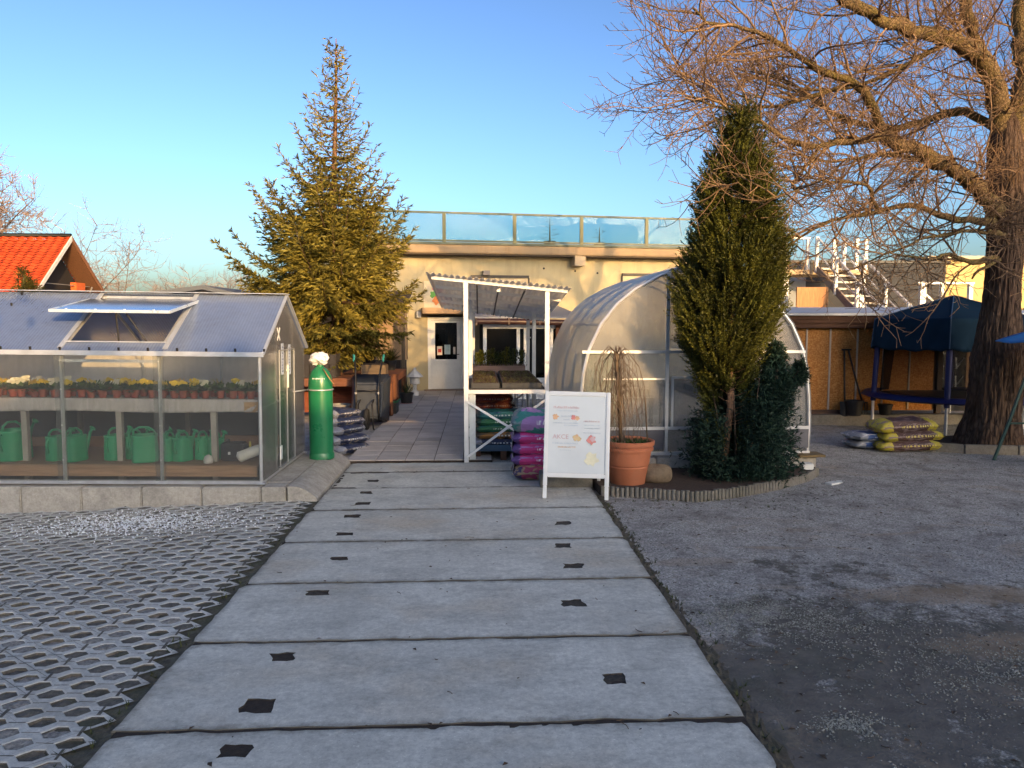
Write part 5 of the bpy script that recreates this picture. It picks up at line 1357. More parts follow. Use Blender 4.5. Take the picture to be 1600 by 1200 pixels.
# ------------------------------------------------------------------ conifers
def blades(P, D, L, W, var, rs, droop=.25):
    """one rhombic blade per row: P base, D unit direction"""
    nP = len(P)
    up = rs.normal(size=(nP, 3)); N = np.cross(D, up); N /= np.linalg.norm(N, axis=1, keepdims=True) + 1e-9
    L = L[:, None]; W = W[:, None]
    tip = P + D * L; tip[:, 2] -= droop * L[:, 0] * .3
    V = np.stack([P, P + D * L * .45 + N * W, tip, P + D * L * .45 - N * W], 1)
    F = np.arange(nP * 4).reshape(-1, 4)
    return V.reshape(-1, 3), F, np.repeat(var, 4)

# spruce
def spruce(cx, cy, label):
    t = thing('spruce_tree', label, 'tree', (cx, cy, -.03))
    H = 7.4
    b = MB(); b.tube([(cx, cy, -.05), (cx + .02, cy, 1.5), (cx, cy, 4), (cx + .10, cy, 6.4), (cx + .12, cy, H)], [.12, .10, .065, .03, .008], 10)
    b.build('trunk', bark('spruce_bark', (.22, .12, .07), (.12, .085, .06), 16, .01), t, smooth=True)
    rs = np.random.default_rng(5); g = random.Random(5)
    tbl = [(1.45, .95), (1.9, 1.5), (2.3, 1.95), (2.8, 1.95), (3.2, 1.80), (3.6, 1.55), (4.0, 1.35), (4.5, 1.05), (5.0, .85), (5.5, .62), (6.0, .48), (6.5, .34), (7.0, .20), (7.5, .06)]
    def rad(z):
        for (z0, r0), (z1, r1) in zip(tbl, tbl[1:]):
            if z <= z1: return r0 + (r1 - r0) * max(0, (z - z0) / (z1 - z0))
        return .06
    P = []; D = []; V_ = []; wood_ = MB(); cones = []
    z = 1.5
    while z < 7.2:
        nb = g.choice((6, 7, 8)) if z < 4.6 else g.choice((4, 5, 6))
        a0 = g.uniform(0, 6.28)
        for k in range(nb):
            a_ = a0 + k * 6.283 / nb + g.uniform(-.25, .25)
            L = rad(z) * g.choice((g.uniform(.55, .8), g.uniform(.8, 1.1), g.uniform(.85, 1.1)))
            if z < 3.3 and math.cos(a_) < -.7 and g.random() < .6: L *= 1.12
            rise = (.10 + .95 * min(1, max(0, (z - 1.6) / 1.6)) * .55) if z < 5 else .75
            d = Vector((math.cos(a_), math.sin(a_), 0)); pts_ = []
            zz0 = z + g.uniform(-.08, .08); tone = g.uniform(-.15, .2)
            nseg = max(3, int(L / .09)); kink = g.uniform(-.25, .25)
            for i in range(nseg + 1):
                f = i / nseg
                pts_.append(Vector((cx + .1 * max(0, (z - 4) / 3.5), cy, zz0)) + d * L * f + Vector((-d.y, d.x, 0)) * kink * L * f * f * .4 + Vector((0, 0, L * (-.22 * f + rise * f ** 2.6 * 1.15) - (.25 * f if z < 2.0 else 0))))
            wood_.tube(pts_, [max(.004, .028 * (1 - i / nseg) * min(1, L)) for i in range(nseg + 1)], 4, False)
            if z > 2.6 and L > .35 and g.random() < .38: cones.append(pts_[-max(1, nseg // 5)].copy())
            for i in range(1, nseg + 1):
                f = i / nseg; p = pts_[i]; ax = (pts_[i] - pts_[i - 1]).normalized()
                sd = ax.cross(Vector((0, 0, 1))).normalized()
                if f < .12 and L > .6: continue
                # shoots on the axis itself
                for q in range(4 if z < 5.3 else 3):
                    dd = (ax * g.uniform(.5, 1) + Vector((g.uniform(-1, 1), g.uniform(-1, 1), g.uniform(-.6, .8))) * .55).normalized(); P.append(p - ax * g.uniform(0, .08)); D.append(dd); V_.append(.55 + tone + g.uniform(-.35, .4))
                for s_ in ((-1, 1) if z < 5.3 or g.random() < .5 else (g.choice((-1, 1)),)):
                    tl = (L * .54 * (1 - f) + .12) * g.uniform(.5, 1.1) * (1 if z < 4.6 else .7)
                    td = (ax * .75 + sd * s_ * g.uniform(.6, 1.1) + Vector((0, 0, g.uniform(-.35, .15)))).normalized()
                    nt = max(1, int(tl / .055))
                    for m_ in range(nt):
                        q = p + td * tl * (m_ + .5) / nt + Vector((0, 0, -.25 * tl * ((m_ + .5) / nt) ** 2))
                        for w_ in range(3 if z < 4 else 2 if z < 5.3 else 1):
                            dd = (td * .8 + Vector((g.uniform(-1, 1), g.uniform(-1, 1), g.uniform(-.8, .6))) * .6).normalized(); P.append(q); D.append(dd); V_.append(.5 + tone + g.uniform(-.35, .4) + .15 * m_ / nt)
        z += .20 if z < 5.2 else .17
    P = np.array([tuple(p) for p in P]); D = np.array([tuple(p) for p in D]); V_ = np.array(V_)
    n_ = len(P)
    parts = []
    for rep in range(3):
        parts.append(blades(P, D, rs.uniform(.075, .14, n_), rs.uniform(.008, .0145, n_), np.clip(V_, .05, 1.2), rs))
    Vv = np.concatenate([p[0] for p in parts]); Ff = np.concatenate([p[1] + k_ * len(parts[0][0]) for k_, p in enumerate(parts)]); va = np.concatenate([p[2] for p in parts])
    np_mesh('crown', Vv, Ff, foliage('spruce_needles', (.065, .066, .015), (.38, .31, .055), .6, .25), t, va)
    wood_.build('branches', M('spruce_branch', (.13, .075, .045), .9), t)
    g.shuffle(cones)
    cb = MB(); cb.lathe([(.006, 0), (.026, -.02), (.032, -.07), (.024, -.13), (.004, -.17)], n=8)
    first = cb.build('cone', M('spruce_cone', (.46, .20, .10), .8, bump=.5, bscale=90), t, smooth=True); first.location = cones[0] - wloc(t)
    for c in cones[1:60]:
        for m_ in range(g.choice((1, 2))):
            o_ = first.copy(); COL.objects.link(o_); o_.location = c - wloc(t) + Vector((g.uniform(-.05, .05), g.uniform(-.05, .05), g.uniform(-.04, .02)))
            if sum(1 for _ in t.children) > 92: break
    return t
spruce(-2.88, 15.2, 'tall olive-green spruce with brown cones left of the house door')

# tall thuja and the juniper at its foot
def interp(tab, z):
    for a_, b_ in zip(tab, tab[1:]):
        if z <= b_[0]:
            f = max(0, (z - a_[0]) / (b_[0] - a_[0])); return [a_[i] + (b_[i] - a_[i]) * f for i in range(1, len(a_))]
    return list(tab[-1][1:])
def cloud(t, nm, tab, cy, nclump, per, depth, mat, seed, Lr, Wr, up, holes=None, blade_n=3, csize=.13):
    rs = np.random.default_rng(seed); P = []; D = []; V_ = []
    z0, z1 = tab[0][0], tab[-1][0]; k = 0
    ws = np.array([max(.05, interp(tab, z0 + (z1 - z0) * i / 60)[1] - interp(tab, z0 + (z1 - z0) * i / 60)[0]) for i in range(61)]); ws = ws / ws.sum()
    while k < nclump:
        z = z0 + (z1 - z0) * (rs.choice(61, p=ws) + rs.random()) / 61
        xl, xr = interp(tab, min(z, z1))[:2]
        cx = (xl + xr) / 2; hw = max(.03, (xr - xl) / 2)
        a_ = rs.uniform(0, 6.283); r_ = rs.random() ** .42 * rs.uniform(.74, 1.16)
        dpt = min(hw, depth)
        c = np.array([cx + (hw - .05) * r_ * math.cos(a_), cy + dpt * r_ * math.sin(a_), z])
        if holes and holes(c): continue
        k += 1
        tone = .5 + rs.uniform(-.3, .35)
        od = np.array([math.cos(a_), math.sin(a_), up + rs.uniform(-.3, .4)]); od /= np.linalg.norm(od)
        for m_ in range(per):
            p = c + rs.normal(size=3) * csize * np.array([.55, .55, .8]) * min(1, .4 + hw)
            if holes and holes(p): continue
            d = od + rs.normal(size=3) * .45; d /= np.linalg.norm(d)
            sd = rs.normal(size=3) * .5
            for q in range(blade_n):
                dd = d + sd * (q - (blade_n - 1) / 2) + rs.normal(size=3) * .12; dd /= np.linalg.norm(dd)
                P.append(p); D.append(dd); V_.append(tone + rs.uniform(-.2, .25))
    P = np.array(P); D = np.array(D); n_ = len(P)
    V, F, va = blades(P, D, rs.uniform(*Lr, n_), rs.uniform(*Wr, n_), np.clip(np.array(V_), .02, 1.3), rs, .4)
    return np_mesh(nm, V, F, mat, t, va)
def plumes(t, nm, tab, cy, count, depth, mat, seed, holes=None, alen=(.18, .34), bl=(.03, .068), bw=(.0042, .008), nb=38, up=.8):
    rs = np.random.default_rng(seed); P = []; D = []; V_ = []; L_ = []
    z0, z1 = tab[0][0], tab[-1][0]; k = 0
    ws = np.array([max(.05, interp(tab, z0 + (z1 - z0) * i / 60)[1] - interp(tab, z0 + (z1 - z0) * i / 60)[0]) for i in range(61)]); ws = ws / ws.sum()
    while k < count:
        z = z0 + (z1 - z0) * (rs.choice(61, p=ws) + rs.random()) / 61
        xl, xr = interp(tab, min(z, z1))[:2]
        cx = (xl + xr) / 2; hw = max(.03, (xr - xl) / 2 - .09); dpt = min(hw, depth)
        a_ = rs.uniform(0, 6.283); lump = 1 + .12 * math.sin(3 * a_ + z * 5.1) + .10 * math.sin(5 * a_ - z * 8.3)
        r_ = min(1.02, (rs.random() ** .38) * lump)
        c = np.array([cx + max(.0, hw - .10) * r_ * math.cos(a_), cy + max(0, dpt - .08) * r_ * math.sin(a_), z - .10])
        if holes and holes(c + np.array([0, 0, .1])): continue
        k += 1
        ax = np.array([math.cos(a_) * .8, math.sin(a_) * .8, up + rs.uniform(-.35, .3)]); ax /= np.linalg.norm(ax)
        al = rs.uniform(*alen); tone = (.15 + .75 * r_ ** 2) * rs.uniform(.45, 1.25)  # tone deepens inward: shade inside the crown put into the leaf colour
        pl = np.cross(ax, rs.normal(size=3)); pl /= np.linalg.norm(pl)
        for m_ in range(nb):
            f = (m_ + .5) / nb; s_ = 1 if m_ % 2 else -1
            q = c + ax * al * f + np.array([0, 0, .10 * al * f * f])
            if holes and holes(q): continue
            d = ax * rs.uniform(.6, 1.0) + pl * s_ * rs.uniform(.4, 1.1) * (1.1 - .6 * f) + rs.normal(size=3) * .22
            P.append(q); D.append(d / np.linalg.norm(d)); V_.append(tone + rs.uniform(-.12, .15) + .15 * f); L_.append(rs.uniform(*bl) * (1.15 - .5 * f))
    P = np.array(P); D = np.array(D); n_ = len(P)
    V, F, va = blades(P, D, np.array(L_), rs.uniform(*bw, n_), np.clip(np.array(V_), .02, 1.3), rs, .3)
    return np_mesh(nm, V, F, mat, t, va)
t = thing('thuja_tree', 'tall columnar dark green conifer with a bare lit stem in front of the arched greenhouse', 'tree', (2.92, 8.6, .05))
b = MB(); b.tube([(2.86, 8.58, .03), (2.90, 8.55, .5), (2.93, 8.5, .9), (2.92, 8.52, 1.35), (2.95, 8.6, 2.5), (3.0, 8.6, 4.2)], [.055, .048, .042, .036, .028, .008], 9)
for k in range(26):
    z = .7 + k * .03; a_ = rng.uniform(-2.8, -.3); b.tube([(2.92, 8.5, z), (2.92 + .1 * math.cos(a_), 8.5 + .1 * math.sin(a_), z + .02), (2.92 + .22 * math.cos(a_), 8.5 + .2 * math.sin(a_), z + .07)], [.006, .004, .002], 4, False)
b.build('trunk', bark('thuja_bark', (.30, .17, .10), (.22, .13, .085), 22, .006), t, smooth=True)
ttab = [(.42, 2.62, 3.2), (.79, 2.66, 3.24), (1.09, 2.54, 3.26), (1.39, 2.45, 3.33), (1.62, 2.27, 3.38), (1.91, 2.20, 3.55), (2.14, 2.22, 3.64), (2.65, 2.33, 3.66), (3.02, 2.42, 3.57), (3.39, 2.49, 3.48), (3.75, 2.60, 3.36), (4.05, 2.74, 3.22), (4.25, 2.90, 3.10), (4.36, 2.98, 3.04)]
def thole(p): return p[2] < 1.36 and abs(p[0] - 2.92) < .075 + .05 * math.sin(p[2] * 9) and p[1] < 8.6
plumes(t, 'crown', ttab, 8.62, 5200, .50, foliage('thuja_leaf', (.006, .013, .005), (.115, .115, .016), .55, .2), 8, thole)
# loose outer tips
t2 = thing('juniper_shrub', 'dark blue-green juniper bush spreading round the foot of the tall conifer', 'shrub', (3.0, 8.5, .05))
jtab = [(.06, 2.5, 3.62), (.2, 2.42, 3.70), (.4, 2.44, 3.74), (.6, 2.46, 3.70), (.78, 2.6, 3.64), (.98, 3.0, 3.66), (1.2, 3.2, 3.72), (1.45, 3.3, 3.62), (1.6, 3.35, 3.55)]
def jhole(p): return (p[2] > .34 and abs(p[0] - 2.9) < .07 and p[1] < 8.6) or (p[2] < .1 and p[1] < 8.15)
cloud(t2, 'crown', jtab, 8.56, 950, 16, .45, foliage('juniper_leaf', (.008, .022, .014), (.028, .062, .042), .6, .1), 18, (.035, .075), (.004, .007), .55, jhole, 4, .10)
b = MB()
for k in range(9):
    a_ = k * .7; b.tube([(3.02, 8.6, .03), (3.1 + .25 * math.cos(a_), 8.6 + .2 * math.sin(a_), .4), (3.1 + .42 * math.cos(a_), 8.6 + .32 * math.sin(a_), .7 + .08 * k)], [.022, .014, .004], 5, False)
b.tube([(3.3, 8.62, .4), (3.55, 8.55, 1.05), (3.74, 8.5, 1.36)], [.014, .009, .004], 5, False)
b.build('stems', bark('juniper_bark', (.10, .07, .05), (.07, .05, .04), 20, .006), t2)
cloud(t2, 'side_branch', [(1.02, 3.5, 3.62), (1.15, 3.56, 3.82), (1.3, 3.62, 3.9), (1.42, 3.72, 3.82)], 8.55, 60, 14, .12, foliage('juniper_leaf2', (.010, .025, .014), (.03, .062, .04), .6, .1), 19, (.035, .075), (.004, .007), .7, None, 4, .07)

# ------------------------------------------------------------------ bare trees
def smooth_path(pts, step, g, jit):
    P = [Vector(p) for p in pts]; out = []
    P = [P[0] * 2 - P[1]] + P + [P[-1] * 2 - P[-2]]
    for i in range(1, len(P) - 2):
        n_ = max(2, int((P[i + 1] - P[i]).length / step))
        for k in range(n_):
            s = k / n_; p0, p1, p2, p3 = P[i - 1:i + 3]
            out.append(.5 * ((2 * p1) + (p2 - p0) * s + (2 * p0 - 5 * p1 + 4 * p2 - p3) * s * s + (3 * p1 - p0 - 3 * p2 + p3) * s ** 3) + Vector((g.uniform(-jit, jit), g.uniform(-jit, jit), g.uniform(-jit, jit))))
    out.append(P[-2]); return out
def shoot(g, p, d, L, seg, sag, lift, wig):
    pts = [p.copy()]; d = d.normalized(); n_ = max(2, int(L / seg))
    for i in range(n_):
        f = i / n_
        d = (d + Vector((g.uniform(-wig, wig), g.uniform(-wig, wig), g.uniform(-wig, wig) + (-sag * (1 - f) + lift * f))) ).normalized()
        pts.append(pts[-1] + d * L / n_)
    return pts
def perp(g, ax):
    v = Vector((g.uniform(-1, 1), g.uniform(-1, 1), g.uniform(-.8, 1)))
    v = v - ax * v.dot(ax)
    return v.normalized() if v.length > .05 else ax.orthogonal()

GZ0 = -.03
t = thing('walnut_tree', 'huge bare old tree with thick furrowed trunk and spreading golden twigs', 'tree', (7.68, 10.8, -.02))
from mathutils import noise as mnoise
tp = [(-.1, 7.68, 10.80, .50), (.1, 7.69, 10.80, .43), (.5, 7.74, 10.8, .345), (.95, 7.75, 10.8, .335), (1.35, 7.74, 10.8, .34), (1.7, 7.74, 10.8, .285), (2.1, 7.76, 10.8, .235), (2.6, 7.77, 10.8, .215), (3.1, 7.78, 10.8, .225), (3.5, 7.78, 10.8, .245), (4.0, 7.74, 10.8, .26), (4.5, 7.70, 10.8, .22), (4.85, 7.66, 10.78, .12), (5.0, 7.64, 10.78, .03)]
b = MB(); NU, NV = 150, 110
def trunkf(u, v):
    z = -.1 + 5.1 * v
    x, y, r_ = interp(tp, z)
    a_ = u * 2 * math.pi
    c_, s_ = math.cos(a_), math.sin(a_)
    r_ *= 1 + .10 * mnoise.noise(Vector((c_ * 1.3, s_ * 1.3, z * .9))) + (.12 * max(0, .6 - z) * math.sin(5 * a_ + 1))
    rid = mnoise.noise(Vector((c_ * 9 + .8 * mnoise.noise(Vector((c_ * 3, s_ * 3, z * 2.5))), s_ * 9, z * 1.7)))
    r_ += .026 * (1 - 2.6 * abs(rid)) * (1 if z < 4 else .5) + .010 * mnoise.noise(Vector((c_ * 22, s_ * 22, z * 9)))
    return (x + r_ * c_, y + r_ * s_, z)
b.grid(trunkf, NU, NV)
WB = bark('walnut_bark', (.095, .064, .047), (.070, .042, .030), 13, .025, (1, 1, .2))
b.build('trunk', WB, t, smooth=True)
limbs = {
 'A': ([(7.72, 10.8, 4.2), (7.55, 10.75, 4.9), (7.23, 10.6, 5.5), (6.51, 10.3, 5.76), (5.8, 10.0, 5.74), (5.32, 9.8, 5.77), (4.75, 9.6, 5.89), (4.3, 9.4, 6.0), (3.4, 9.2, 6.35)], .21, .04),
 'Aup': ([(7.3, 10.65, 5.3), (6.99, 10.6, 5.95), (6.84, 10.6, 6.5), (6.71, 10.7, 7.5)], .12, .07),
 'B': ([(7.6, 10.7, 3.45), (6.97, 10.4, 3.81), (6.53, 10.2, 3.97), (6.08, 10, 4.11), (5.5, 9.8, 4.26), (5.27, 9.7, 4.32)], .15, .10),
 'Bup': ([(5.27, 9.7, 4.3), (5.14, 9.6, 4.5), (4.97, 9.5, 4.70), (4.69, 9.4, 4.88), (4.16, 9.2, 4.98), (3.44, 9.0, 5.24), (3.0, 8.9, 5.36), (2.65, 8.8, 5.34), (2.45, 8.7, 5.45)], .085, .015),
 'Bleft': ([(5.27, 9.7, 4.3), (4.88, 9.5, 4.2), (4.46, 9.3, 4.13), (4.2, 9.2, 4.04), (3.75, 9.1, 4.08), (3.25, 9.0, 4.36), (2.8, 8.9, 4.42), (2.5, 8.8, 4.50)], .075, .012),
 'C': ([(7.67, 10.8, 4.6), (7.33, 11.2, 5.05), (6.84, 11.5, 4.97), (6.55, 11.7, 4.92), (5.98, 12, 5.09), (5.32, 12.2, 5.54), (4.54, 12.4, 5.89)], .09, .025),
 'D': ([(7.5, 10.7, 3.35), (6.62, 10.4, 3.36), (6.03, 10.2, 3.49), (5.38, 10, 3.38), (4.67, 9.8, 3.22), (4.16, 9.6, 2.99), (3.8, 9.4, 2.76)], .075, .012),
 'E': ([(7.6, 10.7, 2.85), (7.09, 10.5, 2.74), (6.62, 10.3, 2.83), (6.19, 10.1, 2.76), (5.62, 9.9, 2.80)], .06, .012),
 'Estub': ([(7.6, 10.65, 2.8), (7.15, 10.4, 2.62), (6.98, 10.33, 2.50)], .04, .012),
 'F': ([(4.2, 9.2, 4.02), (3.8, 9.0, 3.57), (3.46, 8.1, 3.32), (3.04, 7.95, 3.20), (2.74, 7.9, 3.36), (2.6, 7.9, 3.56)], .022, .006),
 'R': ([(7.74, 10.82, 4.2), (7.9, 10.9, 4.9), (8.03, 11, 5.6), (8.05, 11.1, 6.63), (8.15, 11.2, 7.6)], .19, .11),
 'G': ([(4.69, 9.4, 4.88), (3.8, 9.7, 4.66), (3.2, 9.8, 4.72), (2.7, 9.7, 5.0)], .04, .01),
 'H': ([(5.38, 10, 3.38), (4.9, 9.4, 3.62), (4.2, 9.1, 3.60), (3.8, 8.9, 3.75)], .04, .01),
 'I': ([(7.6, 10.6, 3.15), (6.8, 10.0, 3.12), (6.0, 9.6, 3.02), (5.3, 9.4, 2.80), (4.75, 9.3, 2.56)], .05, .01),
 'J': ([(6.51, 10.3, 5.76), (5.6, 10.6, 5.3), (4.8, 10.8, 5.2), (4.0, 10.9, 5.5)], .05, .012),
 'K': ([(6.53, 10.2, 3.97), (6.0, 10.8, 4.3), (5.2, 11.2, 4.3), (4.5, 11.4, 4.6)], .05, .012),
 'Q': ([(7.7, 10.9, 4.1), (8.6, 11.2, 4.6), (9.6, 11.6, 5.2), (10.5, 12, 6)], .12, .04),
}
g = random.Random(77); lb = MB(); tw_ = MB()
def twiggy(path, r0, r1, lens, spacing, start):
    """children along a limb: side branches, spurs on them, fine twigs on those"""
    acc = 0
    for i in range(1, len(path)):
        acc += (path[i] - path[i - 1]).length
        if acc < spacing * .60 or i / len(path) < start: continue
        acc = g.uniform(-.05, .05)
        f = i / len(path); ax = (path[i] - path[i - 1]).normalized()
        for rep in range(2 if g.random() < .5 else 1):
            d = (ax * g.uniform(.2, 1.0) + perp(g, ax) * g.uniform(.6, 1.1) + Vector((-.15, -.05, .12)))
            L = g.uniform(*lens)
            p1 = shoot(g, path[i], d, L, .10, .10, .16, .20)
            rb = min(.017, .4 * (r0 + (r1 - r0) * f) + .006)
            tw_.cv = g.uniform(.75, 1.35)
            tw_.tube(p1, [max(.0045, rb * (1 - .75 * k / len(p1))) for k in range(len(p1))], 4, False)
            a2 = 0
            for j in range(1, len(p1)):
                a2 += L / (len(p1) - 1)
                if a2 < .09: continue
                a2 = 0
                ax2 = (p1[j] - p1[j - 1]).normalized()
                d2 = ax2 * .8 + perp(g, ax2) * g.uniform(.5, 1.0) + Vector((0, 0, .08)); L2 = g.uniform(.22, .62)
                p2 = shoot(g, p1[j], d2, L2, .10, .06, .22, .20); tw_.cv = g.uniform(.7, 1.5)
                tw_.tube(p2, [max(.0030, .0062 * (1 - .55 * k / len(p2))) for k in range(len(p2))], 3, False)
                for k in range(1, len(p2)):
                    for rr in range(2):
                        if g.random() < .58:
                            ax3 = (p2[k] - p2[k - 1]).normalized(); L3 = g.uniform(.07, .24)
                            p3 = shoot(g, p2[k], ax3 * .8 + perp(g, ax3) * .9 + Vector((0, 0, .15)), L3, .08, 0, .2, .15); tw_.cv = g.uniform(.7, 1.6)
                            tw_.tube(p3, [.0036, .0032] + [.0026] * (len(p3) - 2), 3, False)
for nm, (pts_, r0, r1) in limbs.items():
    path = smooth_path(pts_, .14, g, .012 + r1 * .3)
    lb.cv = g.uniform(.9, 1.2)
    lb.tube(path, [.82 * (r0 + (r1 - r0) * (k / len(path)) ** .8) * (1 + .10 * math.sin(k * 1.3 + r0 * 90)) for k in range(len(path))], 10 if r0 > .07 else 7, True)
    if nm != 'Estub': twiggy(path, r0, r1, (.6, 1.45) if nm != 'F' else (.25, .6), .34 if nm in ('I', 'E', 'D') else .20 if nm not in ('Q', 'Aup') else .24, .10)
lb.build('limbs', bark('limb_bark', (.14, .095, .048), (.12, .092, .026), 16, .012, (1, 1, 1), True), t, smooth=True)
tw_.build('twigs', M('walnut_twig', (.165, .10, .052), .8, var=.3, scale=3, attr=True), t, smooth=True)['kind'] = 'stuff'
kb = thing('tree_kerb', 'low concrete kerb edging the soil round the old tree trunk', 'kerb', (7.5, 10.3, 0))
kp = [(6.55, 10.72), (7.05, 10.42), (7.75, 10.28), (8.4, 10.36), (8.95, 10.75)]
for (x0, y0), (x1, y1) in zip(kp, kp[1:]):
    b = MB(); b.bar((x0, y0, .02), (x1 - .01 * (x1 - x0), y1, .02), .07, .19); b.build('kerb_stone', CONCD, kb, bevel=.01)
b = MB(); b.prism([(x, y + .05, .06) for x, y in kp] + [(8.9, 11.6, .06), (6.6, 11.6, .06)], (0, 0, -.12)); structure(b.build('tree_soil', SOIL))

def bare_tree(label, x, y, h, spread, seed, nlimb=6, trunk=.16, cat='tree', name='bare_tree', col='far_twig', z0=-.03, multi=False, group=None, nb=9):
    t_ = thing(name, label, cat, (x, y, z0), group); g_ = random.Random(seed); tb = MB(); tb2 = MB()
    base = Vector((x, y, z0))
    if not multi: tb.tube([base, base + Vector((.05, 0, h * .25)), base + Vector((0, .05, h * .45))], [trunk, trunk * .8, trunk * .5], 8)
    for k in range(nlimb):
        a_ = k * 6.283 / nlimb + g_.uniform(-.4, .4); p0 = base + Vector((0, 0, h * (g_.uniform(.22, .45) if not multi else 0)))
        d = Vector((math.cos(a_) * spread / h * 1.6, math.sin(a_) * spread / h * 1.6, 1)); L = h * g_.uniform(.5, .72) if not multi else h * g_.uniform(.8, 1.05)
        p1 = shoot(g_, p0, d, L, h * .06, .03, .06, .12); tb.tube(p1, [max(.01, trunk * .4 * (1 - .85 * i / len(p1))) for i in range(len(p1))], 5, False)
        for j in range(2, len(p1)):
            for q in range(2):
                ax = (p1[j] - p1[j - 1]).normalized(); L2 = L * .36 * (1 - .5 * j / len(p1)) * g_.uniform(.6, 1.2)
                p2 = shoot(g_, p1[j], ax * .7 + perp(g_, ax), L2, L2 / 5, .02, .10, .15); tb2.cv = g_.uniform(.8, 1.3); r_ = h * .0017
                tb2.tube(p2, [r_ * 1.4, r_ * 1.2, r_, r_ * .9, r_ * .8, r_ * .7][:len(p2)] + [r_ * .7] * max(0, len(p2) - 6), 3, False)
                for m_ in range(nb):
                    i_ = g_.randrange(1, len(p2)); ax3 = (p2[i_] - p2[i_ - 1]).normalized(); L3 = L2 * g_.uniform(.2, .55)
                    tb2.tube(shoot(g_, p2[i_], ax3 * .7 + perp(g_, ax3) * .9, L3, L3 / 3, 0, .12, .15)[:4], [r_ * .75, r_ * .65, r_ * .6, r_ * .55], 3, False)
    tb.build('trunk' if not multi else 'stems', bark('far_bark', (.16, .11, .08), (.12, .09, .065), 6, .02), t_)
    tb2.build('crown', M(col, (.22, .155, .12), .85, attr=True), t_)
    return t_
bare_tree('bare spreading tree cut off by the left edge above the red roof', -22.6, 33, 8.9, 3.2, 4, 13, .20, nb=22)
bare_tree('slender bare tree rising behind the red roof ridge', -21.0, 38, 7.3, 1.8, 6, 6, .12, multi=True)
bare_tree('low bare bushy tree right of the red roofed house gable', -18.6, 38, 5.6, 2.0, 7, 7, .12, multi=True)
for k, (x, y, h, lab) in enumerate([(-15.4, 41, 4.6, 'leftmost low bare bush on the skyline left of the spruce'), (-14.0, 40.5, 5.0, 'middle low bare bush on the skyline left of the spruce'), (-12.7, 41, 4.9, 'low bare bush on the skyline touching the spruce edge'), (-17.0, 44, 4.2, 'small bare bush beside the red roofed house on the skyline'), (-19.4, 44, 4.4, 'pale bare bush just behind the red roofed house gable')]):
    bare_tree(lab, x, y, h, 2.0, 30 + k, 9, .08, 'bush', 'bare_bush', 'bush_twig', multi=True, group='bare bushes on the skyline', nb=7)
tp_ = thing('pine_sapling', 'small olive pine tip showing in front of the red roof', 'tree', (-11.75, 20, -.03))
b = MB(); b.tube([(-11.75, 20, -.03), (-11.75, 20, 3.1)], [.06, .02], 7); b.build('trunk', M('pale_bark', (.22, .17, .12), .9), tp_)
cloud(tp_, 'crown', [(1.6, -12.3, -11.2), (2.2, -12.2, -11.3), (2.7, -12.05, -11.42), (3.0, -11.9, -11.6), (3.22, -11.8, -11.7)], 20, 110, 16, .5, foliage('pine_needles', (.035, .04, .01), (.15, .12, .02)), 4, (.10, .2), (.006, .010), .9, None, 3, .16)
# low far tree line so that the ground does not run bare to the horizon
b = MB(); g = random.Random(3)
rs = np.random.default_rng(3); n_ = 9000
X = rs.uniform(-160, 160, n_); Yv = rs.uniform(120, 150, n_); Zv = rs.random(n_) ** 1.3 * (2.6 + 1.2 * np.sin(X * .11) + .8 * np.sin(X * .37))
D_ = rs.normal(size=(n_, 3)); D_[:, 2] = np.abs(D_[:, 2]) + .4; D_ /= np.linalg.norm(D_, axis=1, keepdims=True)
V, F, va = blades(np.stack([X, Yv, Zv], -1), D_, rs.uniform(.8, 2, n_), rs.uniform(.3, .6, n_), rs.uniform(.2, 1, n_), rs)
np_mesh('far_hedge', V, F, foliage('far_leaf', (.06, .05, .035), (.13, .10, .06)), None, va)['kind'] = 'stuff'
# ------------------------------------------------------------------ shed, stairs and buildings on the right
def osb():
    t = NT('osb_board'); p = t.co((1, 1, 1)); 
    v = t.vor(26, t.co((1, 1, 2.6)), 'F1', 'Color'); v2 = t.vor(34, t.co((2.4, 1, 1)), 'F1', 'Color')
    c = t.mix(t.ramp(v, [(.2, 0.), (.8, 1.)]), (.42, .17, .045), (.60, .29, .09))
    c = t.mix(t.ramp(v2, [(.6, 0.), (.7, .6)]), c, (.32, .12, .03)); c = t.mix(t.ramp(t.noise(.9, 4), [(.4, 0.), (.75, .4)]), c, (.20, .10, .04))
    return t.set(c, .8, 0, .2)
OSB = osb()
sh = thing('shed', 'low shed with orange chipboard walls, brown fascia and flat sheet roof', 'shed', (7.5, 13.7, 0))
xb = [5.3, 6.13, 6.58, 7.10, 7.61, 8.12, 8.60]
for x0, x1 in zip(xb, xb[1:]):
    b = MB(); b.box(x0 + .003, 13.70, .22, x1 - .003, 13.72, 1.77); b.build('chipboard_panel', OSB, sh)
b = MB()
for x in xb[1:-1]: b.box(x - .015, 13.682, .24, x + .015, 13.699, 1.76)
b.build('batten', M('pale_batten', (.50, .42, .34), .7), sh)
b = MB()
b.box(5.2, 13.52, 1.78, 10.9, 13.56, 1.86); b.box(5.2, 13.48, 1.865, 10.9, 13.52, 1.94); b.box(5.2, 13.44, 1.945, 10.9, 13.48, 2.0)
b.build('fascia', wood('dark_fascia', (.10, .045, .025)), sh)
b = MB(); b.prism([(5.1, 13.36, 2.005), (11.0, 13.36, 2.005), (11.0, 16.0, 2.16), (5.1, 16.0, 2.16)], (0, 0, .045)); b.build('roof', M('sheet_roof', (.42, .42, .43), .5, .2), sh)
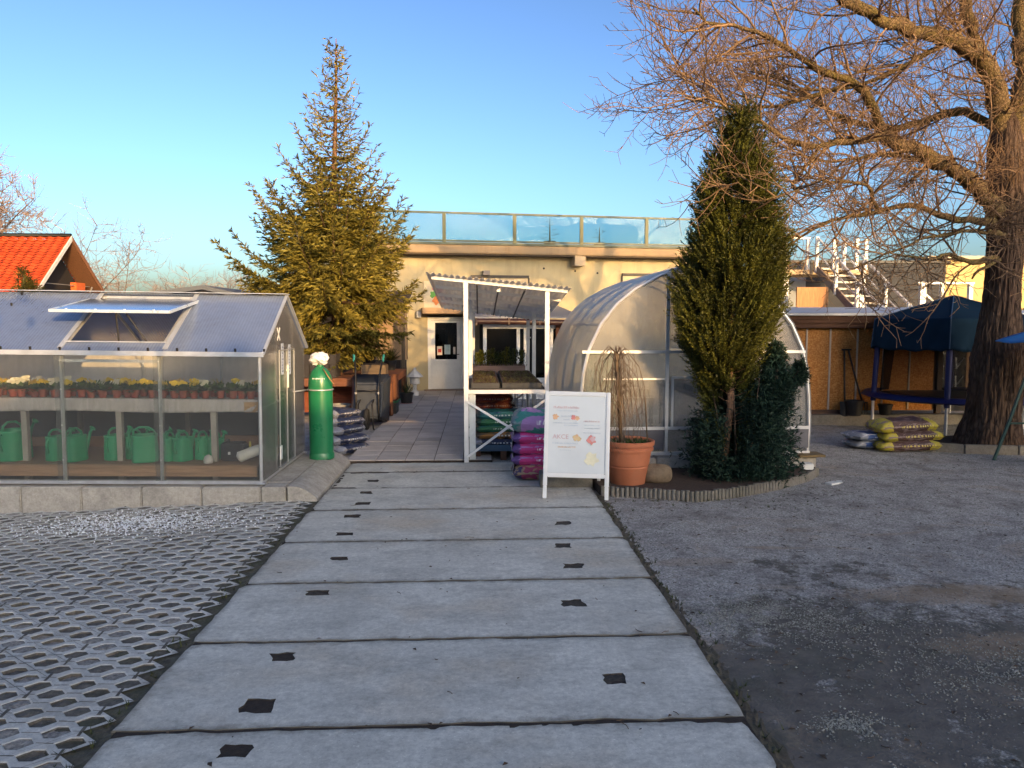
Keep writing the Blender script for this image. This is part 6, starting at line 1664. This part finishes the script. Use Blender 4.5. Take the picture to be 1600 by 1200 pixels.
b = MB(); b.box(5.2, 15.8, -.05, 10.9, 15.9, 2.1); b.box(5.2, 13.75, -.05, 5.28, 15.8, 2.0); b.box(8.61, 13.72, .22, 8.66, 15.79, 2.0); b.build('inner_wall', wood('shed_inside', (.13, .085, .055), 'z'), sh)
b = MB(); b.box(9.6, 13.9, .1, 10.8, 13.95, 1.7); b.build('pale_wall', M('pale_sheet', (.42, .41, .37), .7), sh)
for x in (8.66, 9.55, 10.8):
    b = MB(); b.box(x, 13.66, .02, x + .09, 13.75, 1.775); b.build('post', wood('shed_post', (.09, .065, .05), 'z'), sh)
b = MB(); b.box(8.9, 14.1, .15, 9.14, 14.14, 1.65); bn_ = b.build('banner', BLACK, sh)
b = MB(); g = random.Random(5)
for k in range(5): b.tube([(8.96 + .10 * math.cos(a_), 14.092, .5 + k * .24 + .085 * math.sin(a_)) for a_ in [.5 + 4.5 * m_ / 9 for m_ in range(10)]], .016, 5)
b.build('banner_signs', WHITE, bn_)
b = MB(); b.box(9.22, 14.1, .15, 9.5, 14.14, 1.65); bn_ = b.build('banner', BLACK, sh)
b = MB()
for k in range(3): b.bar((9.28, 14.09, .62 + k * .36), (9.44, 14.09, .84 + k * .36), .035, .01); b.bar((9.28, 14.09, .84 + k * .36), (9.30, 14.09, .62 + k * .36), .03, .01)
b.build('banner_signs', WHITE, bn_)
b = MB(); b.box(5.2, 13.42, -.1, 11, 13.60, .17); tag(b.build('concrete_kerb', CONCD, None, loc=(8, 13.5, 0), bevel=.015), 'low concrete kerb running along the foot of the chipboard shed', 'kerb')
b = MB(); b.box(5.6, 13.61, .0, 7.2, 13.68, .21); b.bar((5.7, 13.63, .235), (6.9, 13.64, .22), .06, .03)
tag(b.build('old_boards', wood('rotten_board', (.10, .06, .045)), None, loc=(6.3, 13.6, 0)), 'weathered boards lying along the chipboard wall', 'boards')
for nm, lab, x0, x1, blade in (('shovel', 'dark shovel leaning on the chipboard wall, left of the two tools', 6.78, 6.84, 1), ('garden_fork', 'dark long-handled fork leaning on the chipboard wall, right of the two tools', 7.12, 6.92, 0)):
    t = thing(nm, lab, 'tool', (x0, 13.5, .17))
    b = MB(); b.tube([(x0, 13.45, .38), ((x0 + x1) / 2, 13.56, .85), (x1, 13.66, 1.36)], .018, 7); b.build('shaft', wood('dark_handle', (.06, .045, .035), 'z'), t, smooth=True)
    b = MB()
    if blade: b.grid(lambda u, v: (x0 - .10 + .20 * u + .02 * (1 - v) * (.5 - u), 13.44 - .03 * math.sin(u * 3.14), .18 + .24 * v - .04 * math.sin(u * 3.14) * (1 - v)), 8, 6)
    else:
        for k in range(4): b.tube([(x0 - .07 + .047 * k, 13.43, .40), (x0 - .07 + .047 * k, 13.41, .18)], .008, 5)
        b.bar((x0 - .08, 13.43, .40), (x0 + .08, 13.43, .40), .02)
    b.build('head', DKMETAL, t)
    b = MB(); b.bar((x1 - .05, 13.66, 1.37), (x1 + .05, 13.66, 1.37), .03); b.build('grip', BLACK, t)
conepot('black bucket standing between the leaning tools by the shed', 6.93, 13.40, .17, .28, BLACK, None, None, 'bucket', .165)
conepot('dark tipped pot on the kerb near the trampoline corner', 7.55, 13.45, .13, .20, BLACK, None, None, 'plant_pot', .165)

gb = thing('grey_building', 'dark grey rendered building behind the white outdoor stairs', 'building', (11, 21, 0))
b = MB(); b.box(8.6, 21.0, -.1, 13.4, 26, 3.55); b.build('wall', GREYPL, gb)
b = MB(); b.box(8.5, 20.95, 3.555, 13.5, 26.1, 3.63); b.build('roof_edge', M('dark_roof_edge', (.06, .06, .06), .6), gb)
b = MB(); b.box(8.75, 20.96, 0, 9.3, 20.99, 3.2); b.build('blue_panel', M('blue_grey_sheet', (.17, .20, .24), .5), gb)
yb = thing('yellow_building', 'yellow rendered building lit by sun behind the old tree', 'building', (16, 22, 0))
b = MB(); b.box(13.45, 22, -.1, 22, 28, 3.75); b.build('wall', YELPL, yb)
b = MB(); b.box(13.4, 21.9, 3.755, 22.1, 28.1, 3.85); b.build('roof_edge', M('pale_roof_edge', (.45, .38, .26), .7), yb)
b = MB(); b.box(16.5, 21.96, 1.0, 17.7, 21.995, 2.3); wn = b.build('window', M('window_dark', (.03, .035, .04), .1), yb); b = MB(); b.box(16.42, 21.94, .9, 17.78, 22.0, .985); b.build('sill', WHITE, wn)
b = MB(); b.box(7.95, 18.4, -.05, 8.75, 18.46, 2.75); tag(b.build('wooden_fence', wood('lit_fence', (.40, .20, .09), 'z'), None, loc=(8.3, 18.4, 0)), 'sunlit orange wooden fence panel left of the white stairs', 'fence')

st = thing('outdoor_stairs', 'white metal outdoor stairs with open treads leading to the roof terrace', 'stairs', (9.6, 17.5, 0))
T0, T1 = Vector((9.15, 19.2, 3.25)), Vector((9.85, 16.3, .9))
n_ = 13; sdx = Vector((.62, .15, 0))
for k in range(n_ + 1):
    p = T0.lerp(T1, k / n_); b = MB(); b.bar(p - sdx * .62, p + sdx * .62, .24, .045); b.build('tread', M('tread_cream', (.55, .50, .42), .6), st)
for s_ in (-1, 1):
    b = MB(); b.bar(T0 + sdx * .64 * s_, T1 + sdx * .64 * s_, .05, .17); b.build('stringer', M('stringer_grey', (.20, .16, .14), .6), st)
for s_ in (-1, 1):
    for f in (0, .25, .5, .75, 1):
        p = T0.lerp(T1, f) + sdx * .66 * s_; b = MB(); b.box(p.x - .035, p.y - .035, p.z - (.1 if f < 1 else .9), p.x + .035, p.y + .035, p.z + .82); b.build('post', WHITE, st)
b = MB()
for s_ in (-1, 1):
    o_ = sdx * .66 * s_
    b.bar(T0 + o_ + Vector((0, 0, .80)), T1 + o_ + Vector((0, 0, .80)), .05, .05); b.bar(T0 + o_ + Vector((0, 0, .42)), T1 + o_ + Vector((0, 0, .42)), .03, .03)
b.build('handrails', ALU, st)
b = MB(); b.box(7.9, 19.25, 3.12, 10.2, 20.6, 3.24); b.build('landing', plaster('landing_plaster', (.50, .38, .24), (.25, .18, .12)), st)
for x in (8.0, 8.6, 9.3, 9.9, 10.15):
    b = MB(); b.box(x - .04, 19.28, 3.245, x + .04, 19.36, 4.05); b.build('landing_post', WHITE, st)
for x in (8.05, 10.1):
    b = MB(); b.box(x - .06, 19.3, -.05, x + .06, 19.42, 3.115); b.build('support_post', WHITE, st)
b = MB(); b.bar((8.0, 19.32, 4.06), (8.65, 19.32, 4.06), .05); b.build('landing_rail', WHITE, st)
wf = thing('white_barrier', 'white metal barrier on the roof edge between stairs and yellow wall', 'barrier', (12, 19, 0))
for x0, x1 in ((11.45, 11.6), (12.0, 12.08), (12.75, 12.85)):
    b = MB(); b.box(x0, 18.95, -.05, x1, 19.05, 2.86); b.build('post', WHITE, wf)
b = MB(); b.bar((11.4, 19, 2.89), (12.9, 19, 2.89), .05); b.bar((11.62, 19.0, 2.6), (12.7, 19, 1.6), .05, .04); b.build('rails', WHITE, wf)

# trampoline with tent roof
tr = thing('trampoline', 'blue trampoline with net and dark blue tent canopy beside the old tree', 'trampoline', (8.3, 13, 0))
TC = Vector((8.30, 12.75, 0)); TR = 1.32
BLUEP = M('deep_blue_vinyl', (.008, .012, .075), .45); BLUEPOLE = M('blue_foam', (.008, .013, .08), .6)
CANV = M('petrol_canvas', (.008, .022, .042), .85, var=.2, scale=4, spec=.05)
b = MB(); b.tube([TC + Vector((TR * math.cos(a_), TR * math.sin(a_), .60)) for a_ in [2 * math.pi * k / 48 for k in range(49)]], .05, 8, False)
def pad(u, v):
    a_ = u * 2 * math.pi; r_ = TR + .09 - .30 * v; return (TC.x + r_ * math.cos(a_), TC.y + r_ * math.sin(a_), .64 + .012 * math.sin(v * 3.14) - (.06 if v == 0 else 0))
b.grid(pad, 60, 5); b.build('pad', BLUEP, tr, smooth=True)
b = MB(); b.lathe([(TR - .2, .60), (0.001, .585)], TC, 48); b.build('mat', BLACK, tr)
angs = [R(176 + 60 * k) for k in range(6)]
for a_ in angs:
    p = TC + Vector((math.cos(a_) * (TR + .0), math.sin(a_) * (TR + .0), 0)); q = p + Vector((math.cos(a_) * -.06, math.sin(a_) * -.06, 1.9))
    b = MB(); b.cyl((p.x, p.y, .50), (q.x, q.y, 1.92), .045, n=10); b.build('pole', BLUEPOLE, tr, smooth='auto')
    b = MB(); b.cyl((p.x, p.y, -.03), (p.x, p.y, .52), .024, n=10); b.build('leg', GALV, tr, smooth='auto')
netm = NT('net'); 
_tr = netm.n.new('ShaderNodeBsdfTransparent'); _df = netm.n.new('ShaderNodeBsdfDiffuse'); _df.inputs[0].default_value = (.012, .012, .013, 1); _mx = netm.n.new('ShaderNodeMixShader'); _mx.inputs[0].default_value = .62
netm.l.new(_tr.outputs[0], _mx.inputs[1]); netm.l.new(_df.outputs[0], _mx.inputs[2]); netm.l.new(_mx.outputs[0], netm.out.inputs[0])
b = MB(); b.grid(lambda u, v: (TC.x + (TR - .22 - .05 * v) * math.cos(u * 6.2832), TC.y + (TR - .22 - .05 * v) * math.sin(u * 6.2832), .62 + 1.0 * v), 48, 3); b.build('net', netm.mat, tr, smooth=True)
def canopy(u, v):
    k = u * 6; i = int(min(5.9999, k)); f = k - i
    a0, a1 = angs[i], angs[(i + 1) % 6]
    c0 = Vector((math.cos(a0), math.sin(a0), 0)); c1 = Vector((math.cos(a1), math.sin(a1), 0)); d = c0.lerp(c1, f)
    if v <= .55:
        s_ = v / .55; r_ = .02 + 1.32 * s_; z = 2.34 - .40 * s_ ** 1.05 - .03 * math.sin(s_ * 3.14) * math.sin(f * 3.14)
    else:
        s_ = (v - .55) / .45; r_ = 1.34 + .05 * s_ + .022 * math.sin(f * 26 + i * 2 + 4 * s_) * s_ + .015 * math.sin(f * 47 + 9 * s_) * s_; z = 1.94 - .50 * s_ - .035 * math.sin(f * 3.14) * s_ + .015 * math.sin(f * 19 + i) * s_
    p = TC + d * r_; return (p.x, p.y, z)
b = MB(); b.grid(canopy, 120, 24); b.build('canopy', CANV, tr, smooth='auto', solid=.003)
b = MB()
for a_ in angs: b.tube([TC + Vector((math.cos(a_) * r_, math.sin(a_) * r_, z + .006)) for r_, z in ((.02, 2.34), (.68, 2.145), (1.345, 1.935), (1.39, 1.45))], .010, 5)
b.build('seam', M('canvas_seam', (.012, .04, .09), .6), tr)
b = MB(); b.bar((9.0, 13.2, .02), (10.6, 13.2, .02), .03, .03); b.obox((9.7, 13.3, .28), (1.3, .05, .04)); b.obox((9.7, 13.32, .17), (1.3, .05, .04))
tag(b.build('pale_rack', WHITE, None, loc=(9.7, 13.3, 0)), 'pale metal rack lying behind the trampoline legs', 'rack')

# yellow sacks by the tree
gr = 'yellow sacks stacked on the gravel'
for k, (z, nm, dx) in enumerate([(.0, 'yellow and brown sack at the bottom of the stack beside the old tree', .0), (.135, 'yellow and brown sack in the middle of the stack beside the old tree', .05), (.265, 'bulging yellow and brown sack on top of the stack beside the old tree', -.03)]):
    sack(nm, (6.33 + dx, 10.72 + .02 * k, z), (.92, .52, .155 if k < 2 else .19), YELBAG, R(-3 + 3 * k), 200 + k, gr, (0, R(-2)))
sack('flat blue and silver sack sticking out left of the yellow stack', (5.95, 10.95, .11), (.80, .48, .12), BLUEBAG, R(14), 210, 'blue sacks beside the yellow stack', (0, R(3)))
sack('lowest dark blue and silver sack left of the yellow stack', (5.98, 11.0, .0), (.78, .48, .12), BLUEBAG, R(8), 211, 'blue sacks beside the yellow stack')

# garden swing at the right edge
sw = thing('garden_swing', 'green framed garden swing with blue canopy at the right edge', 'garden swing', (7.9, 9.2, 0))
SG = M('swing_green', (.018, .055, .045), .45)
b = MB()
for y in (9.86, 8.45):
    b.tube([(7.10, y, -.02), (7.30, y, .55), (7.58, y, 1.42), (7.86, y, 1.56), (8.14, y, 1.42), (8.62, y, -.02)], .022, 8)
    b.bar((7.29, y, .50), (8.46, y, .50), .025)
b.bar((7.86, 9.86, 1.56), (7.86, 8.45, 1.56), .04); b.build('frame', SG, sw, smooth='auto')
def scan(u, v):
    x = 7.13 + 1.5 * u; y = 8.30 + 1.7 * v; return (x, y, 1.635 + .16 * math.sin(u * 3.14) - .02 * math.sin(v * 3.14 * 3) ** 2)
b = MB(); b.grid(scan, 20, 18); b.build('canopy', M('bright_blue_canvas', (.02, .16, .42), .55), sw, smooth=True, solid=.012)
b = MB(); b.grid(lambda u, v: (7.50 + .48 * u + .22 * max(0, u - .6), 8.60 + 1.1 * v, .42 - .06 * math.sin(u * 3.14) + max(0, u - .6) * 1.1), 12, 10); b.build('seat', M('dark_cushion', (.02, .022, .022), .8), sw, smooth=True, solid=.06)
b = MB()
for y in (8.65, 9.65): b.cyl((7.86, y, 1.54), (7.6, y, .44), .008, n=6); b.cyl((7.86, y, 1.54), (8.05, y, .75), .008, n=6)
b.build('hangers', GALV, sw)

# ------------------------------------------------------------------ red roofed house on the left
lh = thing('red_roofed_house', 'house with steep bright red tiled roof and open dark gable behind the greenhouse', 'house', (-21, 32, 0))
def rt():
    t = NT('roof_tile_red'); n_ = t.noise(3, 5); c = t.mix(t.ramp(n_, [(.3, 0.), (.7, 1.)]), (.42, .045, .012), (.60, .085, .022))
    v = t.attr('var'); c = t.mix(1., c, v, 'MULTIPLY'); return t.set(c, .55, 0, .3)
RT = rt()
AP = 5.40; XE = -16.82; XW = -27
def roofside(sgn, nm):
    b = MB(); rows = 26; run = 3.6; drop = 3.15; g = random.Random(3)
    ln = math.hypot(run, drop)
    for r_ in range(rows):
        f0, f1 = r_ / rows, (r_ + 1.12) / rows
        y0, y1 = 32 + sgn * run * f0, 32 + sgn * run * f1; z0, z1 = AP - drop * f0, AP - drop * f1
        nseg = 110; vs = []
        for k in range(nseg + 1):
            x = XW + (XE - XW) * k / nseg; w_ = .028 * math.sin(k * math.pi * .5 * 1.0) 
            vs += [(x, y0, z0 + w_), (x, y1, z1 + w_ + .035)]
        b.cv = g.uniform(.9, 1.08)
        b.add(vs, [(2 * k, 2 * k + 1, 2 * k + 3, 2 * k + 2) for k in range(nseg)])
    o_ = b.build(nm, RT, lh); return o_
rf = roofside(-1, 'roof'); rb = roofside(1, 'rear_roof')
b = MB(); b.tube([(XW, 32, AP + .03), (XE, 32, AP + .03)], .09, 8); b.build('ridge_tiles', RT, rf, smooth=True)
b = MB(); b.prism([(XE - .02, 32, AP - .05), (XE - .02, 35.55, AP - .05 - 3.11), (XE - .02, 35.55, AP - .20 - 3.11), (XE - .02, 32, AP - .20)], (-.8, 0, 0)); b.prism([(XE - .02, 32, AP - .05), (XE - .02, 28.45, AP - .05 - 3.11), (XE - .02, 28.45, AP - .2 - 3.11), (XE - .02, 32, AP - .2)], (-.8, 0, 0))
b.build('eave_soffit', wood('soffit_wood', (.13, .06, .03), 'y'), lh)
b = MB(); b.prism([(XE, 32, AP + .02), (XE, 28.4, AP - 3.12), (XE, 28.4, AP - 3.32), (XE, 32, AP - .20)], (.04, 0, 0)); b.build('barge_board', M('barge_white', (.55, .53, .50), .6), lh)
b = MB(); b.prism([(XE, 32, AP + .02), (XE, 35.6, AP - 3.12), (XE, 35.6, AP - 3.30), (XE, 32, AP - .18)], (.04, 0, 0)); b.build('barge_board', wood('barge_brown', (.20, .09, .045), 'y'), lh)
b = MB(); b.prism([(XE - .82, 28.9, -.1), (XE - .82, 35.1, -.1), (XE - .82, 35.1, AP - 3.0), (XE - .82, 32, AP - .25), (XE - .82, 28.9, AP - 3.0)], (-8, 0, 0)); b.build('wall', M('gable_shade', (.022, .019, .017), .8), lh)  # near-black colour stands for the shade inside the open gable
b = MB(); b.prism([(XE - .79, 30.1, 2.2), (XE - .79, 31.6, 2.2), (XE - .79, 30.2, 3.9)], (.02, 0, 0)); b.build('gable_panel', M('pale_panel', (.42, .41, .40), .7), lh)
b = MB(); b.bar((XE - .4, 30.6, 3.42), (XE - .4, 34.2, 3.42), .05, .03); b.bar((XE - .7, 33.9, 2.2), (XE - .2, 33.9, 3.4), .05); b.build('balcony_rail', M('rail_grey', (.2, .18, .16), .6), lh)
b = MB(); b.box(XE - .55, 32.8, 3.2, XE - .3, 33.5, 3.55); b.build('flower_box', M('orange_box', (.50, .10, .02), .6), lh)

# ------------------------------------------------------------------ unseen buildings added behind the viewpoint, outlines shaped to shade the yard
nh = thing('shade_block', 'unseen long cream block with two small roof gables behind the viewpoint, stepped to shade the yard', 'building', (5, -22, 0))
b = MB()
steps = [(-12, 14.1, 7.55), (14.1, 15.5, 7.75), (15.5, 17.55, 7.22), (17.55, 22.0, 8.0)]  # roof heights stepped to set where the yard's shade ends
for x0, x1, h in steps: b.box(x0, -22.0, -.1, x1 - .004, -28, h)
b.build('wall', PLASTER, nh)
for x0, x1, h in steps:
    b = MB(); b.box(x0, -27.9, h + .004, x1 - .004, -22.05, h + .03); b.build('roof', M('dark_roof_edge', (.06, .06, .06), .6), nh)
for px_2, l_, r_, h in ((10.1, .9, .95, .62), (11.6, .75, .42, .66)):
    b = MB(); b.prism([(px_2 - l_, -22.15, 7.584), (px_2 + r_, -22.15, 7.584), (px_2, -22.15, 7.55 + h)], (0, -2.2, 0)); b.build('roof_gable', RT, nh)
for k in range(9):
    for z in (.9, 4.2):
        b = MB(); b.box(-11 + k * 3.5, -21.985, z, -9.6 + k * 3.5, -21.955, z + 1.5); wn = b.build('window', M('window_dark', (.03, .035, .04), .1), nh)
b = MB(); b.box(-8.7, -21.985, 0, -7.7, -21.955, 2.1);
b.build('door', M('street_door_grey', (.28, .29, .30), .5), nh)
n2 = thing('shade_house', 'unseen tall beige rendered house behind the viewpoint to the right, added to shade the yard', 'house', (25, -22, 0))  # unseen house, height and width set by the shade it throws
b = MB(); b.box(22.1, -22.0, -.1, 28.2, -30, 10.4); b.build('wall', BEIGE, n2)
b = MB(); b.prism([(22.05, -21.7, 10.404), (28.3, -21.7, 10.404), (28.3, -30.3, 10.404), (22.05, -30.3, 10.404)], (0, 0, .2)); b.build('roof', RT, n2)
for x in (23.2, 25.8):
    for z in (.9, 3.6, 6.4):
        b = MB(); b.box(x, -21.985, z, x + 1.2, -21.95, z + 1.4); wn = b.build('window', M('window_dark', (.03, .035, .04), .1), n2)
        b = MB(); b.box(x - .08, -21.99, z - .09, x + 1.28, -21.90, z - .005); b.build('sill', WHITE, wn)

# labels for the uncountable stuff
for nm, lab, cat in (('gravel', 'loose grey gravel scattered over the yard right of the slab path', 'gravel'), ('gravel_chips', 'pale gravel chips lying on the dark bare earth of the yard', 'gravel'), ('white_grit', 'white grit spilled on the grid paving before the greenhouse', 'grit'),
                     ('leaf_litter', 'dry brown leaves and twigs blown over path and yard', 'leaves'), ('weeds', 'small green and brown weeds along the slab edges', 'weeds'), ('far_hedge', 'low brown line of far trees on the horizon', 'trees')):
    if nm in bpy.data.objects: tag(bpy.data.objects[nm], lab, cat)
